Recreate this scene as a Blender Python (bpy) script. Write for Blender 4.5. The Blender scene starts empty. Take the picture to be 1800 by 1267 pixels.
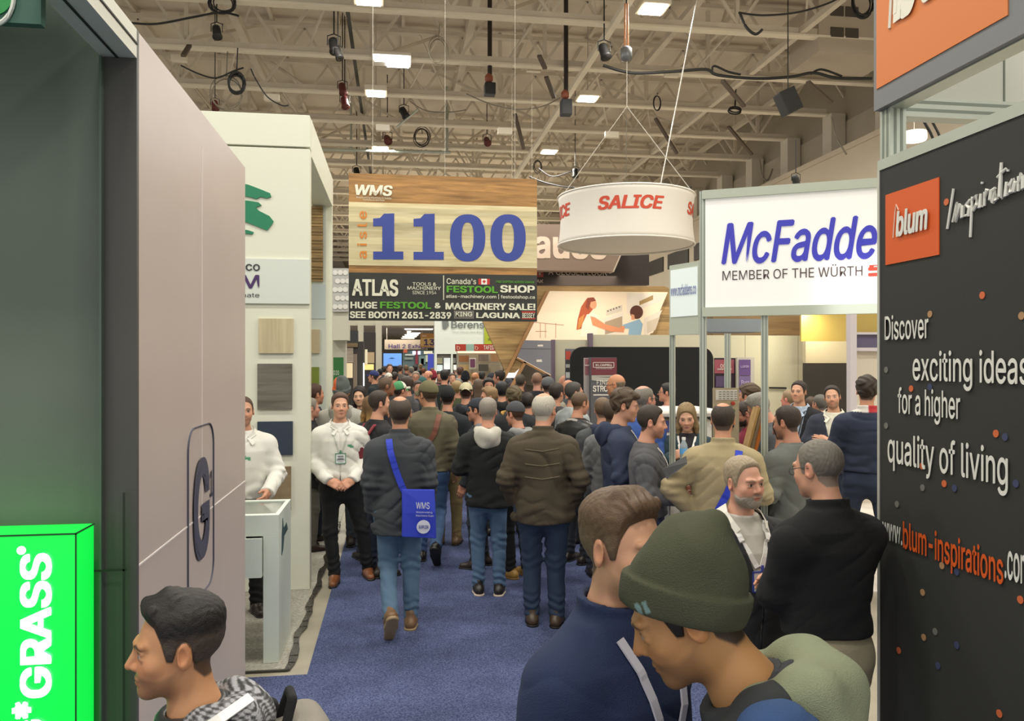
import bpy, math, random
import numpy as np
from mathutils import Vector, Matrix
random.seed(7)
SC = bpy.context.scene
COL = SC.collection

# ---------------------------------------------------------------- camera, world, lights, exposure
YAW = math.radians(8.21)
SN, CN = math.sin(YAW), math.cos(YAW)
FPX, CAMZ, CX, CY = 1400.0, 2.05, 900.0, 633.5
cd = bpy.data.cameras.new('camera'); cam = bpy.data.objects.new('camera', cd); COL.objects.link(cam)
cd.sensor_width = 36; cd.lens = FPX / 1800 * 36; cd.clip_end = 300; cd.clip_start = 0.05
cam.location = (0, 0, CAMZ); cam.rotation_euler = (math.pi/2, 0, -YAW)
SC.camera = cam
wd = bpy.data.worlds.new('ambient_fill'); SC.world = wd; wd.use_nodes = True
wd.node_tree.nodes['Background'].inputs[0].default_value = (1.0, 0.96, 0.89, 1)
wd.node_tree.nodes['Background'].inputs[1].default_value = 0.95  # even ambient fill added through the open hall sides, lifts the ceiling
SC.view_settings.view_transform = 'Standard'; SC.view_settings.look = 'None'
SC.view_settings.gamma = 1; SC.view_settings.exposure = 0.09; SC.view_settings.use_curve_mapping = False
SC.cycles.use_denoising = True
SC.cycles.max_bounces = 8; SC.cycles.diffuse_bounces = 5; SC.cycles.glossy_bounces = 2
SC.cycles.transmission_bounces = 4; SC.cycles.sample_clamp_indirect = 4
LAMP_W = 215.0        # power of each high-bay lamp
LAMP_COL = (1.0, 0.972, 0.88)

# ---------------------------------------------------------------- picture-to-place helpers
def W(px, py, d):
    u = (px-CX)/FPX*d; v = (CY-py)/FPX*d
    return Vector((u*CN+d*SN, -u*SN+d*CN, CAMZ+v))
def onX(px, py, X): return W(px, py, X/(((px-CX)/FPX)*CN+SN))
def onY(px, py, Y): return W(px, py, Y/(CN-((px-CX)/FPX)*SN))
def onZ(px, py, z): return W(px, py, (z-CAMZ)*FPX/(CY-py))

# ---------------------------------------------------------------- materials
def lin(c):
    if isinstance(c, str):
        c = tuple(int(c[i:i+2], 16)/255 for i in (0, 2, 4))
    return tuple((x/12.92 if x <= 0.04045 else ((x+0.055)/1.055)**2.4) for x in c[:3])
_M = {}
def mat(name, c, rough=0.6, var=0.0, vscale=8.0, bump=0.0, bscale=60.0, metal=0.0, emit=0.0, ecol=None, stretch=None, spec=0.5, c2=None, coat=0.0, alpha=1.0, trans=0.0):
    if name in _M: return _M[name]
    m = bpy.data.materials.new(name); m.use_nodes = True; _M[name] = m
    nt = m.node_tree; b = nt.nodes['Principled BSDF']
    L = lin(c)
    b.inputs['Base Color'].default_value = (*L, 1); b.inputs['Roughness'].default_value = rough
    b.inputs['Metallic'].default_value = metal; b.inputs['Specular IOR Level'].default_value = spec
    b.inputs['Coat Weight'].default_value = coat; b.inputs['Alpha'].default_value = alpha
    b.inputs['Transmission Weight'].default_value = trans
    if emit > 0:
        b.inputs['Emission Color'].default_value = (*(lin(ecol) if ecol else L), 1); b.inputs['Emission Strength'].default_value = emit
    tc = nt.nodes.new('ShaderNodeTexCoord'); mp = nt.nodes.new('ShaderNodeMapping')
    nt.links.new(tc.outputs['Object'], mp.inputs[0])
    if stretch: mp.inputs['Scale'].default_value = stretch
    if var > 0 or c2:
        n = nt.nodes.new('ShaderNodeTexNoise'); n.inputs['Scale'].default_value = vscale; n.inputs['Detail'].default_value = 6
        nt.links.new(mp.outputs[0], n.inputs['Vector'])
        r = nt.nodes.new('ShaderNodeValToRGB'); nt.links.new(n.outputs['Fac'], r.inputs[0])
        r.color_ramp.elements[0].position = 0.36; r.color_ramp.elements[1].position = 0.64
        if c2: A, B = L, lin(c2)
        else: A = tuple(x*(1-var) for x in L); B = tuple(min(1, x*(1+var)) for x in L)
        r.color_ramp.elements[0].color = (*A, 1); r.color_ramp.elements[1].color = (*B, 1)
        nt.links.new(r.outputs[0], b.inputs['Base Color'])
    if bump > 0:
        n2 = nt.nodes.new('ShaderNodeTexNoise'); n2.inputs['Scale'].default_value = bscale; n2.inputs['Detail'].default_value = 5
        nt.links.new(mp.outputs[0], n2.inputs['Vector'])
        bp = nt.nodes.new('ShaderNodeBump'); bp.inputs['Strength'].default_value = min(1, bump); bp.inputs['Distance'].default_value = 0.01
        nt.links.new(n2.outputs['Fac'], bp.inputs['Height']); nt.links.new(bp.outputs[0], b.inputs['Normal'])
    return m
def attr_mat(name, rough=0.5, bump=0.0, bscale=200):
    if name in _M: return _M[name]
    m = mat(name, 'ffffff', rough, bump=bump, bscale=bscale); nt = m.node_tree
    a = nt.nodes.new('ShaderNodeAttribute'); a.attribute_name = 'Col'
    nt.links.new(a.outputs['Color'], nt.nodes['Principled BSDF'].inputs['Base Color'])
    return m
def wood(name, c1, c2, axis=0, scale=1.0, planks=0.0, paxis=2, rough=0.5):
    """wood grain running along an object axis; optional planks stacked along paxis (metres)"""
    if name in _M: return _M[name]
    m = mat(name, c1, rough); nt = m.node_tree; b = nt.nodes['Principled BSDF']
    mp = [n for n in nt.nodes if n.type == 'MAPPING'][0]; s = [9.0*scale]*3; s[axis] = 0.7*scale; mp.inputs['Scale'].default_value = s
    n = nt.nodes.new('ShaderNodeTexNoise'); n.inputs['Scale'].default_value = 2.2; n.inputs['Detail'].default_value = 8; n.inputs['Distortion'].default_value = 0.6
    nt.links.new(mp.outputs[0], n.inputs['Vector'])
    r = nt.nodes.new('ShaderNodeValToRGB'); nt.links.new(n.outputs['Fac'], r.inputs[0])
    r.color_ramp.elements[0].position = 0.3; r.color_ramp.elements[1].position = 0.7
    r.color_ramp.elements[0].color = (*lin(c1), 1); r.color_ramp.elements[1].color = (*lin(c2), 1)
    out = r.outputs[0]
    if planks > 0:
        tc = [q for q in nt.nodes if q.type == 'TEX_COORD'][0]
        sp = nt.nodes.new('ShaderNodeSeparateXYZ'); nt.links.new(tc.outputs['Object'], sp.inputs[0])
        d = nt.nodes.new('ShaderNodeMath'); d.operation = 'DIVIDE'; d.inputs[1].default_value = planks; nt.links.new(sp.outputs[paxis], d.inputs[0])
        f = nt.nodes.new('ShaderNodeMath'); f.operation = 'FLOOR'; nt.links.new(d.outputs[0], f.inputs[0])
        wn = nt.nodes.new('ShaderNodeTexWhiteNoise'); wn.noise_dimensions = '1D'; nt.links.new(f.outputs[0], wn.inputs['W'])
        mr = nt.nodes.new('ShaderNodeMapRange'); mr.inputs[3].default_value = 0.68; mr.inputs[4].default_value = 1.18; nt.links.new(wn.outputs['Value'], mr.inputs[0])
        mx = nt.nodes.new('ShaderNodeVectorMath'); mx.operation = 'SCALE'; nt.links.new(out, mx.inputs[0]); nt.links.new(mr.outputs[0], mx.inputs['Scale']); out = mx.outputs[0]
    nt.links.new(out, b.inputs['Base Color'])
    return m

# ---------------------------------------------------------------- mesh building
LOC = {}
class MB:
    def __init__(s): s.v = []; s.f = []; s.m = []; s.mi = 0
    def add(s, vs, fs):
        o = len(s.v); s.v += [tuple(v) for v in vs]; s.f += [tuple(i+o for i in f) for f in fs]; s.m += [s.mi]*len(fs); return s
    def box(s, x0, x1, y0, y1, z0, z1):
        x0, x1 = sorted((x0, x1)); y0, y1 = sorted((y0, y1)); z0, z1 = sorted((z0, z1))
        return s.add([(x0,y0,z0),(x1,y0,z0),(x1,y1,z0),(x0,y1,z0),(x0,y0,z1),(x1,y0,z1),(x1,y1,z1),(x0,y1,z1)],
                     [(0,3,2,1),(4,5,6,7),(0,1,5,4),(1,2,6,5),(2,3,7,6),(3,0,4,7)])
    def bar(s, a, b, w, h=None, up=(0,0,1)):
        a, b = Vector(a), Vector(b); h = h or w; t = (b-a).normalized(); u = Vector(up)
        if abs(t.dot(u)) > 0.98: u = Vector((0,1,0))
        x = t.cross(u).normalized()*w/2; y = x.cross(t).normalized()*h/2
        return s.add([a-x-y, a+x-y, a+x+y, a-x+y, b-x-y, b+x-y, b+x+y, b-x+y],
                     [(0,1,2,3),(7,6,5,4),(0,4,5,1),(1,5,6,2),(2,6,7,3),(3,7,4,0)])
    def prism(s, pts, vec):
        n = len(pts); P = [Vector(p) for p in pts]; V = Vector(vec)
        return s.add(P+[p+V for p in P], [tuple(range(n))[::-1], tuple(range(n, 2*n))]+[(i, (i+1) % n, (i+1) % n+n, i+n) for i in range(n)])
    def tube(s, pts, r, n=8):
        P = [Vector(p) for p in pts]; rs = r if isinstance(r, (list, tuple)) else [r]*len(P); vs = []; fs = []
        for i, p in enumerate(P):
            t = (P[min(i+1, len(P)-1)]-P[max(i-1, 0)]).normalized()
            u = Vector((0,0,1)) if abs(t.z) < 0.9 else Vector((0,1,0))
            x = t.cross(u).normalized(); y = x.cross(t)
            vs += [p+(x*math.cos(a)+y*math.sin(a))*rs[i] for a in [2*math.pi*k/n for k in range(n)]]
        for i in range(len(P)-1):
            for k in range(n): fs.append((i*n+k, i*n+(k+1) % n, (i+1)*n+(k+1) % n, (i+1)*n+k))
        fs += [tuple(range(n)), tuple(range((len(P)-1)*n, len(P)*n))[::-1]]
        return s.add(vs, fs)
    def lathe(s, c, prof, n=24, axis=(0,0,1)):
        c = Vector(c); a = Vector(axis).normalized(); u = Vector((0,0,1)) if abs(a.z) < 0.9 else Vector((1,0,0))
        x = a.cross(u).normalized(); y = a.cross(x); vs = []; fs = []
        for (r, z) in prof: vs += [c+a*z+(x*math.cos(t)+y*math.sin(t))*r for t in [2*math.pi*k/n for k in range(n)]]
        for i in range(len(prof)-1):
            for k in range(n): fs.append((i*n+k, i*n+(k+1) % n, (i+1)*n+(k+1) % n, (i+1)*n+k))
        if prof[0][0] > 1e-6: fs.append(tuple(range(n))[::-1])
        if prof[-1][0] > 1e-6: fs.append(tuple(range((len(prof)-1)*n, len(prof)*n)))
        return s.add(vs, fs)
    def build(s, name, mats, parent=None, smooth=False, bevel=0.0, loc=None):
        me = bpy.data.meshes.new(name); mats = mats if isinstance(mats, (list, tuple)) else [mats]
        V = np.array(s.v, float)
        if parent is not None: off = np.array(LOC[parent.name]); 
        else: off = np.array(loc if loc is not None else ((V[:,0].min()+V[:,0].max())/2, (V[:,1].min()+V[:,1].max())/2, V[:,2].min()))
        me.from_pydata((V-off).tolist(), [], s.f)
        for m in mats: me.materials.append(m)
        me.polygons.foreach_set('material_index', s.m)
        if smooth: me.polygons.foreach_set('use_smooth', [True]*len(s.f))
        me.update()
        o = bpy.data.objects.new(name, me); COL.objects.link(o)
        if parent is not None: o.parent = parent
        else: o.location = off
        LOC[o.name] = tuple(off)
        if bevel > 0:
            b = o.modifiers.new('edge', 'BEVEL'); b.width = bevel; b.segments = 2; b.limit_method = 'ANGLE'
        return o
def thing(name, loc, label, cat, group=None):
    o = bpy.data.objects.new(name, None); COL.objects.link(o); o.location = loc; LOC[o.name] = tuple(loc); o.empty_display_size = 0.1
    return tag(o, label, cat, group)
def tag(o, label, cat, group=None):
    o['label'] = label; o['category'] = cat
    if group: o['group'] = group
    return o
def struct(o, label, cat='structure'):
    o['kind'] = 'structure'; o['label'] = label; o['category'] = cat; return o

# ---------------------------------------------------------------- lettering
try: SANS = bpy.data.fonts.load(bpy.utils.system_resource('DATAFILES', path='fonts')+'/Inter.woff2')   # Blender's own interface font
except Exception: SANS = None
def glyphs(body, bold=0.0, shear=0.0, spacing=1.0, align='LEFT'):
    c = bpy.data.curves.new('lettering', 'FONT'); c.body = body; c.size = 1; c.offset = 0.0
    if SANS: c.font = SANS
    c.shear = shear
    c.space_character = spacing; c.align_x = align; c.resolution_u = 4; c.space_line = 1.0
    o = bpy.data.objects.new('lettering', c); COL.objects.link(o)
    dg = bpy.context.evaluated_depsgraph_get(); me = bpy.data.meshes.new_from_object(o.evaluated_get(dg))
    V = np.zeros(len(me.vertices)*3); me.vertices.foreach_get('co', V); V = V.reshape(-1, 3)
    F = [tuple(p.vertices) for p in me.polygons]
    bpy.data.objects.remove(o); bpy.data.curves.remove(c); bpy.data.meshes.remove(me)
    if bold > 0 and len(V):   # heavier strokes: the outline repeated with small shifts
        k = min(bold, .05)*.62; sh = [(0, 0), (-k, 0), (k, 0), (0, k*.6), (0, -k*.6)]+([(-k, -k*.6), (k, k*.6), (-k, k*.6), (k, -k*.6)] if bold > .03 else [])
        V = np.concatenate([V+np.array([a, b, .0004*j]) for j, (a, b) in enumerate(sh)]); n0 = len(V)//len(sh); F = [tuple(i+j*n0 for i in f) for j in range(len(sh)) for f in F]
    V[:, 0] -= V[:, 0].min(); V[:, 1] -= V[:, 1].min(); V /= np.array([max(V[:, 0].max(), 1e-6), max(V[:, 1].max(), 1e-6), 1])
    return V, F
def letter(body, o, r, u, w, h, m, parent, bold=0.0, shear=0.0, spacing=1.0, lift=0.004, name='lettering', warp=None, thick=0.002):
    """text filling the box of width w and height h from corner o along unit vectors r (right) and u (up), raised by a thin thickness"""
    V, F = glyphs(body, bold, shear, spacing)
    o, r, u = Vector(o), Vector(r).normalized(), Vector(u).normalized(); n = r.cross(u).normalized()
    b = MB(); O, R, U, N = [np.array(x) for x in (o, r, u, n)]
    P = O+np.outer(V[:, 0]*w, R)+np.outer(V[:, 1]*h, U)+N*lift+np.outer(V[:, 2], N)
    if warp: P = warp(V[:, 0]*w, V[:, 1]*h)
    b.add(P.tolist(), F)
    ob = b.build(name, m, parent)
    return ob
def letterY(body, x0, y0, x1, y1, Y, m, parent, **k):
    """text on a board facing the camera at aisle distance Y, inside picture box (x0,y0)-(x1,y1)"""
    a = onY(x0, y1, Y); b = onY(x1, y1, Y); t = onY(x0, y0, Y)
    return letter(body, a, (1,0,0), (0,0,1), b.x-a.x, t.z-a.z, m, parent, **k)
# ---------------------------------------------------------------- smooth solid modelling: distance fields meshed into continuous skins
f32 = np.float32
def A3(*x): return np.array(x, f32)
def rc(a, b, r1, r2=None):
    a = np.array(a, f32); b = np.array(b, f32); r2 = r1 if r2 is None else r2; ba = b-a; L = float(ba@ba)+1e-9
    def f(P):
        q = P-a; t = np.clip(q@ba/L, 0, 1); q = q-t[:, None]*ba
        return np.sqrt((q*q).sum(1))-(r1+t*(r2-r1))
    return f
def el(c, r, R=None):
    c = np.array(c, f32); r = np.array(r, f32)
    def f(P):
        q = P-c
        if R is not None: q = q@np.array(R, f32)
        k0 = np.sqrt(((q/r)**2).sum(1))+1e-6; k1 = np.sqrt(((q/(r*r))**2).sum(1))+1e-6
        return k0*(k0-1)/k1
    return f
def rbox(c, h, r, R=None):
    c = np.array(c, f32); h = np.array(h, f32)-r
    def f(P):
        q = P-c
        if R is not None: q = q@np.array(R, f32)
        q = np.abs(q)-h
        return np.sqrt((np.maximum(q, 0)**2).sum(1))+np.minimum(q.max(1), 0)-r
    return f
def tubez(zs, rx, ry, cy, cx=None):
    zs = np.array(zs, f32)
    def f(P):
        z = P[:, 2]; a = np.interp(z, zs, rx); b = np.interp(z, zs, ry); c = np.interp(z, zs, cy)
        x0 = 0 if cx is None else np.interp(z, zs, cx)
        k = np.sqrt(((P[:, 0]-x0)/a)**2+((P[:, 1]-c)/b)**2)
        return np.maximum(np.maximum((k-1)*np.minimum(a, b)*0.9, z-zs[-1]), zs[0]-z).astype(f32)
    return f
def smin(a, b, k):
    if k <= 0: return np.minimum(a, b)
    h = np.maximum(k-np.abs(a-b), 0)/k
    return np.minimum(a, b)-h*h*k*0.25
def smax(a, b, k): return -smin(-a, -b, k)
def U(items):
    """smooth union of (field, k)"""
    def f(P):
        d = items[0][0](P)
        for g, k in items[1:]: d = smin(d, g(P), k)
        return d
    return f
def xf(f, R, o):
    """field f given in a local frame with rotation R (columns are axes) and origin o"""
    R = np.array(R, f32); o = np.array(o, f32)
    return lambda P: f((P-o)@R)
def rot(ax, deg):
    return np.array(Matrix.Rotation(math.radians(deg), 3, ax), f32)
def wave(P, s, amp, ph=0.0):
    x, y, z = P[:, 0]*s, P[:, 1]*s, P[:, 2]*s
    return amp*(np.sin(x*1.1+y*0.7+2.0*np.sin(z*0.55+ph)+ph)*0.5+np.sin(z*0.9-x*0.6+1.7*np.sin(y*0.8+x*0.5+2*ph))*0.5)
def crease(P, s, amp, ph=0.0):
    x, y, z = P[:, 0], P[:, 1], P[:, 2]; q = math.sin(ph*5)
    u = (z*.8+x*.55*q+y*.3)*s+1.9*np.sin((x*.8-z*.45+y*.5)*s*.42+ph)+.8*np.sin((y*1.1+z*.4-x*.3)*s*.7+ph*2)
    m = np.clip(.15+.9*np.sin((x*1.2+1.1*z+y*.7)*8+ph*3), 0, 1)
    return amp*m*(1-np.abs(np.sin(u)))**2.2
def polygonize(f, lo, hi, h):
    lo = np.array(lo, f32); hi = np.array(hi, f32); k = 4
    nb = np.maximum(1, np.ceil((hi-lo)/(h*k)).astype(int)); n = nb*k
    bc = np.stack(np.meshgrid(*[lo[i]+(np.arange(nb[i])*k+(k-1)/2)*h for i in range(3)], indexing='ij'), -1).reshape(-1, 3).astype(f32)
    fc = f(bc).astype(f32)
    act = np.abs(fc) < h*k*1.35
    F = np.repeat(np.repeat(np.repeat(fc.reshape(nb), k, 0), k, 1), k, 2)
    ia = np.argwhere(act.reshape(nb))
    off = np.stack(np.meshgrid(*[np.arange(k)]*3, indexing='ij'), -1).reshape(-1, 3)
    idx = (ia[:, None, :]*k+off[None]).reshape(-1, 3)
    v = np.empty(len(idx), f32)
    for s in range(0, len(idx), 400000): v[s:s+400000] = f((lo+idx[s:s+400000]*h).astype(f32))
    F[idx[:, 0], idx[:, 1], idx[:, 2]] = v
    F[0], F[-1], F[:, 0], F[:, -1], F[:, :, 0], F[:, :, -1] = [np.maximum(q, 1e-4) for q in (F[0], F[-1], F[:, 0], F[:, -1], F[:, :, 0], F[:, :, -1])]
    S = F < 0
    C = [(i, j, l) for i in (0, 1) for j in (0, 1) for l in (0, 1)]
    sl = lambda M, c: M[c[0]:n[0]-1+c[0], c[1]:n[1]-1+c[1], c[2]:n[2]-1+c[2]]
    cnt = sum(sl(S, c).astype(np.int8) for c in C)
    cells = np.argwhere((cnt > 0) & (cnt < 8))
    if len(cells) == 0: return np.zeros((0, 3), f32), np.zeros((0, 4), int)
    cid = -np.ones(tuple(n-1), np.int32); cid[cells[:, 0], cells[:, 1], cells[:, 2]] = np.arange(len(cells))
    val = np.stack([F[cells[:, 0]+c[0], cells[:, 1]+c[1], cells[:, 2]+c[2]] for c in C], 1)
    pos = np.zeros((len(cells), 3), f32); num = np.zeros(len(cells), f32); Cn = np.array(C, f32)
    for a in range(8):
        for b in range(a+1, 8):
            if sum(abs(C[a][i]-C[b][i]) for i in range(3)) != 1: continue
            va, vb = val[:, a], val[:, b]; m = (va < 0) != (vb < 0)
            t = np.where(m, va/(va-vb+1e-12), 0)
            pos += np.where(m[:, None], Cn[a]+t[:, None]*(Cn[b]-Cn[a]), 0); num += m
    V = lo+(cells+pos/num[:, None])*h
    Q = []
    for ax in range(3):
        d = [0, 0, 0]; d[ax] = 1
        s0 = S[:n[0]-d[0], :n[1]-d[1], :n[2]-d[2]]; s1 = S[d[0]:, d[1]:, d[2]:]
        e = np.argwhere(s0 != s1); b, c = (ax+1) % 3, (ax+2) % 3
        ok = (e[:, b] > 0) & (e[:, c] > 0) & (e[:, b] < n[b]-1) & (e[:, c] < n[c]-1); e = e[ok]
        ins = S[e[:, 0], e[:, 1], e[:, 2]]
        def g(db, dc):
            q = e.copy(); q[:, b] += db; q[:, c] += dc; return cid[q[:, 0], q[:, 1], q[:, 2]]
        q = np.stack([g(-1, -1), g(0, -1), g(0, 0), g(-1, 0)], 1)
        q[~ins] = q[~ins][:, ::-1]; Q.append(q)
    Q = np.concatenate(Q); Q = Q[(Q >= 0).all(1)]
    return V.astype(f32), Q
def np_mesh(name, V, Q, m, parent=None, cols=None, off=(0, 0, 0), smooth=True):
    me = bpy.data.meshes.new(name); nv, nq = len(V), len(Q)
    me.vertices.add(nv); me.vertices.foreach_set('co', (V-np.array(off)).astype(f32).ravel())
    k = Q.shape[1] if nq else 4
    me.loops.add(nq*k); me.loops.foreach_set('vertex_index', Q.astype(np.int32).ravel())
    me.polygons.add(nq); me.polygons.foreach_set('loop_start', np.arange(0, nq*k, k, dtype=np.int32))
    me.polygons.foreach_set('use_smooth', np.full(nq, smooth))
    me.update(calc_edges=True); me.validate()
    for x in (m if isinstance(m, (list, tuple)) else [m]): me.materials.append(x)
    if cols is not None:
        a = me.color_attributes.new('Col', 'FLOAT_COLOR', 'POINT')
        a.data.foreach_set('color', np.concatenate([cols, np.ones((nv, 1))], 1).astype(f32).ravel())
    o = bpy.data.objects.new(name, me); COL.objects.link(o)
    if parent is not None: o.parent = parent
    else: o.location = off
    LOC[o.name] = tuple(off)
    return o
# ---------------------------------------------------------------- people
SKIN = attr_mat('skin', 0.55); CLOTH = attr_mat('woven_cloth', 0.9, 0.25, 260); KNIT = attr_mat('knitted_cloth', 0.95, 0.5, 420)
LEATHER = attr_mat('smooth_leather', 0.38, 0.1, 120); HAIRM = attr_mat('hair_strands', 0.62, 0.3, 300); DENIM = attr_mat('denim_cloth', 0.9, 0.3, 380)
def head_field(o, lod):
    jw = o.get('jaw', 1.0); fat = o.get('fat', 0.0); ns = o.get('nose', 1.0)
    it = [(el((0, -.014, .030), (.0745, .0955, .085)), 0),
          (el((0, .022, -.030), (.061+fat*.006, .070, .080)), .03),
          (el((0, .026, -.068), (.051*jw+fat*.010, .056, .040+fat*.006)), .03),
          (el((0, .072, -.098), (.024*jw, .019, .018)), .028)]
    if lod < 2:
        it += [(rc((-.034, .079, .017), (.034, .079, .017), .0105), .02),
               (rc((-.043, .060, -.028), (-.030, .066, -.036), .019), .025), (rc((.043, .060, -.028), (.030, .066, -.036), .019), .025)]
    base = U(it)
    def f(P):
        d = base(P)
        if lod < 2:
            for s in (-1, 1): d = smax(d, -el((s*.0315, .0985, .001), (.0175, .0155, .0125))(P), .014)
            for s in (-1, 1): d = smin(d, el((s*.0315, .0745, .0005), (.0150, .0145, .0125))(P), .004)
            if lod < 1:
                for s in (-1, 1):
                    d = smin(d, rc((s*.019, .0865, .0060), (s*.045, .081, .0055), .0040)(P), .006)
                    d = smin(d, rc((s*.020, .0865, -.0075), (s*.044, .081, -.0075), .0034)(P), .008)
                    d = smin(d, rc((s*.012, .0935, .020), (s*.046, .080, .0235), .0050)(P), .010)
        d = smin(d, rc((0, .087, .012), (0, .087+.0205*ns, -.029), .0065, .0110)(P), .012)
        if lod < 2:
            for s in (-1, 1): d = smin(d, el((s*.0125, .0935, -.0335), (.0085, .011, .0075))(P), .008)
            d = smin(d, el((0, .0880, -.0610), (.023, .0100, .0060))(P), .008)
            d = smin(d, el((0, .0865, -.0720), (.019, .0100, .0065))(P), .007)
            if lod < 1:
                d = smax(d, -rc((-.021, .0985, -.0665), (.021, .0985, -.0665), .0022)(P), .004)
                for s in (-1, 1): d = smax(d, -rc((s*.0065, .100, -.0425), (s*.0065, .100, -.036), .0028)(P), .003)
        for s in (-1, 1):
            R = rot('Z', s*-22)
            e = el((s*.0775, -.010, -.008), (.0085, .0190, .0320), R)(P)
            if lod < 2: e = smax(e, -el((s*.0865, -.004, -.004), (.0085, .0105, .0190), R)(P), .006)
            d = smin(d, e, .010)
        return d
    return f
def hairline(P, style, rec=0.0):
    y = P[:, 1]
    if style == 'long': zm = np.interp(y, [-.12, -.02, .0, .03, .055, .075, .11], [-.4, -.4, -.25, -.12, .02, .070, .086])
    else: zm = np.interp(y, [-.12, -.055, -.032, -.024, .004, .016, .030, .040, .052, .072, .11], [-.082, -.078, -.05, .010, .014, -.022, -.022, .020, .052, .068, .080])
    return P[:, 2]-zm-rec*np.clip((y-.02)/.03, 0, 1)
def hair_field(o, lod):
    st = o.get('hair', 'short')
    core = U([(el((0, -.014, .030), (.0745, .0955, .085)), 0), (el((0, .018, -.030), (.062, .066, .080)), .03)])
    T = {'short': (.007, .014), 'buzz': (.003, .004), 'balding': (.007, .004), 'fade': (.0035, .020), 'quiff': (.006, .020), 'messy': (.014, .024), 'long': (.008, .013), 'thick': (.012, .022)}.get(st, (.007, .013))
    def f(P):
        x, y, z = P[:, 0], P[:, 1], P[:, 2]
        s = np.clip((z-.025)/.07, 0, 1); s = s*s*(3-2*s)
        t = T[0]+(T[1]-T[0])*s
        d = core(P)
        if lod < 2:
            a = .0009 if st not in ('messy', 'thick', 'long') else .0022
            if st == 'buzz': a = .0008
            w = np.sin(x*390+4*np.sin(y*37+z*23)+3*np.sin(z*61-y*80))*.45+np.sin(z*270+x*210+3.5*np.sin(y*71+x*40))*.35+np.sin(y*310-x*150+3*np.sin(z*66))*.35
            if st == 'long': w = np.sin(np.arctan2(x, y+.01)*38+3*np.sin(z*22)+z*10)
            t = t+a*w
            if st in ('messy', 'thick'): t = t+.005*np.sin(x*75+y*60+np.sin(z*60)*2)
        t = np.minimum(t, .006) if o.get('hat') else t; hl0 = hairline(P, st, o.get('rec', 0)); h = d+.0015-(t+.0015)*(np.clip(hl0/.024, 0, 1)**.6 if st != 'long' else 1)
        if st in ('quiff', 'fade'):
            q = U([(rc((-.036, .052, .100), (.038, .058, .102), .017), 0), (rc((-.03, .01, .112), (.03, .01, .114), .022), .03)])(P)
            if lod < 2: q = q+.003*np.sin(x*240+3*np.sin(y*60)+2*np.sin(z*90))
            h = smin(h, q, .02)
        if st == 'messy': h = smin(h, el((0, .060, .082), (.060, .042, .026))(P), .02)
        hl = hl0*.75
        if st == 'messy': hl = hl+.018*np.clip(y/.05, 0, 1)
        h = smax(h, -hl, .006)
        if st == 'balding': h = smax(h, -el((0, -.02, .125), (.052, .085, .05))(P), .008)
        if st == 'bald': h = smax(h, P[:, 2]-.028, .006); h = smax(h, P[:, 1]-.02, .01)
        if st == 'long':
            ln = o.get('hlen', .30)
            c = U([(rc((.060, -.016, .02), (.080, .000, -.10), .024, .024), 0), (rc((.080, .000, -.10), (.078, .022, -ln), .025, .015), .02),
                   (rc((-.060, -.016, .02), (-.080, .000, -.10), .024, .024), .02), (rc((-.080, .000, -.10), (-.078, .022, -ln), .025, .015), .02),
                   (rc((0, -.07, 0), (0, -.085, -.15), .065, .06), .04), (rc((0, -.085, -.15), (0, -.085, -ln-.02), .06, .03), .03)])(P)
            if lod < 2: c = c+.0025*np.sin(np.arctan2(x, y+.01)*38+3*np.sin(z*22)+z*10)
            h = smin(h, c, .02)
            h = smax(h, -el((0, .085, -.025), (.060, .085, .088))(P), .012)
        if st == 'pony':
            h = smin(h, U([(rc((0, -.10, .03), (0, -.15, -.06), .03, .035), 0), (rc((0, -.15, -.06), (.0, -.12, -.30), .035, .02), .02)])(P), .015)
        return h
    return f
def beanie_field(o):
    tall = o.get('tall', 1.0); RB = rot('X', o.get('brot', 0)); pv = A3(0, -.014, .03)
    core = U([(el((0, -.014, .030), (.088, .109, .098)), 0), (el((0, -.035, .085), (.070, .080, .070*tall)), .05), (rc((0, -.045, .12), (0, -.085, .120+.030*tall), .048, .022), .06)])
    def f(P):
        P = ((P-pv)@RB)+pv
        z0 = P[:, 2]-(-.008+.36*(P[:, 1]+.01))
        d = core(P)+wave(P, 55, .0018)-.002*np.sin(P[:, 0]*42+P[:, 2]*30+1)*np.clip(z0/.1, 0, 1)
        fold = np.maximum(d-.009, z0-.058)
        fold = fold-.0015
        return smax(smin(d, fold, .004), -z0, .006)
    return f
def cap_field(o):
    s = -1 if o.get('back') else 1
    core = el((0, -.014, .032), (.0875, .1085, .100))
    def f(P):
        x, y, z = P[:, 0], P[:, 1]*s, P[:, 2]; yy = P[:, 1]
        d = smax(core(P), -(z-(.030+.25*(yy if s > 0 else -yy*0.4))), .006)
        br = np.maximum(np.sqrt((x/.074)**2+((y-.075)/.095)**2)*.074-.074, np.abs(z-(.046-.9*x*x/.1+.10*(y-.09)-1.2*np.clip(y-.10, 0, 1)**2))-.0045)
        br = np.maximum(br, -(y-.05))
        return smin(d, br, .008)
    return f
PALM = 0
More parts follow.
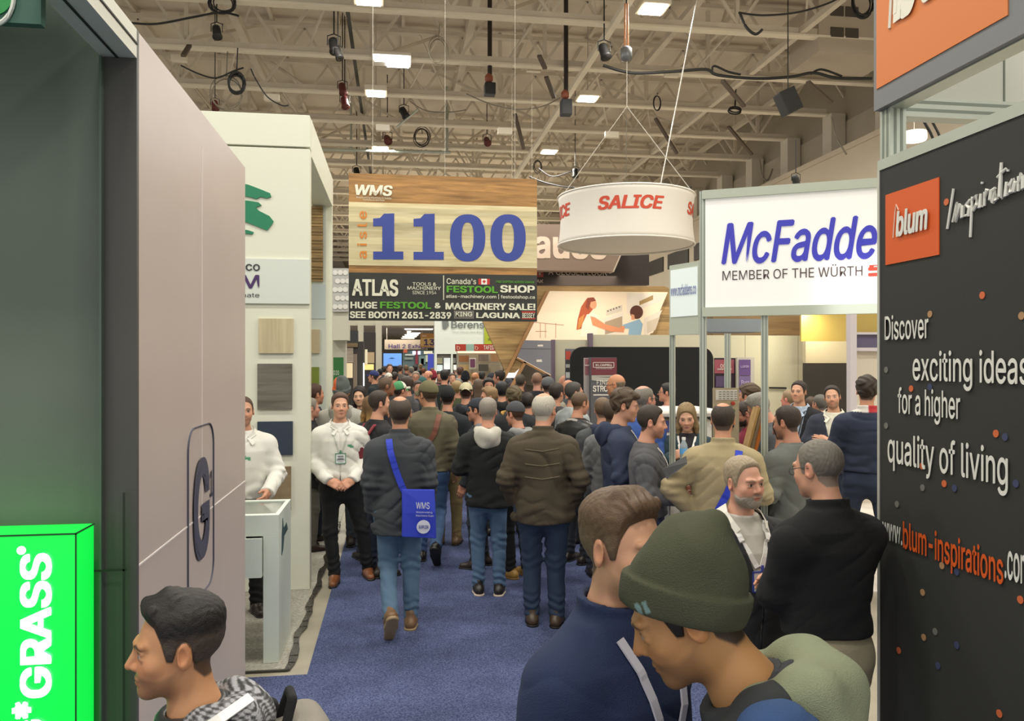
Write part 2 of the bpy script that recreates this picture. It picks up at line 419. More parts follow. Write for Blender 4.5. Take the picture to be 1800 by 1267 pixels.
def hand_field(sg, curl, lod, thumb=0.4, spread=1.0):
    it = [(rbox((0, .048, 0), (.041, .050, .0145), .013), 0), (rc((0, -.03, 0), (0, .02, 0), .026, .028), .02)]
    X = [.031, .0105, -.0105, -.030]; Ln = [.072, .080, .074, .058]
    for i in range(4):
        p = np.array([X[i]*sg, .094-.006*abs(i-1.2), 0.0]); a = 0.0; c = curl[i] if isinstance(curl, (list, tuple)) else curl
        for j, (fr, w) in enumerate(((.45, .55), (.31, 1.0), (.24, .75))):
            a += c*w; dx = X[i]*sg*1.2*spread*(1-min(1, a/1.5))
            q = p+Ln[i]*fr*np.array([dx*1.0, math.cos(a), -math.sin(a)])
            r = .0098-.0008*i*(i == 3)-.0010*j
            it.append((rc(p, q, r, r-.0007), .007 if j == 0 else .003)); p = q
    t0 = np.array([.032*sg, .018, -.006]); t1 = t0+np.array([.024*sg*(1.2-thumb), .034, -.012-.018*thumb]); t2 = t1+np.array([(.012-.026*thumb)*sg, .032, -.010-.014*thumb])
    it += [(rc(t0, t1, .0145, .0118), .014), (rc(t1, t2, .0112, .0095), .004)]
    return U(it)
ARMS = {'down': ((.252, -.045, 1.14), (.262, .045, .905)), 'pocket': ((.285, -.09, 1.14), (.235, .05, .95)), 'front': ((.275, -.02, 1.16), (.105, .20, .985)),
        'cross': ((.265, .06, 1.17), (-.03, .215, 1.20)), 'hold': ((.265, -.03, 1.15), (.17, .235, 1.12)), 'fwd': ((.28, .02, 1.15), (.27, .20, .98)), 'backw': ((.28, -.13, 1.15), (.29, -.12, .91)),
        'hips': ((.36, -.06, 1.18), (.20, .0, 1.02)), 'up': ((.27, .05, 1.16), (.12, .22, 1.30)), 'desk': ((.27, .05, 1.15), (.16, .30, 1.03))}
LEGS = {'stand': ((.10, .015, .50), (.105, -.02, .09), 0), 'wide': ((.15, .02, .50), (.185, -.01, .09), 0), 'fwd': ((.09, .17, .51), (.085, .22, .09), 0), 'mid': ((.09, .04, .50), (.085, .0, .09), 0),
        'trail': ((.09, .05, .49), (.08, -.30, .20), 50), 'trail2': ((.09, -.02, .49), (.085, -.24, .11), 12)}
def lod_res(d): return (min(.0125, max(.0026, d*.00095)), min(.024, max(.0052, d*.0015 if d < 8.5 else d*.0021)))
PEOPLE = {}
def person(label, px, top, d, face, sk='c89878', hc='3a2c22', hair='short', hat=None, hatc='333333', head=(0, 0, 0), lean=0, bulk=1.0, jk='2c2e32', hem=.86, collar='stand', colc=None,
           pants='2b3346', shoe='2a211c', sole=None, arms=('down', 'down'), legs=('stand', 'stand'), inner=None, vopen=0.0, jm=None, pm=None, beard=None, stub=None, brow=None, hands='LR', hz=None, hdir=None, curl=.45,
           glasses=None, paint=None, ho=None, tilt=0, sleeve=None, group=None, hoodc=None, H=None, name='person', foldamp=1.0, cuffc=None, lip=None, twist=0, hatpaint=None, belly=0.0, noinner=False, headscale=1.0, side=0, pos=None, shirt=None, nofeet=False):
    ho = dict(ho or {}); ho['hair'] = hair; ho.setdefault('rec', .008); ho['hat'] = hat
    lod = 0 if d < 4 else (1 if d < 9.6 else 2); rh, rcl = lod_res(d); seed = (px*7+top*13) % 97/10
    # posed frames (1.78 m figure)
    piv = A3(0, 0, .97); RT = rot('Z', twist)@rot('X', -lean)@rot('Y', side)
    tor = lambda p: piv+RT@(np.array(p, f32)-piv)
    hy, hp, hr = head; RH = RT@rot('Z', -hy)@rot('X', hp)@rot('Y', hr)*1.0
    J = tor((0, -.012, 1.545)); HO = J+RH@A3(0, .022, .118)
    crown = HO+RH@A3(0, -.02, .115)
    ztop = CAMZ-(top-CY)/FPX*d
    tt = {'beanie': .045, 'cap': .012}.get(hat, .006 if hair in ('bald', 'buzz') else .016)
    sc = (H or (ztop-tt))/crown[2]
    u = (px-CX)/FPX*d; vw = np.array([u, d])/math.hypot(u, d); th = math.radians(face)
    fc = np.array([vw[0]*math.cos(th)+vw[1]*math.sin(th), vw[1]*math.cos(th)-vw[0]*math.sin(th)])
    fw = np.array([fc[0]*CN+fc[1]*SN, -fc[0]*SN+fc[1]*CN, 0]); rt = np.array([fw[1], -fw[0], 0])
    B = np.stack([rt, fw, [0, 0, 1]], 1)*sc
    hw = np.array(W(px, CY, d)); off = B@np.array([HO[0], HO[1], 0]); loc = np.array([hw[0]-off[0], hw[1]-off[1], 0.0])
    world = lambda V: V@B.T+loc
    hl2p = lambda V: V@RH.T*headscale+HO
    # ---- fields
    L = np.array; parts = []
    nb = RH.T@(tor((0, -.03, 1.44))-HO)
    hf = head_field(ho, lod)
    sh = [tor((s*.150, -.02, 1.40)) for s in (-1, 1)]
    nk = U([(rc((0, -.018, -.045), RH.T@(tor((0, -.022, 1.49))-HO), .052, .056), 0), (rc(RH.T@(tor((0, -.022, 1.49))-HO), nb, .056, .075), .04)])
    hfull = lambda P: smin(hf(P), nk(P), .022)
    V, Q = polygonize(hfull, (-.125, -.15, -.30), (.125, .135, .14), rh)
    Sk = np.array(lin(sk)); Hc = np.array(lin(hc)); cols = np.tile(Sk, (len(V), 1))
    def mixc(w, c): 
        w = np.clip(w, 0, 1)[:, None]; cols[:] = cols*(1-w)+np.array(c)*w
    x, y, z = V.T; ax = np.abs(x)
    if lod < 2 or True:
        rosy = Sk*np.array([1.05, .80, .76])
        mixc(.55*np.exp(-(((ax-.042)/.02)**2+((z+.03)/.02)**2))*(y > .03), rosy); mixc(.6*np.exp(-((x/.014)**2+((z+.03)/.013)**2))*(y > .09), rosy); mixc(.5*(ax > .078), rosy)
        if hair != 'bald': mixc(np.clip((hairline(V, hair, ho.get('rec', 0))+.002)/.007, 0, 1)*(.9 if hair in ('buzz', 'fade') else 1)*(ax < .0785), Hc*(.75 if hair != 'buzz' else 1)+Sk*.06)
        if hair == 'balding': mixc(np.clip(1-el((0, -.02, .125), (.052, .085, .05))(V)/-.006, 0, 1)*0, Sk); mixc(1.0*(el((0, -.02, .125), (.055, .088, .055))(V) < 0), Sk)
        if stub or beard:
            w = np.clip((np.interp(y, [-.01, .02, .05, .08], [-.02, -.045, -.055, -.048])-z)/.012, 0, 1)*np.clip((y+.004)/.03, 0, 1)*np.clip((z+.135)/.02, 0, 1)
            w = np.maximum(w, np.clip(1.3*np.exp(-((x/.027)**4+((z+.0515)/.0055)**4)), 0, 1)*(y > .075))*(1-np.exp(-((x/.018)**2+((z+.066)/.0075)**2)))
            if beard: mixc(w*.92, lin(beard))
            else: mixc(w*.42, lin(stub))
        lc = np.array(lin(lip)) if lip else Sk*np.array([.86, .58, .56])
        mixc(.85*np.exp(-((x/.020)**4+((z+.0665)/.0105)**4))*(y > .078), lc); mixc(.8*np.exp(-((x/.019)**6+((z+.0665)/.0022)**4))*(y > .08), Sk*.25)
        bc = np.array(lin(brow)) if brow else Hc*.8
        mixc(.85*np.exp(-(((ax-.031)/.017)**6+((z-(.0225-.25*(ax-.031)**2/.01-.05*(ax-.03)))/.0048)**4))*(y > .05), bc)
        if lod < 2:
            ex, ez = (ax-.0315)/.0130, (z+.0008)/.0046
            if rh > .0045: ez = ez*.8
            m = (ex**2+ez**2 < 1)*(y > .06)
            mixc(m*1.0, (.42, .37, .33)); iris = ((ax-.0315+x*0)/.0060)**2+((z-.0005)/.0064)**2
            mixc(np.clip((1.25-iris)*3, 0, 1)*(y > .06), (.03, .018, .012))
            mixc(.8*np.exp(-(((ax-.0320)/.016)**6+((z-.0072)/.0020)**4))*(y > .06), Sk*.15)
        else: mixc(.75*np.exp(-(((ax-.0315)/.013)**4+((z)/.006)**4))*(y > .05), Sk*.12)
    HV = world(hl2p(V)); meshes = [(HV, Q, cols)]
    # ---- garment fields in the standing frame
    b = bulk
    def arm_pts(i):
        a = arms[i]; a = ARMS[a] if isinstance(a, str) else a; s = (-1, 1)[i]
        mir = lambda p: (p[0]*s, p[1], p[2])
        return [tor(mir((.180, -.02, 1.375))), tor(mir(a[0])), tor(mir(a[1]))]
    AP = [arm_pts(0), arm_pts(1)]
    def torso(gro, zlo):
        zs = [.74, .86, .97, 1.08, 1.22, 1.34, 1.42, 1.47, 1.51, 1.55]
        rx = [.185, .186, .178, .170, .182, .190, .165, .105, .066, .060]; ry = [.125, .128, .122, .118, .128, .128, .105, .078, .064, .060]
        cy = [0, 0, 0, 0, 0, -.008, -.016, -.020, -.020, -.018]
        bb = [b, b, b, b, b, 1+(b-1)*.8, 1+(b-1)*.5, 1, 1, 1]
        rxs = [r*q+gro for r, q in zip(rx, bb)]; rys = [r*q+gro+belly*math.exp(-((zz-1.08)/.14)**2)*.5 for r, q, zz in zip(ry, bb, zs)]
        cys = [c+belly*math.exp(-((zz-1.08)/.14)**2)*.5 for c, zz in zip(cy, zs)]
        t = tubez(zs, rxs, rys, cys); return lambda P: t((P-piv)@RT+piv)
    def zloc(P): return ((P-piv)@RT+piv)
    def top_field(gro, zhem, col, arm=True, fold=1.0, rw=(.060, .052, .043), zneck=1.50):
        t = torso(gro, zhem); its = [(t, 0)]
        for i in (0, 1):
            S0, E, Wr = AP[i]; g = gro*.6; k = 1+(b-1)*.5
            its += [(rc(tor(((-1, 1)[i]*.100, -.02, 1.415)), S0, .052*k+g, .061*k+g), .06)]
            if arm: its += [(rc(S0, E, rw[0]*k+g+.006, rw[1]*k+g), .05), (rc(E, Wr, rw[1]*k+g, rw[2]*k+g), .025)]
        base = U(its)
        def f(P):
            d = base(P); Z = zloc(P)
            if fold > 0:
                d = d+wave(P, 17, .0032*fold, seed)+crease(P, 24, .0085*fold, seed)+crease(P*A3(1, 1, .8), 43, .0045*fold, seed*2+1)
                for i in (0, 1):
                    e = np.exp(-((P-AP[i][1])**2).sum(1)/.012); dirv = AP[i][2]-AP[i][0]; dirv = dirv/np.linalg.norm(dirv)
                    d = d+e*.005*fold*np.sin((P@dirv.astype(f32))*95+seed)
                w = np.exp(-((Z[:, 2]-zhem-.07)/.09)**2); d = d+w*.0028*fold*np.sin(Z[:, 2]*55+2.5*np.sin(Z[:, 0]*14+seed))
            d = smax(d, zhem-Z[:, 2]+.006*np.sin(Z[:, 0]*15+seed), .010)
            d = smax(d, Z[:, 2]-zneck, .008)
            d = smax(d, .0-(np.sqrt((Z[:, 0]/.062)**2+((Z[:, 1]+.02)/.066)**2)-1)*.06-100*(Z[:, 2] < 1.435), .006)
            if arm:
                for i in (0, 1):
                    E, Wr = AP[i][1], AP[i][2]; ax_ = (Wr-E)/np.linalg.norm(Wr-E); q = P-Wr
                    near = ((q*q).sum(1) < .012); d = np.where(near, np.maximum(d, q@ax_-.012), d)
            if col == 'stand': 
                c = np.maximum(np.abs(np.sqrt((Z[:, 0]/.072)**2+((Z[:, 1]+.018)/.076)**2)-1)*.07-.009, np.abs(Z[:, 2]-1.505-.10*(-Z[:, 1]-.02))-.034); d = smin(d, c, .02)
            elif col == 'low':
                c = np.maximum(np.abs(np.sqrt((Z[:, 0]/.070)**2+((Z[:, 1]+.015)/.074)**2)-1)*.07-.008, np.abs(Z[:, 2]-1.485-.12*(-Z[:, 1]-.02))-.024); d = smin(d, c, .015)
            return d
        return f
    body = None
    def garment(nm, fld, lo, hi, color, m, res, par, paintf=None):
        V, Q = polygonize(fld, lo, hi, res)
        if len(V) == 0: return None
        c = np.tile(np.array(lin(color)), (len(V), 1))
        if paintf: paintf(zloc(V), c)
        return np_mesh(nm, world(V), Q, m, par, c, loc)
    allp = np.array(AP[0]+AP[1]+[HO]); lo = np.minimum(allp.min(0)-.12, [-.30, -.26, .60]); hi = np.maximum(allp.max(0)+.12, [.30, .26, .7])
    # ---- body: head with neck, hands, and the trunk and limbs under the clothes, one mesh
    for i, ch in enumerate('LR'):
        if ch not in hands or d > 9: continue
        E, Wr = AP[i][1], AP[i][2]; sg = (1, -1)[i]
        fd = (Wr-E)/np.linalg.norm(Wr-E); nrm = A3((-1, 1)[i], -.1, .1)
        cu = curl
        if hdir and hdir[i]: fd, nrm = np.array(hdir[i][0], f32), np.array(hdir[i][1], f32); cu = hdir[i][2] if len(hdir[i]) > 2 else curl; fd = RT@fd; nrm = RT@nrm
        fd = fd/np.linalg.norm(fd); nrm = nrm-fd*(nrm@fd); nrm /= np.linalg.norm(nrm); R = np.stack([np.cross(fd, nrm), fd, nrm], 1)
        V, Q = polygonize(hand_field(sg, cu, lod), (-.085, -.06, -.10), (.085, .20, .06), min(.0065, max(.0032, d*.0009)))
        c = np.tile(Sk*A3(1.0, .93, .9), (len(V), 1)); meshes.append((world(V@R.T+Wr), Q, c))
    if not noinner and d < 9.5:
        t_ = torso(-.035, .8); t = lambda P: np.maximum(t_(P), .90-zloc(P)[:, 2]); its = [(t, 0), (rc(tor((0, -.02, 1.40)), tor((0, -.02, 1.50)), .07, .05), .03)]
        for i in (0, 1):
            S0, E, Wr = AP[i]; its += [(rc(S0, E, .040, .036), .04), (rc(E, Wr, .036, .026), .02)]
            kn, an, pt = LEGS[legs[i]] if isinstance(legs[i], str) else legs[i]; s = (-1, 1)[i]
            its += [(rc((s*.09, 0, .93), (kn[0]*s, kn[1], kn[2]), .07, .045), .05), (rc((kn[0]*s, kn[1], kn[2]), (an[0]*s, an[1], an[2]), .045, .032), .03)]
        V, Q = polygonize(U(its), (lo[0], min(lo[1], -.4), 0), (hi[0], max(hi[1], .4), hi[2]), .02)
        meshes.append((world(V), Q, np.tile(Sk, (len(V), 1))))
    o = 0; Vs, Qs, Cs = [], [], []
    for a, q, c in meshes: Vs.append(a); Qs.append(q+o); Cs.append(c); o += len(a)
    body = np_mesh(name, np.concatenate(Vs), np.concatenate(Qs), SKIN, None, np.concatenate(Cs), tuple(loc))
    tag(body, label, 'person', group)
    # ---- hair and hat
    def headpart(nm, fld, color, m, res, lo_=(-.14, -.20, -.14), hi_=(.14, .20, .20), pf=None):
        V, Q = polygonize(fld, lo_, hi_, res)
        if len(V) == 0: return None
        c = np.tile(np.array(lin(color)), (len(V), 1))
        if pf: pf(V, c)
        return np_mesh(nm, world(hl2p(V)), Q, m, body, c, loc)
    if hair != 'none':
        def hp_(V, c):
            if lod < 2: c *= (1+.10*np.sin(V[:, 0]*400+5*np.sin(V[:, 1]*60+V[:, 2]*50))+.16*(np.random.RandomState(1).rand(len(V))-.5))[:, None]
            if ho.get('tips'): 
                w = np.clip((-.03-V[:, 2])/.10, 0, 1)[:, None]; c[:] = c*(1-w)+np.array(lin(ho['tips']))*w
            if ho.get('side'):
                w = (np.clip((.045-V[:, 2])/.02, 0, 1)*.75)[:, None]; c[:] = c*(1-w)+np.array(lin(ho['side']))*w
        zl = -.16 if hair != 'long' else -.40
        if hair == 'pony': zl = -.36
        headpart('hair', hair_field(ho, lod), hc, HAIRM, rh*1.0, (-.145, -.21, zl), (.145, .145, .165), hp_)
    if beard and lod < 2:
        hfb = head_field(ho, 2)
        def bf(P):
            y, z = P[:, 1], P[:, 2]
            zt = np.interp(y, [-.01, .02, .05, .08], [-.02, -.045, -.060, -.047]); dd = hfb(P)-.0042*np.clip((zt-z)/.012, 0, 1)-.0006*np.sin(P[:, 0]*420+3*np.sin(P[:, 2]*160))+.0012
            dd = smax(dd, (z-zt)*.8, .008); dd = smax(dd, -(z+.125), .008); dd = smax(dd, -(y-.012), .01)
            return smax(dd, -el((0, .10, -.0665), (.021, .022, .0085))(P), .005)
        headpart('beard', bf, beard, HAIRM, rh)
    if hat == 'beanie': headpart('beanie', beanie_field(ho), hatc, KNIT, max(rh, .004), hi_=(.15, .2, .23), pf=hatpaint)
    if hat == 'cap': headpart('cap', cap_field(ho), hatc, CLOTH, max(rh, .004), hi_=(.15, .22, .2), pf=hatpaint)
    if glasses:
        mb = MB(); g = .0016 if d < 4 else .0022
        for s in (-1, 1):
            mb.tube([hl_ for hl_ in [world(hl2p(np.array([[s*.033+.024*math.cos(a), .101-.25*abs(s*.033+.024*math.cos(a))**2*2, -.004+.018*math.sin(a)]])))[0] for a in np.linspace(0, 2*math.pi, 15)]], g*sc, 5)
            mb.tube([world(hl2p(np.array([p])))[0] for p in ((s*.057, .094, .003), (s*.079, .02, .008), (s*.080, -.012, .002))], g*sc, 5)
        mb.tube([world(hl2p(np.array([p])))[0] for p in ((-.010, .100, .0), (0, .104, .003), (.010, .100, .0))], g*sc, 5)
        mb.build('glasses', mat('spectacle_frame_'+glasses, glasses, 0.35, metal=0.3), body)
    # ---- tops
    jm = jm or CLOTH
    jf = top_field(.022 if not shirt else .024, hem, collar, fold=foldamp)
    if vopen > 0:
        j0 = jf
        def jf_(P):
            Z = zloc(P); w = np.interp(Z[:, 2], [vopen, 1.46, 1.6], [.004, .085, .09])
            return smax(j0(P), np.minimum(w-np.abs(Z[:, 0]), Z[:, 1]-.0)*1.0, .008)
        jfu = jf_
    else: jfu = jf
    if shirt:
        sf = top_field(.006, max(.80, hem+.06), 'low', arm=False, fold=.5)
        garment('shirt', sf, lo, (hi[0], hi[1], tor((0, 0, 1.56))[2]+.04), shirt, CLOTH, rcl, body)
    garment('jacket' if hem < 1.2 else 'shirt', jfu, lo, hi, jk, jm, rcl, body, paint)
    if cuffc and d < 9:
        pass
    if hoodc:
        hz_ = ho.get('hoodz', .012)
        def hd(P):
            Z = (zloc(P)-A3(0, -.004, hz_)-A3(0, -.02, 1.47))/ho.get('hoods', 1.0)+A3(0, -.02, 1.47)
            a = U([(rc((-.090, -.035, 1.475), (-.072, -.11, 1.47), .036, .042), 0), (rc((-.062, -.11, 1.47), (0, -.155, 1.44), .042, .040), .03), (rc((0, -.155, 1.44), (.062, -.11, 1.47), .040, .042), .03),
                   (rc((.062, -.11, 1.47), (.082, -.035, 1.475), .042, .036), .03), (rc((-.082, -.035, 1.475), (-.040, .075, 1.41), .032, .020), .03), (rc((.082, -.035, 1.475), (.040, .075, 1.41), .032, .020), .03),
                   (el((0, -.128, 1.405), (.120, .042, .085)), .05)])(Z)
            a = a+wave(Z, 34, .006, seed)
            return smax(a, -np.maximum((np.sqrt((Z[:, 0]/.060)**2+((Z[:, 1]+.02)/.070)**2)-1)*.05*-1, -1)*-1*0-np.where(Z[:, 2] > 1.40, -(np.sqrt((Z[:, 0]/.060)**2+((Z[:, 1]+.015)/.066)**2)-1)*.055, -1), .01) if False else smax(a, (1-np.sqrt((Z[:, 0]/.062)**2+((Z[:, 1]+.015)/.068)**2))*.055, .01)
        garment('hood', hd, tor((0, 0, 1.40))-.24, tor((0, 0, 1.46))+.22, hoodc, KNIT, rcl*.85, body)
    # ---- trousers and shoes
    def trous():
        its = [(tubez([.755, .80, .88, .97, 1.06], [.10*b, .152*b, .174*b, .174*b, .165*b], [.07, .102*b, .120*b, .120, .112], [0, 0, -.01, -.005, 0]), 0)]; ank = []
        for i in (0, 1):
            kn, an, pt = LEGS[legs[i]] if isinstance(legs[i], str) else legs[i]; s = (-1, 1)[i]; k = 1+(b-1)*.5
            hp0 = np.array((s*.088*b, -.005, .90)); K = np.array((kn[0]*s, kn[1], kn[2])); An = np.array((an[0]*s, an[1], an[2]))
            its += [(rc(hp0, K, .092*k, .068*k), .06), (rc(K, An, .068*k, .056*k), .03)]; ank.append((K, An, pt, s))
        base = U(its)
        def f(P):
            d = base(P)+wave(P, 20, .003, seed+1)+crease(P, 30, .007, seed+2)+np.exp(-((P[:, 2]-.16)/.09)**2)*.006*np.sin(P[:, 2]*105+2*np.sin(P[:, 0]*30+P[:, 1]*20+seed))+np.exp(-((P[:, 2]-.5)/.08)**2)*.004*np.sin(P[:, 2]*90+2*np.sin(P[:, 0]*30+seed))
            for K, An, pt, s in ank:
                a_ = (An-K)/np.linalg.norm(An-K); q = P-An.astype(f32); near = (q*q).sum(1) < .014
                d = np.where(near, np.maximum(d, q@a_.astype(f32)-.018), d)
            return d
        return f, ank
    tf, ank = trous(); ap = np.array([a[1] for a in ank])
    if not nofeet:
        garment('trousers', tf, (-.32, min(-.2, ap[:, 1].min()-.12), .02), (.32, max(.2, ap[:, 1].max()+.12, ank[0][0][1]+.1, ank[1][0][1]+.1), 1.06), pants, pm or CLOTH, rcl, body)
        for K, An, pt, s in (ank if d < 15 else []):
            R = rot('Z', -s*8)@rot('X', -pt); ft = U([(rc((0, -.055, -.045), (0, .03, -.030), .042, .046), 0), (rc((0, .03, -.045), (0, .15, -.058), .046, .034), .03), (rc((0, -.02, -.02), (0, -.015, .03), .045, .042), .03)])
            cut = lambda P: smax(ft(P), -(P[:, 2]+.078), .008)
            V, Q = polygonize(cut, (-.08, -.13, -.10), (.08, .21, .08), max(.006, rcl*.6))
            so = np_mesh('shoe', world(V@R.T+An), Q, LEATHER, body, np.tile(np.array(lin(shoe)), (len(V), 1)), loc)
            if d < 9:
                sl = lambda P: np.maximum(smin(rc((0, -.055, -.07), (0, .03, -.07), .048, .048)(P), rc((0, .03, -.07), (0, .152, -.07), .05, .041)(P), .02), np.abs(P[:, 2]+.079)-.012)
                V, Q = polygonize(sl, (-.08, -.13, -.10), (.08, .22, -.05), .006)
                np_mesh('sole', world(V@R.T+An), Q, LEATHER, so, np.tile(np.array(lin(sole or '1c1917')), (len(V), 1)), loc)
    info = dict(o=body, world=world, tor=tor, jf=jfu if not shirt else (lambda P: np.minimum(jfu(P), sf(P))), RH=RH, HO=HO, hl=lambda p: world(hl2p(np.array([p], f32)))[0], loc=loc, sc=sc, B=B, AP=AP, hf=hfull, RT=RT, d=d)
    PEOPLE[label] = info
    return info
def shirt_collar(I, c, placket=True, wd=.042):
    m = attr_mat('skin') if False else mat('shirt_collar_'+c, c, .9)
    for s in (-1, 1):
        P = np.array([I['tor'](p) for p in ((s*.084, -.070, 1.520), (s*.098, -.005, 1.506), (s*.084, .060, 1.480), (s*.034, .100, 1.445), (s*.070, .128, 1.400))])
        ribbon('collar', I, P[:4], wd, m, I['o'], n=(s*.75, .55, .35)); ribbon('collar', I, P[2:], wd*.75, m, I['o'], n=(s*.2, .9, .4))
    if placket:
        ribbon('placket', I, cling(I, path((.0, .1, 1.43), (.0, .1, 1.0)), (0, -1, 0), .003), .030, m, I['o'])
def cling(I, pts, dirn, out=.004, far=.45):
    """lay points (standing frame) onto the outside of the clothes, searching along dirn"""
    res = []; dirn = np.array(dirn, f32); s = np.linspace(far, -.15, 240).astype(f32)
    for p in pts:
        q = I['tor'](p)[None]-0+np.outer(-s, I['RT']@dirn).astype(f32)
        v = I['jf'](q.astype(f32)); k = np.argmax(v < 0); k = k if v[k] < 0 else 120
        res.append(q[max(k-1, 0)]-(I['RT']@dirn)*out)
    return np.array(res)
def ribbon(name, I, P, wdt, m, parent, wdir=(1, 0, 0), thick=.0025, n=(0, 1, 0)):
    """strip of cloth through points P (person frame) of width wdt, real thickness"""
    b = MB(); k = len(P); T = np.gradient(P, axis=0); T /= np.linalg.norm(T, axis=1)[:, None]+1e-9
    N = np.tile(I['RT']@np.array(n, f32), (k, 1)); S = np.cross(T, N); S /= np.linalg.norm(S, axis=1)[:, None]+1e-9; N = np.cross(S, T)
    c = [P+S*wdt/2+N*thick, P-S*wdt/2+N*thick, P-S*wdt/2-N*thick, P+S*wdt/2-N*thick]
    Vs = I['world'](np.stack(c, 1).reshape(-1, 3)); F = []
    for i in range(k-1):
        for j in range(4): F.append((i*4+j, i*4+(j+1) % 4, (i+1)*4+(j+1) % 4, (i+1)*4+j))
    F += [(0, 1, 2, 3), tuple(4*(k-1)+j for j in (3, 2, 1, 0))]
    b.add(Vs, F); return b.build(name, m, parent)
def path(*ks, n=9):
    out = []
    for a, b in zip(ks[:-1], ks[1:]): out += [tuple(a[i]+(b[i]-a[i])*t for i in range(3)) for t in np.linspace(0, 1, n)[:-1]]
    return out+[ks[-1]]
def lanyard(I, badge_z=1.12, m=None, bm=None, wd=.018, bx=0.0, text=None, top=(.078, 1.475), badge=True, bw=.085, bh=.105, edge=None):
    par = I['o']; m = m or mat('lanyard_white', 'e4e2de', .7)
    F = (0, -1, 0); strap = None
    for s in (-1, 1):
        pts = path((s*top[0], -.03, top[1]), (s*top[0]*.80, .05, 1.40), (bx+s*.012, .1, badge_z+bh*.72)); P = cling(I, pts, F, .005)
        pr = ribbon('lanyard_strap' if badge else 'lanyard', I, P, wd, m, par)
        strap = pr if s < 0 else strap
    if badge:
        c = cling(I, [(bx, .1, badge_z)], F, .018)[0]; b = MB(); R = I['RT']
        ctr = lambda x, y, z: I['world']((c+R@A3(x, y, z))[None])[0]
        def slab(x0, x1, z0, z1, y0, y1):
            b.add([ctr(x0, y0, z0), ctr(x1, y0, z0), ctr(x1, y1, z0), ctr(x0, y1, z0), ctr(x0, y0, z1), ctr(x1, y0, z1), ctr(x1, y1, z1), ctr(x0, y1, z1)], [(0,3,2,1),(4,5,6,7),(0,1,5,4),(1,2,6,5),(2,3,7,6),(3,0,4,7)])
        slab(-bw/2, bw/2, -bh/2, bh/2, -.003, .0); bo = b.build('name_badge', mat('badge_card', 'd8dcdc', .4), par)
        b = MB(); e = .006
        slab(-bw/2-e, bw/2+e, bh/2, bh/2+e*1.3, -.004, .002); slab(-bw/2-e, bw/2+e, -bh/2-e, -bh/2, -.004, .002); slab(-bw/2-e, -bw/2, -bh/2-e, bh/2+e, -.004, .002); slab(bw/2, bw/2+e, -bh/2-e, bh/2+e, -.004, .002)
        slab(-.006, .006, bh/2+e, bh/2+.035, -.004, .003)
        b.build('badge_holder', edge or mat('badge_edge_blue', '3c4fa8', .4), bo)
        o = ctr(bw*.30, .0, bh*.16); r = Vector(ctr(-1, 0, 0)-ctr(0, 0, 0)).normalized(); up = Vector(ctr(0, 0, 1)-ctr(0, 0, 0)).normalized()
        letter('WMS', o, r, up, bw*.6*I['sc'], bh*.17*I['sc'], mat('badge_ink_navy', '2a2a55', .5), bo, bold=.02, lift=.003, thick=0)
        b = MB()
        for k, (w_, z_) in enumerate(((.30, .02), (.42, -.04), (.36, -.09), (.5, -.15), (.28, -.33))): slab(-bw*w_*.9, bw*w_*.9, bh*z_-.0022, bh*z_+.0022, .0005, .0015)
        b.build('printed_lines', mat('badge_ink_grey', '77777c', .5), bo)
    return strap
# ---------------------------------------------------------------- the hall shell
ALU = mat('brushed_aluminium', 'b9c0b6', 0.42, metal=0.55, var=.04, vscale=3)
ALUD = mat('aluminium_groove', '7f887e', 0.5, metal=0.5)
STEEL = mat('painted_roof_steel', 'cdc4b4', 0.7, var=.06, vscale=1.5)
STEELL = mat('painted_flange', 'e0d8c6', 0.65)
DECK = mat('roof_deck', 'd2c8b8', 0.85, var=.07, vscale=.6)
BLACK = mat('black_plastic', '161616', 0.5); WHITE = mat('white_lacquer', 'e3e4d6', 0.45); CABLE = mat('black_cable', '1d1b1a', 0.6)
WIRE = mat('steel_wire', 'b8b4a8', 0.4, metal=.4); GREYC = mat('grey_pvc_cable', '7d766a', .6)
b = MB().box(-22, 14, -6, 75, -.12, 0); struct(b.build('floor', mat('concrete_floor', '9b9483', .55, var=.10, vscale=2.5, bump=.1, bscale=30)), 'grey concrete hall floor under the carpets', 'floor')
carp = mat('blue_pile_carpet', '3c4569', .97, c2='687196', var=.3, vscale=95, bump=1.0, bscale=170, spec=.1)
nt = carp.node_tree; nz = nt.nodes.new('ShaderNodeTexNoise'); nz.inputs['Scale'].default_value = 3.2; nz.inputs['Detail'].default_value = 5; tcn = [q for q in nt.nodes if q.type == 'TEX_COORD'][0]; nt.links.new(tcn.outputs['Object'], nz.inputs['Vector'])
mr = nt.nodes.new('ShaderNodeMapRange'); mr.inputs[1].default_value = .3; mr.inputs[2].default_value = .7; mr.inputs[3].default_value = .82; mr.inputs[4].default_value = 1.12; nt.links.new(nz.outputs['Fac'], mr.inputs[0])
vm = nt.nodes.new('ShaderNodeVectorMath'); vm.operation = 'SCALE'; bs = nt.nodes['Principled BSDF']; src = bs.inputs['Base Color'].links[0].from_socket; nt.links.new(src, vm.inputs[0]); nt.links.new(mr.outputs[0], vm.inputs['Scale']); nt.links.new(vm.outputs[0], bs.inputs['Base Color'])
c0 = onZ(540, 1187, 0); XA = c0.x; YA = c0.y
b = MB(); b.prism([(-9, -5, 0), (2.35, -5, 0), (2.35, 62, 0), (XA, 62, 0), (XA, YA, 0), (-9, YA, 0)], (0, 0, .008))
tag(b.build('carpet', carp), 'blue cut pile carpet running down the whole aisle', 'carpet')
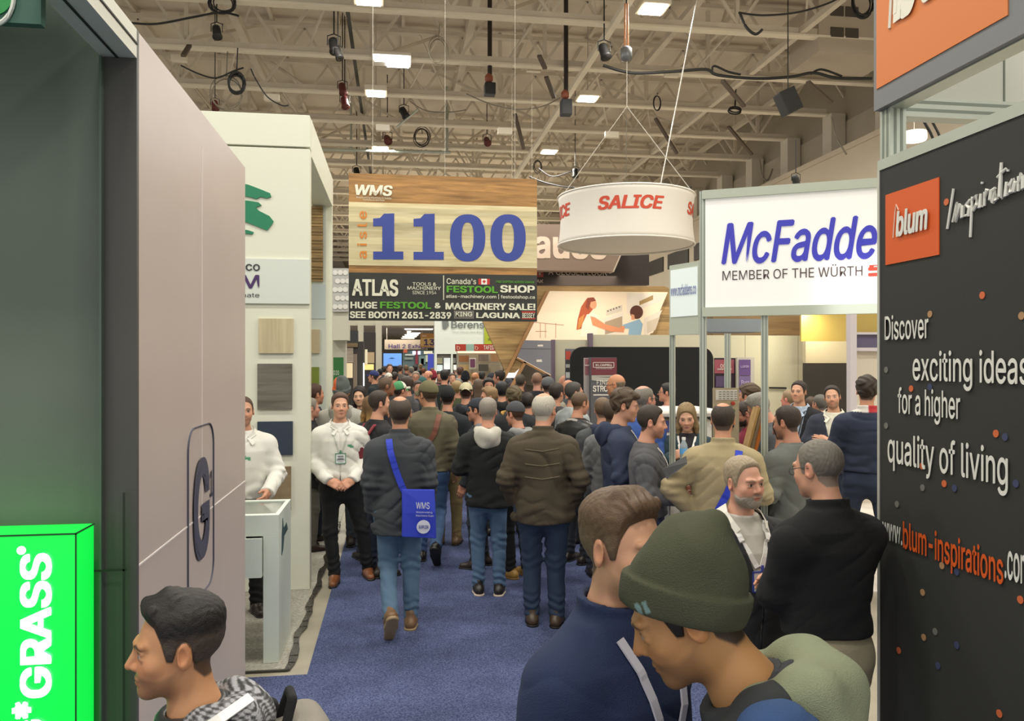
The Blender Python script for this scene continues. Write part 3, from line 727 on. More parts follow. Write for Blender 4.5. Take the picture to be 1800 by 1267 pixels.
b = MB().box(-9, XA-.13, YA+.09, 11.4, 0, .010); tag(b.build('carpet', mat('grey_booth_carpet', '8d8a80', .95, c2='a9a69b', var=.2, vscale=60, bump=.5, bscale=160)), 'grey booth carpet under the white display walls and drawer stand', 'carpet')
b = MB(); random.seed(3); n = 40; pr = []; pl = []
for i in range(n+1):
    y = YA+.08+i*(10.2-YA)/n; xx = XA-.135+.012*math.sin(i*.9)+random.uniform(-.008, .008); w_ = .018+.012*math.sin(i*.7)**2
    pr.append((xx+w_, y, .011)); pl.append((xx-w_, y, .011))
for i in range(n): b.prism([pl[i], pr[i], pr[i+1], pl[i+1]], (0, 0, .006+.003*(i % 3)))
tag(b.build('edge_tape', mat('crumpled_black_tape', '38352f', .22, var=.35, vscale=60, bump=.8, bscale=45)), 'crinkled dark tape along the side edge of the grey booth carpet', 'tape')
b = MB(); b.box(-4, XA-.135, YA+.075, YA+.095, .010, .016); tag(b.build('edge_tape', mat('edge_strip_dark', '3a382f', .6)), 'thin dark strip along the front edge of the grey booth carpet', 'tape')
b = MB().box(2.36, 10.9, 6.5, 24, 0, .012); tag(b.build('booth_flooring', mat('pale_booth_floor', 'cfc8bf', .4, var=.08, vscale=4)), 'pale vinyl flooring inside the booths beyond the right-hand wall', 'flooring')

ZB, ZT, DT, D0 = 8.55, 10.05, 2.37, 12.6
b = MB().box(-22, 13, -6, 75, 10.3, 10.5); struct(b.build('ceiling', DECK), 'beige roof deck above the steel trusses', 'ceiling')
b = MB()
for X in np.arange(-20, 12, 1.55): b.box(X-.04, X+.04, 8, 75, 10.16, 10.3)
struct(b.build('trim_1', STEEL), 'steel purlins carrying the roof deck', 'purlins')
tr = MB(); tr.box(-18, 11.6, -.04, .04, ZB+.01, ZB+.15); tr.mi = 1; tr.box(-18, 11.6, -.10, .10, ZB-.03, ZB+.01); tr.mi = 0; tr.box(-18, 11.9, -.10, .10, ZT, ZT+.10)
for i, X in enumerate(np.arange(-18, 11.5, 1.9)):
    tr.bar((X, 0, ZB+.1), (X+.95, 0, ZT), .045, .06); tr.bar((X+.95, 0, ZT), (X+1.9, 0, ZB+.1), .045, .06)
    if i % 2: tr.bar((X, .09, ZB+.02), (X, .09, ZT+.2), .08)
first = tr.build('roof_truss', [STEEL, STEELL], loc=(0, 0, 0)); trs = [first]
for k in range(18):
    o = first if k == 0 else first.copy()
    if k: COL.objects.link(o)
    o.location = (0.35*(k % 3)-.35, D0+k*DT, 0); struct(o, 'pale steel roof truss with zigzag webs spanning the hall', 'truss'); o['group'] = 'roof trusses'
random.seed(11)
for j, X in enumerate(np.arange(-13, 10.5, 2.15)):
    b = MB()
    for k in range(17):
        if (k+j) % 2: continue
        y0 = D0+k*DT; s = 1 if (k//2+j) % 2 else -1
        b.bar((X, y0, ZB+.15), (X+s*1.1, y0+DT, ZT), .05, .06); b.bar((X+s*1.5, y0, ZT), (X+s*.4, y0+DT, ZB+.15), .04, .04)
    struct(b.build('trim_2', STEEL), 'slanting steel braces between the roof trusses', 'braces')
for X, z, w_, m in ((4.12, ZB-.10, .12, STEELL), (-.95, ZB+.24, .07, mat('dark_conduit', '3a3733', .6)), (-6.2, ZB-.02, .10, STEELL), (8.0, ZB+.02, .12, STEEL), (1.6, ZB+.75, .16, STEEL), (-3.4, ZB+.7, .16, STEEL), (6.2, ZB+.9, .14, STEEL), (10.3, ZB+.6, .12, STEEL)):
    b = MB().box(X-w_/2, X+w_/2, 10, 56, z, z+w_); struct(b.build('trim_3', m), 'long runner fixed across the trusses along the aisle', 'runner')
# right wall
XR = 11.7
b = MB().box(XR, XR+.3, -6, 75, 7.35, 8.35); struct(b.build('wall_right', mat('tilt_up_concrete', 'b3aa9a', .8, var=.06, vscale=1)), 'painted concrete band of the hall wall', 'wall')
b = MB()
for i, y in enumerate(np.arange(10, 62, .62)): b.prism([(XR+.05, y, 8.3), (XR+.05, y+.62, 8.3), (XR+.18, y+.52, 8.3), (XR+.18, y+.10, 8.3)], (0, 0, 2.0))
b.box(XR+.18, XR+.3, 8, 62, 8.3, 10.3); struct(b.build('wall_right_siding', mat('corrugated_siding', '9f9787', .7)), 'corrugated metal siding below the roof', 'wall')
b = MB().box(XR-.75, XR+.3, -6, 75, 0, 7.35); b.box(XR-.80, XR-.7, -6, 75, 7.22, 7.35)
struct(b.build('wall_right_lower', mat('beige_painted_wall', 'bdb19d', .8, var=.03, vscale=.7)), 'plain beige lower wall of the hall', 'wall')
for k in range(17):
    y = D0+k*DT; b = MB().box(XR-.42, XR-.02, y-.22, y+.22, 7.35, ZB); struct(b.build('trim_4', mat('white_column_paint', 'c9c2b4', .7)), 'square white column on the hall wall under a truss end', 'column')
for k in range(6):
    y = 26+k*2.9; b = MB().box(XR-.80, XR-.74, y, y+2.3, 5.75, 6.35); struct(b.build('window_%d' % (k+1), mat('dark_vent', '3a342e', .5)), 'dark horizontal vent opening high in the beige wall', 'vent')
b = MB().box(-22, 14, 74, 74.3, 0, 10.3); struct(b.build('wall_back', mat('far_wall', '8f897c', .9)), 'far end wall of the hall', 'wall')

# ---------------------------------------------------------------- lamps of the hall
GLOW = mat('lamp_diffuser', 'fff2dc', .4, emit=14, ecol='fff0d8')
def hall_lamp(X, Y, lab, wide=.42, long=.42, z=ZB-.12, power=LAMP_W, gl=None):
    t = thing('high_bay_lamp', (X, Y, z), lab, 'lamp', 'ceiling lamps of the hall')
    b = MB().box(X-wide/2-.05, X+wide/2+.05, Y-long/2-.05, Y+long/2+.05, z, z+.12); b.build('housing', STEELL, t)
    b = MB().box(X-wide/2, X+wide/2, Y-long/2, Y+long/2, z-.02, z+.01); b.build('diffuser', gl or GLOW, t)
    b = MB(); b.bar((X, Y, z+.12), (X, Y, 10.31), .02); b.build('hanger', WIRE, t)
    l = bpy.data.lights.new('lamp_light', 'AREA'); l.shape = 'SQUARE'; l.size = .8; l.energy = power; l.color = LAMP_COL; l.spread = math.radians(170)
    lo = bpy.data.objects.new('lamp_light', l); COL.objects.link(lo); lo.parent = t; lo.location = (0, 0, -.05)
    return t
ROWN = {14.3: 'first', 19.3: 'second', 24.3: 'third', 29.3: 'fourth', 34.3: 'fifth', 39.3: 'sixth'}
for Y, rn in ROWN.items():
    hall_lamp(-.5, Y, 'bright square ceiling lamp in the %s row, on the side of the white booths' % rn)
    hall_lamp(4.6, Y-.35, 'bright square ceiling lamp in the %s row, above the hanging round banner side' % rn)
for Y in (9.3, 4.3, -.7):
    for X in (-5.6, -.5, 4.6, 9.7):
        l = bpy.data.lights.new('hall_lamp_light', 'AREA'); l.size = .9; l.energy = LAMP_W*.8; l.color = LAMP_COL
        lo = bpy.data.objects.new('hall_lamp_light', l); COL.objects.link(lo); lo.location = (X, Y, ZB-.15)
p = onZ(690, 104, ZB-.09); t = thing('strip_lamp', (p.x, p.y, ZB), 'cool white flat panel lamp with a stepped edge high at the roof', 'lamp')
b = MB(); b.box(p.x-.38, p.x+.35, p.y-.22, p.y+.10, ZB-.12, ZB-.09); b.box(p.x-.12, p.x+.35, p.y+.10, p.y+.40, ZB-.12, ZB-.09); b.build('diffuser', mat('cool_panel_glow', 'f4f4ff', .4, emit=9, ecol='f0f2ff'), t)
b = MB().box(p.x-.42, p.x+.39, p.y-.26, p.y+.44, ZB-.09, ZB-.035); b.build('housing', STEELL, t)

# ---------------------------------------------------------------- rigging under the roof
def chord_z(d): return ZB
def spotlight(px, py, d, lab, lit=False, aim=(.2, -.4, -1), s=1.0, red=False):
    p = W(px, py, d); t = thing('spotlight', tuple(p), lab, 'spotlight', 'theatre spotlights on the trusses')
    A = Vector(aim).normalized(); c = p
    b = MB().lathe(c-A*.10*s, [(.03*s, -.05*s), (.075*s, -.02*s), (.085*s, .04*s), (.085*s, .16*s), (.10*s, .22*s), (.10*s, .24*s)], 16, A); b.build('can', mat('spot_red' if red else 'spot_black', '5a2220' if red else '1a1918', .5), t, True)
    b = MB().lathe(c+A*.125*s, [(.078*s, 0), (.078*s, .012)], 16, A); b.build('lens', mat('spot_lens_lit', 'fff0d0', .2, emit=16, ecol='ffdfae') if lit else mat('spot_lens', '8a8070', .1), t)
    b = MB(); b.tube([c+Vector((-.11*s, 0, .0)), c+Vector((-.11*s, 0, .16*s)), c+Vector((0, 0, .20*s)), c+Vector((.11*s, 0, .16*s)), c+Vector((.11*s, 0, 0))], .010*s, 6)
    b.tube([c+Vector((0, 0, .2*s)), c+Vector((0, 0, max(.45*s, 10.31-c.z if d > 12 else .5)))], .012*s, 6); b.build('yoke', BLACK, t)
    return t
spotlight(381, 56, 14.6, 'black spotlight hanging alone beside the nearest cable bundle', s=.9)
spotlight(587, 80, 15.2, 'upper of two black spotlights clamped together on a truss', s=1.1); spotlight(594, 95, 15.0, 'lower of two black spotlights clamped together on a truss', s=.8, aim=(.4, -.4, -1))
spotlight(602, 156, 18.5, 'glowing spotlight above another one beside the dark conduit', True, s=1.0, red=True); spotlight(606, 180, 18.5, 'glowing spotlight below another one beside the dark conduit', True, s=1.0, red=True)
spotlight(681, 245, 23, 'small lit spotlight next to a square ceiling lamp', True, s=1.2, red=True, aim=(.2, -1, -.7)); spotlight(856, 248, 23.5, 'small lit red spotlight hanging in mid air over the aisle sign', True, s=1.1, red=True, aim=(.1, -1, -.8))
spotlight(710, 198, 21, 'black spotlight tilted sideways over the aisle', s=1.1, aim=(.5, -.3, -1)); spotlight(378, 185, 17, 'black and red spotlight just above the white booth roof edge', s=.8, red=True)
spotlight(1062, 90, 15.3, 'black spotlight with cables beside the chain hoist', s=1.1); spotlight(1011, 304, 24, 'small dark fixture with a bulb hanging above the round banner', s=1.0, aim=(0, -.2, -1))
spotlight(1399, 318, 9.5, 'small spotlight shining on the wall above the illuminated sign', True, s=.5, aim=(.3, .2, -.9)); spotlight(627, 303, 26, 'dark spotlight just above the aisle sign corner', s=1.2)
def hoist(px, py, d, w_, h_, lab, m, chain=None):
    p = W(px, py, d); t = thing('chain_hoist', tuple(p), lab, 'hoist')
    b = MB().box(p.x-w_/2, p.x+w_/2, p.y-w_/2, p.y+w_/2, p.z-h_, p.z); b.build('chain_bag', m, t, bevel=.02)
    b = MB().lathe((p.x-.02, p.y, p.z+.02), [(.05, 0), (.09, .05), (.09, .14), (.04, .2)], 12); b.build('hook_block', mat('hoist_rust', '8a4a34', .5), t, True)
    b = MB(); b.tube([(p.x, p.y, p.z+.2), (p.x, p.y, 10.31)], chain or .05, 6); b.build('sling', mat('hoist_sling', '2a1f1c', .7), t); return t
hoist(861, 147, 17.5, .24, .26, 'square black chain bag hanging from a dark sling over the aisle', BLACK)
hoist(995, 176, 17.5, .24, .34, 'dark grey chain bag with a loose chain end beside the runner', mat('hoist_grey', '35363a', .6))
p = W(1101, 96, 14); t = thing('chain_hoist', tuple(p), 'grey motor hoist on orange slings carrying the round banner', 'hoist')
b = MB().lathe((p.x, p.y, p.z-.12), [(.02, 0), (.09, .02), (.10, .1), (.10, .22), (.05, .26)], 16); b.build('motor', mat('hoist_motor_grey', '6a6d6e', .4, metal=.3), t, True)
b = MB(); b.tube([(p.x-.03, p.y, p.z+.12), (p.x-.02, p.y, p.z+.9)], .016, 6); b.tube([(p.x+.03, p.y, p.z+.12), (p.x+.02, p.y, p.z+.9)], .016, 6); b.build('sling', mat('orange_sling', 'c08050', .6), t)
b = MB(); b.tube([(p.x, p.y, p.z+.9), (p.x, p.y, ZT)], .012, 6); b.build('chain', BLACK, t)
# speaker hung at a tilt
p = W(1385, 179, 15.5); t = thing('loudspeaker', tuple(p), 'square black loudspeaker hanging tilted in front of the hall wall', 'speaker'); R = Matrix.Rotation(math.radians(-26), 3, 'Y')
b = MB(); c_ = [Vector(p)+R@Vector((sx*.17, sy*.15, sz*.225)) for sz in (-1, 1) for sx, sy in ((-1, -1), (1, -1), (1, 1), (-1, 1))]
b.add(c_, [(0,3,2,1),(4,5,6,7),(0,1,5,4),(1,2,6,5),(2,3,7,6),(3,0,4,7)]); b.build('cabinet', BLACK, t, bevel=.015)
b = MB(); c_ = [Vector(p)+R@Vector((sx*.155, sy, sz*.21)) for sz in (-1, 1) for sx, sy in ((-1, -.158), (1, -.158), (1, -.152), (-1, -.152))]
b.add(c_, [(0,3,2,1),(4,5,6,7),(0,1,5,4),(1,2,6,5),(2,3,7,6),(3,0,4,7)]); b.build('grille', mat('speaker_grille', '262625', .8, bump=.6, bscale=300), t)
b = MB(); b.bar(p+Vector((0, 0, .2)), (p.x, p.y, 10.31), .015); b.build('bracket', BLACK, t)
# duct with louvres
p = W(1480, 62, 16); t = thing('air_duct', tuple(p), 'beige air handling box with dark louvres at the roof', 'duct')
b = MB().box(p.x-.5, p.x+1.2, p.y, p.y+1.2, p.z-.35, p.z+.75); b.build('casing', mat('duct_beige', 'b2a797', .7), t)
for z0 in (-.05, .38):
    for x0 in (-.25, .07): 
        b = MB().box(p.x+x0, p.x+x0+.28, p.y-.02, p.y+.01, p.z+z0, p.z+z0+.2); b.build('louvre', mat('louvre_dark', '4a423a', .6), t)
def coil(px, py, d, r, n, lab, m=CABLE, sq=1.3, th=.012):
    p = W(px, py, d); random.seed(int(px)); b = MB()
    for i in range(n):
        rr = r*random.uniform(.85, 1.08); ox, oz = random.uniform(-.15, .15)*r, random.uniform(-.15, .15)*r; oy = random.uniform(-.05, .05)
        b.tube([(p.x+ox+rr*math.cos(a), p.y+oy, p.z+oz+rr*sq*math.sin(a)) for a in np.linspace(0, 2*math.pi, 19)], th, 5)
    b.tube([(p.x, p.y, p.z+r*sq), (p.x+.02, p.y, min(ZB+.05, p.z+r*sq+.5))], th, 5)
    tag(b.build('cable_coil', m, smooth=True), lab, 'cable')
coil(416, 147, 15.5, .15, 9, 'thick black coil of cable hanging from the truss'); coil(398, 163, 15.6, .28, 2, 'loose grey loop of cable beside the thick black coil', mat('grey_cable', '77705f', .7), 1.1)
coil(741, 241, 23, .22, 5, 'dark cable coil on the truss over the aisle', mat('dark_grey_cable', '4a453d', .7), 1.2); coil(1516, 4, 14.4, .20, 8, 'black cable coil at the roof beside the orange sign'); coil(392, 6, 14.3, .22, 6, 'brown black cable coil at the roof near the first truss', CABLE, .8)
coil(771, 88, 15.5, .17, 3, 'thin grey coil of wire over the aisle', mat('grey_cable', '77705f', .7), 1.4, .008); coil(1155, 180, 19.5, .10, 2, 'small dark cable loop on a truss beside the banner wire', CABLE, 2.0, .012); coil(1292, 193, 19.2, .16, 2, 'flat dark cable loop resting under a truss', CABLE, .45, .02)
coil(944, 293, 26, .13, 2, 'small dark loop of cable above the aisle sign', CABLE, 1.5, .014)
def swag(pts, d, r, lab, m=CABLE):
    P = [W(x, y, d) for x, y in pts]; out = []
    for i in range(len(P)-1):
        p0 = P[max(i-1, 0)]; p1 = P[i]; p2 = P[i+1]; p3 = P[min(i+2, len(P)-1)]
        for t_ in np.linspace(0, 1, 7)[:-1]:
            out.append(0.5*((2*p1)+(p2-p0)*t_+(2*p0-5*p1+4*p2-p3)*t_*t_+(3*p1-p0-3*p2+p3)*t_**3))
    out.append(P[-1]); b = MB().tube(out, r, 6); tag(b.build('cable', m, smooth=True), lab, 'cable')
swag([(225, 40), (275, 42), (340, 30), (388, 22), (420, 28)], 14.5, .020, 'black power cable running to the nearest cable bundle')
swag([(318, 115), (350, 130), (380, 137), (410, 125), (428, 119)], 15.5, .016, 'black cable sagging to the thick coil')
swag([(441, 121), (450, 140), (470, 170), (495, 185), (508, 185)], 15.6, .014, 'black cable drooping away from the thick coil')
swag([(1060, 115), (1110, 128), (1180, 126), (1240, 122), (1262, 132), (1330, 138), (1390, 135), (1430, 128), (1470, 137), (1533, 138)], 16.2, .030, 'thick black cable lying along a truss toward the orange sign')
swag([(1252, 130), (1255, 116), (1280, 126), (1302, 131)], 16.2, .022, 'short black cable tail looped over the truss'); swag([(1425, 130), (1444, 122), (1480, 134)], 16.2, .022, 'second short black cable tail on the same truss near the wall')
swag([(1298, 22), (1340, 27), (1400, 22), (1450, 8), (1480, -6)], 14.3, .018, 'black cable rising across the roof to the upper coil'); swag([(1300, 22), (1312, 48), (1328, 60), (1340, 52)], 14.3, .026, 'black connector dangling on a cable end')
swag([(820, 165), (860, 182), (905, 192), (950, 188), (985, 172)], 18, .014, 'thin dark cable swag across the aisle under the truss', GREYC)
swag([(720, 178), (750, 195), (790, 197), (820, 193)], 20, .014, 'thin grey cable swag beside the tilted spotlight', GREYC)
swag([(946, 295), (970, 310), (1000, 303), (1020, 297)], 25, .022, 'dark cable swag above the round banner'); swag([(930, 310), (955, 320), (985, 327), (1010, 330)], 25, .026, 'dark cable above the aisle sign edge')
swag([(1462, 205), (1470, 240), (1488, 272)], 18.5, .02, 'cable hanging down the wall column', GREYC); swag([(1335, 280), (1340, 310), (1350, 316), (1358, 297)], 24, .03, 'dark cable loop hanging at a column foot', GREYC)
swag([(1130, 326), (1145, 322), (1185, 331), (1216, 329)], 20, .02, 'dark cable behind the round banner')
# small junction boxes on chords
for i, (px, py) in enumerate(((315, 103), (478, 172), (1180, 130), (938, 121), (887, 231), (673, 225), (1075, 237))):
    p = W(px, py, 17.2+.3*i); b = MB().box(p.x-.16, p.x+.16, p.y-.06, p.y+.06, p.z-.07, p.z+.07); tag(b.build('junction_box', STEELL), 'small pale junction box fixed to a roof truss', 'box', 'junction boxes on the trusses')

# dark brown angle braces and a bright pipe frame
for i, (a, c_) in enumerate((((948, 98), (958, 120)), ((960, 135), (974, 172)), ((905, 200), (921, 262)), ((1270, 142), (1308, 187)), ((1420, 144), (1461, 180)), ((1152, 208), (1190, 270)), ((1280, 222), (1322, 272)), ((322, 98), (333, 80)))):
    d_ = (16.2, 17.3, 21, 16.3, 16.3, 21.5, 21.6, 15.6)[i]; b = MB(); b.bar(W(*a, d_), W(*c_, d_+.5), .09, .05); o = b.build('trim_5', mat('brown_brace', '5a4f44', .7)); struct(o, 'dark brown angle brace under the roof', 'brace')
t = thing('pipe_frame', tuple(W(690, 266, 24)), 'bright aluminium pipe frame hanging behind the aisle sign', 'frame'); b = MB(); b.tube([W(540, 262, 24), W(792, 268, 24)], .045, 8); b.build('cross_pipe', ALU, t); b = MB(); p = W(786, 268, 24); b.tube([p, (p.x, p.y, 10.31)], .04, 8); b.build('drop_pipe', ALU, t); b = MB(); p = W(617, 264, 24.2); b.tube([p, (p.x, p.y, 10.31)], .035, 8); b.build('drop_pipe', ALU, t)
b = MB(); b.tube([W(735, 192, 21), W(697, 224, 21)], .03, 8); b.build('loose_pipe', ALU, t)
# ---------------------------------------------------------------- left: lilac wall, dark green wall, glowing sign, beam
XW = -.85; Y0 = onX(243, 600, XW).y; Y1 = onX(431, 600, XW).y; ZW = onX(243, 56, XW).z
t = thing('display_wall', (XW, (Y0+Y1)/2, 0), 'tall lilac grey display wall with a framed letter mark, along the aisle', 'wall')
LIL = mat('lilac_panel', 'c3b6b0', .38, var=.02, vscale=2); DKG = mat('dark_green_panel', '626e62', .55, var=.05, vscale=2)
b = MB().box(XW-.10, XW, Y0, Y1, .0085, ZW); b.build('wall_panel', LIL, t)
b = MB().box(XW-.10, XW+.002, Y0-.022, Y0, .0085, ZW); b.build('edge_trim', mat('dark_grey_edge', '4c4b48', .5), t)
zs = onX(243, 994, XW).z; ys = onX(355, 600, XW).y
b = MB().box(XW, XW+.002, Y0, Y1, zs-.003, zs+.003); b.box(XW, XW+.002, ys-.003, ys+.003, zs, ZW-.15); b.build('joint_line', mat('joint_white', 'ece6e4', .4), t)
INK = mat('slate_ink', '4f5060', .5)
def rrect(y0, y1, z0, z1, r, n=8):
    out = []
    for cy_, cz_, a0 in ((y1-r, z1-r, 0), (y0+r, z1-r, 90), (y0+r, z0+r, 180), (y1-r, z0+r, 270)):
        out += [(cy_+r*math.cos(math.radians(a0+90*k/n)), cz_+r*math.sin(math.radians(a0+90*k/n))) for k in range(n+1)]
    return out
ya, yb = onX(329, 900, XW).y, onX(374, 900, XW).y; za, zb = onX(340, 1058, XW).z, onX(340, 752, XW).z
P = rrect(ya, yb, za, zb, .10); b = MB(); k = len(P)
for i in range(k):
    (a0, a1), (c0_, c1) = P[i], P[(i+1) % k]; b.bar((XW+.001, a0, a1), (XW+.001, c0_, c1), .004, .012, up=(1, 0, 0))
b.build('logo_frame', INK, t)
yg0, yg1 = onX(338, 900, XW).y, onX(366, 900, XW).y; zg0, zg1 = onX(345, 990, XW).z, onX(345, 808, XW).z
letter('G', (XW, yg0, zg0), (0, 1, 0), (0, 0, 1), yg1-yg0, zg1-zg0, INK, t, bold=.05)
letter('1', (XW, onX(368, 900, XW).y, onX(370, 872, XW).z), (0, 1, 0), (0, 0, 1), .05, .12, INK, t, bold=.03)
# beam toward the viewer and dark wall
b = MB().box(XW-.11, XW+.002, -1.2, Y0-.022, ZW-.095, ZW); 
t = thing('fascia_beam', (XW, Y0, ZW-.1), 'white beam running overhead from the lilac wall with a dark groove', 'beam')
b.build('beam', mat('fascia_white', 'dcdccf', .5), t); b = MB().box(XW+.002, XW+.006, -1.2, Y0-.022, ZW-.052, ZW-.046); b.box(XW-.062, XW-.054, -1.2, Y0-.022, ZW-.098, ZW-.094); b.build('groove', mat('groove_dark', '23261f', .6), t)
YD = Y0+.005
b = MB().box(-4.2, XW-.11, YD, YD+.1, .0085, 3.9); t = thing('partition', (-2.5, YD, 0), 'dark green grey booth wall facing the viewer behind the glowing sign', 'wall')
b.build('wall_panel', DKG, t); b = MB().box(-.957, XW-.10, YD-.05, YD, .0085, ZW-.1); b.build('raised_strip', mat('darker_green_strip', '55665a', .5, var=.04, vscale=2), t)  # darker green strip standing a little proud of the wall
zz = onY(195, 1002, YD-.05).z; b = MB().box(-4.2, XW-.022, YD-.054, YD-.05, zz-.003, zz+.003); xq = onY(218, 900, YD-.05).x; b.box(xq-.003, xq+.003, YD-.054, YD-.05, 0, 1.62); b.build('joint_line', mat('groove_dark', '23261f', .6), t)
YH = 2.33; t = thing('fascia_board', (-2.5, YH, 3.02), 'teal green fascia board with a ringed emblem at the top corner', 'fascia')
zh = onY(60, 42, YH).z; b = MB().box(-4.2, XW-.11, YH, YH+.03, zh, zh+.9); b.build('board', mat('teal_board', '3c6658', .5), t)
c = onY(-14, -6, YH); b = MB()
b.tube([(c.x+.056*math.cos(a), YH-.004, c.z+.078*math.sin(a)) for a in np.linspace(0, 2*math.pi, 33)], .006, 6); b.build('emblem_ring', mat('emblem_white', 'e8ece2', .5), t)
b = MB().lathe((c.x, YH-.002, c.z), [(0, 0), (.052, .0), (.052, .003), (0, .003)], 28, (0, -1, 0)); b.build('emblem_disc', mat('emblem_green', '2f9a4e', .5), t)
# lightbox
d1, d2 = 2.42, 2.535; A = W(133, 937, d1); B_ = W(161, 922, d2); yl0, yl1 = A.y, B_.y+.03; xl1 = A.x; xl0 = xl1-.50; zl = A.z
t = thing('illuminated_sign', (xl0+.25, yl0, 0), 'glowing green box sign with white upright lettering by the dark wall', 'sign')
GRN = mat('green_lightbox', '0ae04a', .35, emit=.85, ecol='06d840'); b = MB().box(xl0, xl1, yl0, yl1, .0085, zl); b.build('light_box', GRN, t)
b = MB(); e = .003
b.box(xl0, xl1+e, yl0-e, yl0, zl-.004, zl+.001); b.box(xl1-.001, xl1+e, yl0-e, yl0, 0, zl); b.box(xl1-.001, xl1+e, yl0, yl1, zl-.003, zl+.001); b.build('edge_line', mat('dark_green_edge', '0f5a26', .5), t)
WL = mat('sign_white_glow', 'ffffff', .4, emit=1.0)
n1 = onY(90, 985, yl0); n0 = onY(38, 1228, yl0); x0_, x1_ = onY(36, 1100, yl0).x, onY(92, 1100, yl0).x; dx_ = .030
letter('GRASS', (x1_, yl0, onY(60, 1226, yl0).z), (0, 0, 1), (-1, 0, 0), onY(60, 972, yl0).z-onY(60, 1226, yl0).z, x1_-x0_, WL, t, bold=.06, lift=.002)
letter('*', (onY(56, 1245, yl0).x, yl0, onY(50, 1262, yl0).z), (0, 0, 1), (-1, 0, 0), .052, .054, WL, t, bold=.10, lift=.002)
letter('G', (x1_-.01, yl0, onY(50, 1340, yl0).z), (0, 0, 1), (-1, 0, 0), .13, .09, WL, t, bold=.06, lift=.002)
b = MB().lathe((onY(38, 967, yl0).x, yl0-.001, onY(38, 967, yl0).z), [(0, 0), (.013, 0), (.013, .002), (0, .002)], 16, (0, -1, 0)); b.build('registered_mark', WL, t)

# ---------------------------------------------------------------- white booth on the aisle
Yb = onZ(540, 1038, 0).y; Xb = -.77; zt = onY(548, 203, Yb).z; Yf = Yb+2.55
t = thing('display_booth', (Xb-1.5, Yb, 0), 'tall white display booth with a green emblem, sample boards and an open side', 'booth')
BW = mat('booth_white', 'dfe0cf', .5)
b = MB().box(-4.2, Xb, Yb, Yb+.13, .0105, onY(548, 262, Yb).z); b.build('front_wall', BW, t, bevel=.004)
b = MB().box(-4.2, Xb, Yb-.006, Yb+.13, onY(548, 259, Yb).z, zt); b.box(-1.0, Xb+.004, Yb+.13, Yf, onY(548, 270, Yb).z, zt); b.build('fascia', BW, t, bevel=.004)
b = MB().box(Xb-.07, Xb, Yf-.10, Yf, .0105, onY(548, 270, Yb).z); b.build('pillar', BW, t)
Yk = Yf-.12; b = MB().box(-4.2, Xb-.07, Yk, Yk+.08, .0105, onY(548, 270, Yb).z); b.build('back_wall', mat('booth_grey_white', 'c5ccc4', .5), t)
p0, p1 = onY(549, 495, Yk), onY(568, 363, Yk); b = MB()
for i in range(26): z_ = p0.z+i*(p1.z-p0.z)/26; b.box(p0.x-.3, p1.x, Yk-.03-.012*(i % 3), Yk, z_, z_+.032)
b.build('slat_panel', wood('slat_wood', '6b5535', 'a88a5a', 0), t)
p0, p1 = onY(549, 560, Yk), onY(586, 500, Yk); b = MB().box(p0.x-.3, Xb-.07, Yk-.008, Yk, p0.z, p1.z); b.build('band_panel', mat('pale_blue_grey', 'b4c0c2', .5), t)
# emblem: jagged green leaf-like shape
def shapeY(pts, Y, th, m, nm, par): return MB().prism([tuple(onY(x, y, Y)) for x, y in pts], (0, -th, 0)).build(nm, m, par)
EG = mat('emblem_leaf_green', '1f7d58', .5)
shapeY([(400, 318), (437, 325), (458, 333), (475, 340), (477, 346), (470, 349), (458, 346), (452, 350), (437, 346), (400, 340)], Yb, .014, EG, 'emblem', t)
shapeY([(400, 350), (437, 353), (455, 356), (460, 361), (450, 365), (456, 371), (474, 380), (481, 389), (478, 395), (470, 405), (437, 392), (400, 380)], Yb, .014, EG, 'emblem', t)
shapeY([(400, 398), (437, 405), (446, 408), (444, 412), (436, 411), (400, 408)], Yb, .014, EG, 'emblem', t)
a, c = onY(372, 533, Yb), onY(545, 456, Yb); s = thing('sign_board', (c.x-.4, Yb-.02, a.z), 'pale board with purple lettering fixed to the white booth front', 'sign')
MB().box(a.x, c.x, Yb-.022, Yb, a.z, c.z).build('board', mat('pale_sign_board', 'd6dcd3', .5), s, bevel=.003)
letterY('arauco', 384, 463, 457, 475, Yb-.022, mat('ink_dark', '3a3a40', .5), s, bold=.02); letterY('PRISM', 330, 481, 456, 506, Yb-.022, mat('ink_purple', '4a2f63', .5), s, bold=.03)
letterY('laminate', 395, 514, 456, 522, Yb-.022, mat('ink_dark', '3a3a40', .5), s)
SMP = [(455, 560, 516, 621, wood('sample_ash', 'b3a583', 'cbbf9e', 2), 'square pale ash sample board, topmost on the white booth front'), (453, 639, 514, 719, wood('sample_grey_oak', '58554b', '7d7a6f', 0), 'grey oak sample board under the pale ash one'),
       (453, 740, 515, 800, mat('sample_navy', '2f3a4c', .5), 'plain navy sample board on the white booth front'), (440, 819, 512, 898, wood('sample_brown_oak', '7c6950', '9d8a6d', 0), 'brown oak sample board, lowest, behind the person at the drawer stand')]
for x0, y0, x1, y1, m, lb in SMP:
    a, c = onY(x0, y1, Yb), onY(x1, y0, Yb); tag(MB().box(a.x, c.x, Yb-.024, Yb, a.z, c.z).build('sample_board', m, bevel=.002), lb, 'sample board', 'sample boards on the white booth')
for x0, y0, x1, y1, m, lb in ((545, 579, 562, 621, mat('sample_sand', 'b3a485', .6), 'sand coloured sample board inside the booth opening'), (545, 645, 561, 690, mat('sample_green', '71802c', .6), 'moss green sample board inside the booth opening')):
    a, c = onY(x0, y1, Yk), onY(x1, y0, Yk); tag(MB().box(a.x-.1, c.x, Yk-.03, Yk, a.z, c.z).build('sample_board', m, bevel=.002), lb, 'sample board', 'sample boards on the white booth')
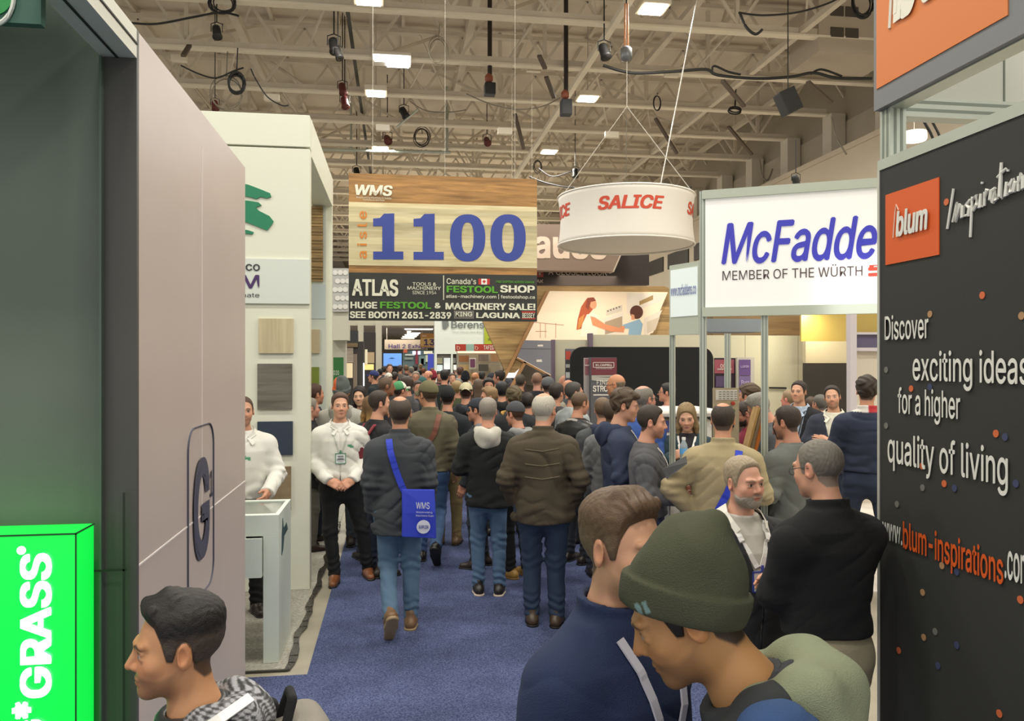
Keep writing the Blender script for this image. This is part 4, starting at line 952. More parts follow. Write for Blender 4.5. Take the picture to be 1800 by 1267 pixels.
# drawer stand
Ys = onZ(478, 1168, 0).y; Xs1 = onY(490, 1000, Ys).x; Xs0 = Xs1-.102; zc = onY(480, 905, Ys).z; Yse = Ys+.62
t = thing('drawer_stand', (Xs1-.5, Ys+.3, 0), 'white drawer display stand with an open drawer and glass top', 'stand'); DW = mat('stand_white', 'd3dbd2', .4)
b = MB().box(Xs0, Xs1, Ys, Yse, .0105, zc-.14); b.build('side_panel', DW, t, bevel=.003); b = MB().box(-1.75, -1.65, Ys, Yse, .0105, zc-.14); b.build('side_panel', DW, t, bevel=.003)
b = MB().box(-1.75, Xs1, Ys, Ys+.06, zc-.14, zc); b.box(-1.75, Xs1, Yse-.06, Yse, zc-.14, zc); b.box(Xs1-.03, Xs1, Ys+.06, Yse-.06, zc-.14, zc); b.box(-1.75, -1.69, Ys+.06, Yse-.06, zc-.14, zc); b.build('top_frame', DW, t)
b = MB().box(-1.69, Xs1-.03, Ys+.06, Yse-.06, zc-.02, zc-.008); b.build('glass_top', mat('stand_glass', 'dfe9e4', .05, trans=.9, spec=.5), t)
b = MB().box(-1.65, Xs0, Ys+.1, Yse-.02, zc-.14, zc-.12); b.build('shelf', BW, t)
z0, z1 = onY(440, 1003, Ys).z, onY(440, 945, Ys).z; b = MB(); b.box(-1.64, Xs0-.005, Ys-.04, Ys-.02, z0, z1); b.box(-1.64, Xs0-.005, Ys-.04, Ys+.45, z0-.04, z0); b.box(Xs0-.02, Xs0-.005, Ys-.02, Ys+.45, z0, z1-.01); b.build('drawer', DW, t)
b = MB().box(-1.62, Xs0-.05, Ys+.40, Ys+.42, z1+.02, z1+.05); b.build('drawer_gap', BLACK, t)
yy0, yy1 = Ys+.12, Ys+.42; zb_ = onY(490, 950, Ys).z
b = MB().prism([(Xs1+.001, yy0, zb_-.13), (Xs1+.001, yy0+.07, zb_-.10), (Xs1+.001, yy0+.12, zb_-.02), (Xs1+.001, yy1, zb_-.01), (Xs1+.001, yy1-.06, zb_+.05), (Xs1+.001, yy0+.10, zb_+.04), (Xs1+.001, yy0+.05, zb_+.12), (Xs1+.001, yy0+.02, zb_+.02)], (.003, 0, 0)); b.build('emblem', mat('emblem_slate', '3c5356', .5), t)

# ---------------------------------------------------------------- right: black wall with lettering and the frame above it
XK = 1.98; Yk1 = onX(1547, 500, XK).y; Zk = onX(1547, 300, XK).z
t = thing('display_wall', (XK, 1.8, 0), 'black fabric display wall with white and orange lettering along the aisle', 'wall')
BK = mat('black_fabric_panel', '2b2c29', .75, bump=.08, bscale=350)
MB().box(XK, XK+.05, .2, Yk1, 0, Zk).build('panel', BK, t); MB().box(XK-.004, XK+.05, .2, Yk1+.012, Zk, Zk+.042).build('top_rail', ALU, t); MB().box(XK-.004, XK+.05, Yk1, Yk1+.014, 0, Zk).build('end_rail', mat('end_rail_light', 'c6c9c0', .4, metal=.4), t)
OR = mat('orange_vinyl', 'd4591f', .5); WV = mat('white_vinyl', 'dcdcd4', .5)
def LX(body, x0, y0, x1, y1, m, par, X=XK-.001, **k):
    a = onX(x0, y1, X); tp = onX(x0, y0, X); e = onX(x1, 600, X); return letter(body, a, (0, -1, 0), (0, 0, 1), a.y-e.y, tp.z-a.z, m, par, **k)
ly0, ly1 = onX(1558, 400, XK).y, onX(1652, 400, XK).y; lz0, lz1 = onX(1558, 466, XK).z, onX(1558, 343, XK).z
MB().box(XK-.004, XK, ly1, ly0, lz0, lz1).build('logo_square', OR, t)
LX('blum', 1577, 372, 1633, 417, WV, t, XK-.005, bold=.07, shear=.15)
b = MB(); pa = onX(1570, 418, XK-.006); b.tube([pa, pa+Vector((0, -.012, .10)), pa+Vector((0, -.02, .13)), pa+Vector((0, -.035, .105))], .003, 5); b.build('logo_sketch', mat('pale_vinyl', 'e8c8b0', .5), t)
LX('Discover', 1557, 555, 1634, 598, WV, t, bold=.02); LX('exciting ideas', 1606, 617, 1812, 682, WV, t, bold=.02); LX('for a higher', 1580, 680, 1690, 738, WV, t, bold=.02); LX('quality of living', 1562, 757, 1774, 826, WV, t, bold=.02)
LX('www.', 1553, 916, 1588, 946, WV, t, bold=.02); LX('blum-inspirations', 1589, 914, 1766, 975, OR, t, bold=.03); LX('.com', 1768, 965, 1812, 1016, WV, t, bold=.03)
# brush lettering "Inspirations"
STK = [[(.0, .15), (.35, 1.0)], [(.3, .25), (.55, .62), (.5, .25), (.72, .58), (.85, .5), (.82, .25), (.95, .28)], [(1.25, .58), (1.05, .5), (1.22, .4), (1.15, .25), (1.0, .27)], [(1.35, .62), (1.25, -.25)], [(1.36, .55), (1.55, .6), (1.58, .4), (1.4, .3)],
       [(1.78, .6), (1.74, .3), (1.85, .32)], [(1.84, .8), (1.86, .84)], [(1.98, .6), (1.96, .3)], [(1.98, .48), (2.1, .62), (2.2, .58)], [(2.5, .58), (2.32, .55), (2.25, .38), (2.36, .3), (2.5, .5), (2.52, .3), (2.62, .34)], [(2.78, 1.05), (2.70, .35), (2.82, .3)], [(2.6, .78), (3.0, .88)],
       [(3.02, .6), (2.98, .3), (3.08, .34)], [(3.08, .8), (3.1, .84)], [(3.3, .6), (3.18, .5), (3.2, .34), (3.34, .34), (3.42, .5), (3.34, .6)], [(3.56, .6), (3.54, .3)], [(3.56, .46), (3.7, .62), (3.78, .55), (3.76, .3), (3.9, .34)], [(4.2, .6), (4.0, .54), (4.16, .42), (4.1, .28), (3.95, .3)]]
pz = onX(1668, 402, XK).z; ph = onX(1668, 325, XK).z-pz; py_ = onX(1667, 400, XK).y; ww = (py_-onX(1800, 400, XK).y)/3.75; b = MB()
for st_ in STK: b.tube([(XK-.004, py_-ww*x_, pz+ph*(z_-.15)+x_*.012) for x_, z_ in st_], [.005]+[.008]*(len(st_)-2)+[.005], 6)
b.build('lettering', WV, t)
b = MB(); random.seed(5); cols_ = [mat('dot_orange', 'c8643a', .6), mat('dot_blue', '39405f', .6), mat('dot_grey', '6a6a64', .6), mat('dot_tan', 'a8825c', .6)]
for (px_, py2, ci) in ((1727, 519, 0), (1635, 552, 3), (1796, 555, 3), (1664, 355, 0), (1558, 650, 2), (1602, 683, 0), (1558, 748, 2), (1751, 762, 0), (1767, 768, 1), (1621, 819, 0), (1660, 850, 0), (1678, 858, 1), (1622, 857, 2), (1786, 850, 1), (1577, 886, 2), (1656, 994, 3), (1682, 1005, 1), (1622, 1041, 3), (1794, 1054, 0), (1624, 1120, 3), (1644, 1110, 2), (1580, 1143, 0), (1682, 1134, 1), (1649, 1170, 1), (1757, 1254, 0), (1635, 680, 1)):
    q = onX(px_, py2, XK-.001); b.mi = ci; b.lathe(q, [(0, 0), (.013, 0), (.013, .002), (0, .002)], 12, (-1, 0, 0))
b.build('confetti_dots', cols_, t)
t = thing('sign_gantry', (XK, Yk1, Zk), 'aluminium frame carrying the orange header above the black wall', 'frame')
zh0 = onX(1545, 200, XK).z
def profile_bar(x0, x1, y0, y1, z0, z1, nm, par, ax):
    b = MB().box(x0, x1, y0, y1, z0, z1); g = .006
    if ax == 'z': b.mi = 1; [b.box(x0-.001, x0, y0+(y1-y0)*f-g, y0+(y1-y0)*f+g, z0, z1) for f in (.3, .7)]; [b.box(x0+(x1-x0)*f-g, x0+(x1-x0)*f+g, y0-.001, y0, z0, z1) for f in (.3, .7)]
    if ax == 'y': b.mi = 1; [b.box(x0-.001, x0, y0, y1, z0+(z1-z0)*f-g, z0+(z1-z0)*f+g) for f in (.35, .75)]
    if ax == 'x': b.mi = 1; [b.box(x0, x1, y0-.001, y0, z0+(z1-z0)*f-g, z0+(z1-z0)*f+g) for f in (.35, .75)]
    return b.build(nm, [ALU, ALUD], par)
profile_bar(XK, XK+.07, Yk1-.07, Yk1, Zk+.042, zh0+.06, 'post', t, 'z'); profile_bar(XK+.07, 4.6, Yk1-.07, Yk1, zh0-.03, zh0+.05, 'cross_rail', t, 'x'); profile_bar(XK-.005, XK+.07, .2, Yk1-.07, zh0-.0, zh0+.07, 'side_rail', t, 'y')
b = MB().lathe((XK+.02, Yk1-.08, zh0+.04), [(.0, -.03), (.022, -.03), (.022, .03), (0, .03)], 12, (0, 1, 0)); b.lathe((XK+.02, Yk1-.08, zh0+.04), [(.0, -.03), (.022, -.03), (.022, .03), (0, .03)], 12, (1, 0, 0)); b.build('corner_clamp', mat('clamp_metal', '8d8a80', .3, metal=.8), t)
b = MB().box(XK+.07, 4.6, Yk1-.03, Yk1, zh0+.05, zh0+1.3); b.build('inner_board', mat('inner_board_pale', 'c9ccc2', .6), t); xj = onY(1765, 120, Yk1-.03).x; MB().box(xj-.003, xj+.003, Yk1-.034, Yk1-.03, zh0+.05, zh0+1.3).build('board_joint', ALUD, t)
t = thing('header_sign', (XK, 1.8, zh0+.07), 'grey and orange header sign above the black wall', 'sign'); XH = XK-.03
hz = onX(1536, 196, XH).z; MB().box(XH, XH+.03, .2, onX(1536, 196, XH).y, hz, hz+1.2).build('board', mat('header_grey', '77797a', .6), t)
oy0, oy1 = onX(1542, 100, XH).y, onX(1773, 30, XH).y; oz = onX(1542, 157, XH).z; MB().box(XH-.004, XH, oy1, oy0, oz, hz+1.2).build('logo_square', mat('header_orange', 'd67a3e', .6), t)
a = onX(1574, 45, XH); letter('blum', (XH-.005, a.y, a.z-.0), (0, -1, 0), (0, 0, 1), .62, .50, mat('header_white', 'e6e2d2', .6), t, bold=.07, shear=.15)
b = MB(); q = onX(1564, 50, XH-.006); b.tube([q, q+Vector((0, -.045, .5)), q+Vector((0, -.07, .6)), q+Vector((0, -.1, .5))], .008, 5); b.build('logo_sketch', mat('header_white', 'e6e2d2', .6), t)
p = W(1607, 240, 8.2); t = thing('pendant_lamp', tuple(p), 'round white pendant lamp glowing behind the aluminium post', 'lamp')
MB().lathe(p, [(.02, .05), (.115, .045), (.12, .02), (.12, -.03), (.11, -.045), (0, -.045)], 24).build('shade', mat('pendant_glow', 'fff4ea', .4, emit=3.5, ecol='fff0e0'), t, True); MB().bar(p+Vector((0, 0, .05)), (p.x, p.y, 7.3), .006).build('cord', WIRE, t)
for i, (x0, x1) in enumerate(((1622, 1648), (1637, 1660))):
    b = MB().tube([W(x0-3, 205, 6), W((x0+x1)/2, 232, 6), W(x1, 262, 6)], .010, 6); tag(b.build('cable', CABLE), 'black cable slanting down behind the black wall, %s one' % ('first' if i == 0 else 'second'), 'cable')

# ---------------------------------------------------------------- illuminated booth tower on the right
t = thing('booth_tower', tuple(W(1300, 633, 5.8).xy)+(0,), 'aluminium booth tower with a white illuminated sign', 'booth tower')
P0 = W(1236, 633, 5.9); P1 = W(1600, 633, 5.42); dr = (P1-P0); dr.z = 0; Ln = dr.length; dr.normalize(); nr = Vector((dr.y, -dr.x, 0))  # toward viewer
def zat(py, d): return CAMZ+(CY-py)/FPX*d
zt0, zb0 = zat(337, 5.9), zat(557, 5.9); zi0 = zat(541, 5.9); zi1 = zat(352, 5.9)
def post(px, d, z0, z1, w, nm='post'):
    c = W(px, 633, d); b = MB(); b.bar((c.x, c.y, z0), (c.x, c.y, z1), w, w, up=nr); b.mi = 1
    for s in (-.18, .18): q = Vector((c.x, c.y, 0))+nr*(w/2+.001)+dr*s*w*1.3; b.bar((q.x, q.y, z0), (q.x, q.y, z1), .006, .002, up=nr)
    return b.build(nm, [ALU, ALUD], t)
post(1236, 5.9, 0, zt0, .048); post(1182, 6.25, 0, zat(470, 6.25), .042); post(1344, 5.75, 0, zb0, .048); post(1279, 8.0, 0, zat(570, 8.0), .06)
def slabd(o, L_, z0, z1, th, nm, m, dd=dr, nn=nr, push=0.0):
    o = Vector((o.x, o.y, 0))+nn*push; b = MB().prism([(o.x, o.y, z0), (o.x+dd.x*L_, o.y+dd.y*L_, z0), (o.x+dd.x*L_, o.y+dd.y*L_, z1), (o.x, o.y, z1)], tuple(nn*th)); return b.build(nm, m, t)
FRM = mat('frame_pale_green', 'b6bdae', .5)
slabd(P0, Ln, zi1, zt0, .05, 'top_rail', FRM); slabd(P0, Ln, zb0, zi0, .05, 'bottom_rail', FRM)
LBX = mat('sign_face_lit', 'f0f0ec', .5, emit=.16, ecol='f6f6f2'); slabd(P0+dr*.02, Ln-.02, zi0, zi1, .02, 'sign_face', LBX, push=.01)
oo = Vector((P0.x, P0.y, 0))+nr*.031
def LT(body, x0, y0, x1, y1, m, **k):
    def solve(px):
        a = (px-CX)/FPX; f = Vector((a*CN+SN, -a*SN+CN, 0)); M_ = np.array([[f.x, -dr.x], [f.y, -dr.y]]); s_ = np.linalg.solve(M_, np.array([oo.x, oo.y])); return s_
    d0, s0 = solve(x0); _, s1 = solve(x1); z0, z1 = zat(y1, d0), zat(y0, d0)
    return letter(body, (oo.x+dr.x*s0, oo.y+dr.y*s0, z0), dr, (0, 0, 1), s1-s0, z1-z0, m, t, **k)
BLU = mat('sign_blue', '3a3aa8', .5, emit=.25, ecol='3a3ab8'); LT('McFadde', 1268, 393, 1542, 466, BLU, bold=.03, shear=.25); LT('MEMBER OF THE WÜRTH', 1270, 472, 1516, 493, mat('sign_maroon_ink', '4a3438', .5), bold=.0)
RD = mat('sign_red', 'd8402c', .5, emit=.3); LT('-', 1526, 470, 1556, 476, RD, bold=.02); LT('-', 1526, 480, 1556, 486, RD, bold=.02); LT('n', 1528, 466, 1550, 472, RD, bold=.05)
l = bpy.data.lights.new('sign_tube', 'AREA'); l.energy = .8; l.size = .5; lo = bpy.data.objects.new('sign_tube', l); COL.objects.link(lo); lo.parent = t
q = P0+dr*1.1; lo.location = Vector((q.x, q.y, zi0+.06))-Vector(LOC[t.name])+nr*.16; lo.rotation_euler = (math.radians(100), 0, math.atan2(nr.y, nr.x)+math.pi/2)
S0 = W(1182, 633, 6.25); S1 = W(1234, 633, 5.95); ds = (S1-S0); ds.z = 0; Ls = ds.length; ds.normalize(); ns_ = Vector((ds.y, -ds.x, 0)); zs0, zs1 = zat(558, 6.25), zat(474, 6.25)
slabd(S0, Ls, zs0-.14, zs1+.03, .03, 'side_frame', FRM, ds, ns_); slabd(S0+ds*.02, Ls-.03, zs0, zs1-.01, .006, 'side_sign_face', mat('side_face_lit', 'dfe8e6', .5, emit=.22), ds, ns_, .03)
q = Vector((S0.x, S0.y, 0))+ns_*.037+ds*.03; letter('www.mcfaddens.co', (q.x, q.y, zat(521, 6.2)), ds, (0, 0, 1), Ls-.05, .085, mat('side_ink', '7a86b8', .5), t, bold=.01)
a_, b_ = W(1242, 633, 6.6), W(1345, 633, 6.6); MB().box(a_.x, b_.x, a_.y-.02, a_.y+.4, zat(583, 6.6), zat(560, 6.6)).build('soffit', mat('soffit_grey', '8b949c', .5), t)

# ---------------------------------------------------------------- hanging aisle sign
YS_ = 10.75; t = thing('aisle_sign', tuple(onY(778, 563, YS_)), 'hanging wooden-look aisle sign with blue numerals above a black advert', 'sign')
q0, q1 = onY(613, 563, YS_), onY(944, 315, YS_); zbl = onY(700, 480, YS_).z
MB().box(q0.x, q1.x, YS_, YS_+.02, zbl, q1.z).build('wood_board', wood('sign_timber', '7d5a30', 'b98a50', 0, 1.3, .17, 2, .6), t)
a, c = onY(613, 466, YS_), onY(944, 364, YS_); MB().box(a.x, c.x, YS_-.004, YS_, a.z, c.z).build('pale_band', wood('sign_pale_timber', 'b9ab80', 'd3c8a4', 0, 1.0, .10, 2, .6), t)
MB().box(q0.x, q1.x, YS_-.004, YS_+.018, q0.z, zbl).build('advert_panel', mat('advert_black', '2c2d2a', .6), t)
NB = mat('numeral_blue', '2f4192', .5); Yn = YS_-.005
def polyY(pts, m, nm='numeral', th=.003, Y=Yn): return MB().prism([tuple(onY(x, y, Y)) for x, y in pts], (0, -th, 0)).build(nm, m, t)
for dx_ in (0, 71): polyY([(x+dx_, y+(.5 if dx_ else 0)) for x, y in ((656, 384), (668, 383), (675, 375.5), (693, 375), (693, 442), (709, 442), (709, 456), (656, 456), (656, 442), (672, 442), (672, 397.5), (656, 397.5))], NB)
for cx_ in (822, 893):
    b = MB(); n = 40; sg = lambda v, e: math.copysign(abs(v)**e, v)
    for r_, e in (((31, 41.5), .85), ((10.5, 27), .8)): b.v += [tuple(onY(cx_+r_[0]*sg(math.cos(2*math.pi*i/n), e), 418+r_[1]*sg(math.sin(2*math.pi*i/n), e), Yn)) for i in range(n)]
    b.v += [(v[0], v[1]-.003, v[2]) for v in b.v]
    for i in range(n):
        j = (i+1) % n; b.f += [(2*n+i, 2*n+j, 3*n+j, 3*n+i), (i, j, 2*n+j, 2*n+i), (n+j, n+i, 3*n+i, 3*n+j)]
    b.m = [0]*len(b.f); b.build('numeral', NB, t)
g0, g1 = onY(628, 454, Yn), onY(645, 371, Yn); letter('aisle', (g1.x, Yn, g0.z), (0, 0, 1), (-1, 0, 0), g1.z-g0.z, g1.x-g0.x, mat('aisle_orange', 'cf7f2c', .5), t, bold=.03, spacing=1.35)
CRM = mat('sign_cream', 'dcdcc8', .5); LGN = mat('advert_green', '55a028', .5); Ya = YS_-.006
letterY('WMS', 624, 324, 690, 343, Yn, CRM, t, bold=.08, shear=.15); letterY('2019', 652, 338, 668, 343, Yn-.003, wood('sign_timber', '7d5a30', 'b98a50', 0), t, bold=.02); letterY('Woodworking Machinery & Supply', 626, 345, 688, 349, Yn, CRM, t); letterY('Conference and Expo', 638, 349.5, 676, 353, Yn, CRM, t)
for s_, x0, y0, x1, y1, m, k in (('ATLAS', 619, 490, 700, 520, CRM, dict(bold=.06)), ('TOOLS &', 725, 496, 767, 502, CRM, dict(bold=.02)), ('MACHINERY', 716, 503, 775, 509, CRM, dict(bold=.02)), ('SINCE 1954', 725, 511, 767, 517, CRM, {}), ("Canada's", 785, 489, 837, 499, CRM, dict(bold=.01)),
      ('FESTOOL', 785, 502, 875, 514, LGN, dict(bold=.05)), ('SHOP', 879, 501, 940, 514, CRM, dict(bold=.06)), ('atlas-machinery.com | festoolshop.ca', 784, 516, 940, 525, CRM, dict(bold=.02)), ('FREE SHIPPING ACROSS CANADA', 872, 493, 939, 497, LGN, dict(bold=.02)),
      ('HUGE', 616, 530, 663, 542, CRM, dict(bold=.05)), ('FESTOOL', 668, 530, 758, 542, LGN, dict(bold=.05)), ('&', 764, 532, 775, 542, CRM, dict(bold=.04)), ('MACHINERY SALE!', 783, 532, 941, 544, CRM, dict(bold=.05)), ('SEE BOOTH 2651-2839', 615, 547, 793, 559, CRM, dict(bold=.05)),
      ('LAGUNA', 837, 549, 914, 559, CRM, dict(bold=.05))): letterY(s_, x0, y0, x1, y1, Ya, m, t, **k)
def plateY(x0, y0, x1, y1, m, par, Y, nm='plate', th=.002):
    a, c = onY(x0, y1, Y), onY(x1, y0, Y); return MB().box(a.x, c.x, Y-th, Y, a.z, c.z).build(nm, m, par)
plateY(779, 484, 780.5, 527, CRM, t, Ya, 'divider'); plateY(841, 490, 861, 500, mat('flag_red', 'b8302a', .6), t, Ya, 'flag'); plateY(846, 490, 856, 500, mat('flag_white', 'e8e4dc', .6), t, Ya-.002, 'flag_band')
MB().prism([tuple(onY(851+x, 495+y, Ya-.005)) for x, y in ((0, -4), (1, -2), (3.2, -1.2), (2.2, .8), (.6, 2), (.4, 3.6), (-.4, 3.6), (-.6, 2), (-2.2, .8), (-3.2, -1.2), (-1, -2))], (0, -.001, 0)).build('maple_leaf', mat('flag_red', 'b8302a', .6), t)
plateY(798, 546, 833, 560, mat('plate_grey', '6e6a66', .5), t, Ya); letterY('KING', 801, 548, 830, 556, Ya-.003, CRM, t, bold=.03); plateY(917, 547, 941, 561, mat('plate_red', 'a83a2c', .5), t, Ya); plateY(917, 550, 941, 558, BLACK, t, Ya-.002); letterY('BESSEY', 918, 550, 940, 559, Ya-.005, CRM, t, bold=.03)
for x_ in (655, 782, 905):
    p = onY(x_, 314, YS_+.01); MB().bar((p.x, p.y, q1.z), (p.x+.01, p.y, 10.31), .004).build('wire', WIRE, t)
# ---------------------------------------------------------------- round hanging banner
dS = 14.0; c = W(1100, 437, dS); R_ = 1.19; zb1, zt1 = c.z+.05, W(1100, 348, dS).z
t = thing('hanging_banner', (c.x, c.y+.0, zb1), 'round white fabric banner hanging with red italic lettering', 'banner')
FAB = mat('banner_fabric', 'd4cfc6', .8); prof = []
for i in range(13): f_ = i/12; prof.append((R_*(1-.035*math.sin(math.pi*f_)), zb1+(zt1-zb1)*f_))
MB().lathe((c.x, c.y, 0), [(r-.012, z) for r, z in prof[::-1]]+prof, 72).build('fabric_ring', FAB, t, True)
for z_, nm in ((zt1, 'top_hoop'), (zb1, 'bottom_hoop')): MB().tube([(c.x+R_*math.cos(a), c.y+R_*math.sin(a), z_) for a in np.linspace(0, 2*math.pi, 61)], .014, 6).build(nm, mat('hoop_white', 'e6e2da', .5), t, True)
MB().lathe((c.x, c.y, zb1+.02), [(0, 0), (R_-.03, 0), (R_-.03, .01), (0, .01)], 64).build('floor_disc', FAB, t)
va = math.atan2(-c.y, -c.x)
def ringtext(body, a0, a1, z0, z1, m):
    def wp(u, v):
        ang = va+math.radians(a0)+u*math.radians(a1-a0); z_ = z0+v*(z1-z0); rr = R_*(1-.035*np.sin(np.pi*(z_-zb1)/(zt1-zb1)))+.006
        return np.stack([c.x+rr*np.cos(ang), c.y+rr*np.sin(ang), z_], 1)
    V_, F_ = glyphs(body, .05, .22); b = MB(); b.add(wp(V_[:, 0], V_[:, 1]).tolist(), F_); b.build('lettering', m, t)
SR = mat('banner_red', 'c2452c', .6); zl0, zl1 = W(1100, 386, dS).z-.02, W(1100, 364, dS).z-.02
ringtext('SALICE', -23, 32, zl0, zl1, SR); ringtext('SALICE', 62, 117, zl0, zl1, SR); ringtext('SALICE', -108, -53, zl0, zl1, SR)
ap_ = W(1102, 187, dS); b = MB()
for a in (va+1.15, va-1.05, va+math.pi): b.bar((ap_.x, c.y, ap_.z), (c.x+R_*math.cos(a), c.y+R_*math.sin(a), zt1), .010)
b.bar((ap_.x, c.y, ap_.z), (ap_.x, c.y, 10.31), .009); b.build('wires', WIRE, t)
p1, p2 = W(1160, 330, dS), W(1227, -10, dS); b = MB(); b.bar(p1, p2, .016); tag(b.build('wire', mat('bright_wire', 'd8d6d0', .3, metal=.3)), 'thin bright wire rising from the round banner to the roof', 'wire')
# ---------------------------------------------------------------- laminate booth in the middle distance: headers, timber facade, lit picture
YA1 = 16.5
def poly(pts, Y, th, m, nm, par, dy=0): return MB().prism([tuple(onY(x, y, Y)+Vector((0, dy, 0))) for x, y in pts], (0, -th, 0)).build(nm, m, par)
def plate(x0, y0, x1, y1, Y, th, m, nm, par, dy=0): return poly([(x0, y1), (x1, y1), (x1, y0), (x0, y0)], Y, th, m, nm, par, dy)
def TY(body, x0, y0, x1, y1, Y, m, par, **k): return letterY(body, x0, y0, x1, y1, Y, m, par, **k)
t = thing('exhibit_facade', tuple(onY(1010, 655, YA1).xy)+(0,), 'timber clad booth facade with an inverted triangle and a large lit kitchen picture', 'booth')
TIM = wood('facade_timber', '9a7b4e', 'c8a874', 0, .8, .16, 2, .6)
poly([(838, 540), (838, 500), (1168, 503), (1180, 508), (1175, 600), (965, 600), (905, 655), (889, 655), (848, 563)], YA1, .12, TIM, 'timber_cladding', t, .13)
for q0, q1 in (((962, 512), (868, 700)), ((908, 628), (975, 664)), ((925, 632), (882, 712))):
    a, c = onY(*q0, YA1), onY(*q1, YA1); MB().bar(a+Vector((0, .0, 0)), c, .06, .09, up=(0, 1, 0)).build('strut', mat('strut_wood', 'b58a5c', .5), t)
IMG = [(965, 512), (1172, 514), (1125, 625), (1000, 672), (972, 662), (908, 628)]
MB().prism([tuple(onY(x, y, YA1)+Vector((0, -.04, 0))) for x, y in IMG], (0, -.03, 0)).build('picture_panel', mat('picture_cream', 'f0dcc0', .5, emit=.30, ecol='f4dcbc'), t)
def pic(pts, c, nm='picture_print', k=0, e=.22): return MB().prism([tuple(onY(x, y, YA1)+Vector((0, -.071-.003*k, 0))) for x, y in pts], (0, -.002, 0)).build(nm, mat('print_'+c, c, .5, emit=e, ecol=c), t)
def blob(cx_, cy_, rx, ry, a=0, n=16): ca, sa = math.cos(math.radians(a)), math.sin(math.radians(a)); return [(cx_+rx*math.cos(q)*ca-ry*math.sin(q)*sa, cy_+rx*math.cos(q)*sa+ry*math.sin(q)*ca) for q in [2*math.pi*i/n for i in range(n)]]
pic([(921, 598), (976, 599), (976, 663), (908, 627)], '76777f', k=0); pic([(914, 612), (976, 613), (976, 614.5), (913, 613.5)], '5a5a62', k=1); pic([(944, 606), (953, 605.5), (954, 609), (944, 609)], 'd8d0c4', k=1); pic([(942, 632), (951, 631.5), (952, 636), (942, 636)], 'd8d0c4', k=1)
pic([(1060, 560), (1094, 548), (1094, 585), (1060, 592)], 'e6dccb', k=0); pic([(1062, 566), (1092, 556), (1092, 580), (1062, 588)], 'b09a80', k=1); pic([(1064, 545), (1092, 536), (1092, 547), (1064, 556)], 'd8cdbb', k=0)
for i in range(5): pic(blob(1067+5*i, 547-1.8*i, 1.4, 1.4, n=8), '6a5a4a', k=2)
pic([(1100, 515), (1170, 516), (1160, 530), (1100, 552)], 'e8dccb', k=0); pic([(1122, 530), (1146, 519), (1146, 527), (1122, 537)], 'a8895a', k=1); pic([(1130, 560), (1162, 545), (1146, 585), (1130, 590)], 'e2d5c2', k=0)
pic([(1135, 566), (1158, 557), (1150, 580), (1136, 586)], 'cdbda6', k=1)
for a in ((938, 566, 990, 571), (940, 582, 960, 582)): pic([(a[0], a[1]), (a[2], a[3]), (a[2], a[3]+1.2), (a[0], a[1]+1.2)], 'b89a80', k=1)
for x_ in (948, 957, 975): pic([(x_, 568), (x_+1.3, 568), (x_+1.3, 594), (x_, 594)], 'c8a98c', k=1)
# two printed figures: a long-haired person and a child holding hands (generic)
pic([(1030, 525), (1038, 523), (1045, 527), (1044, 540), (1034, 552), (1030, 566), (1020, 578), (1012, 580), (1014, 562), (1020, 540)], 'b8542e', k=1); pic(blob(1041, 535, 6.2, 8.5, -8), 'e2a078', k=2); pic([(1031, 524), (1042, 523), (1046, 529), (1037, 531), (1033, 545), (1028, 540)], '8c3a22', k=3); pic([(1016, 560), (1026, 552), (1022, 572), (1014, 580)], 'd08a48', k=2)
pic([(1030, 553), (1042, 550), (1050, 558), (1048, 592), (1018, 592), (1022, 570)], 'f4e6d2', k=2); pic([(1036, 556), (1044, 558), (1062, 570), (1094, 578), (1095, 584), (1072, 583), (1040, 572)], 'dd9268', k=4)
pic(blob(1117, 549, 11.5, 12, 0), '5a2f20', k=2); pic([(1108, 552), (1113, 554), (1114, 562), (1108, 562)], 'd99a74', k=3); pic([(1108, 566), (1122, 561), (1128, 570), (1124, 592), (1102, 592), (1104, 578), (1092, 577), (1093, 571)], '8fb0c4', k=3); pic([(1088, 574), (1096, 573), (1096, 580), (1088, 580)], 'dd9268', k=5)
l = bpy.data.lights.new('picture_lamp', 'AREA'); l.energy = 14; l.size = 1.2; l.color = (1, .86, .68); lo = bpy.data.objects.new('picture_lamp', l); COL.objects.link(lo); lo.parent = t; q = onY(1040, 500, YA1-.9); lo.location = Vector(q)-Vector(LOC[t.name]); lo.rotation_euler = (math.radians(35), 0, 0)
plate(884, 619, 912, 642, YA1+.6, .05, wood('grey_plank', '4c443c', '6f6458', 2), 'plank_board', t); plate(886, 641, 914, 664, YA1+.55, .03, mat('lit_counter_panel', 'f2f0f4', .5, emit=.8), 'lit_panel', t)
t = thing('header_sign', tuple(onY(1000, 475, 15.4)), 'taupe angled header sign with large cream rounded lettering', 'sign')
poly([(840, 393), (1113, 395), (1077, 477), (840, 473)], 15.4, .3, mat('header_taupe', '8f7a6c', .6), 'board', t, .3); poly([(1113, 395), (1115, 395), (1079, 478), (1077, 477)], 15.4, .31, mat('header_edge', 'c8b9a8', .5), 'edge', t, .3)
CRE = mat('header_cream', 'ecd6c2', .5); TY('arauco', 884, 414, 1068, 453, 15.4, CRE, t, bold=.042)
for i, x_ in enumerate((900, 935)): p = onY(x_, 394, 15.5); MB().bar(p, (p.x, p.y, 10.31), .004).build('hanging_wire', WIRE, t)
t = thing('header_sign', tuple(onY(1000, 500, 15.9)), 'dark brown header board with thin cream lettering, partly behind the taupe header', 'sign')
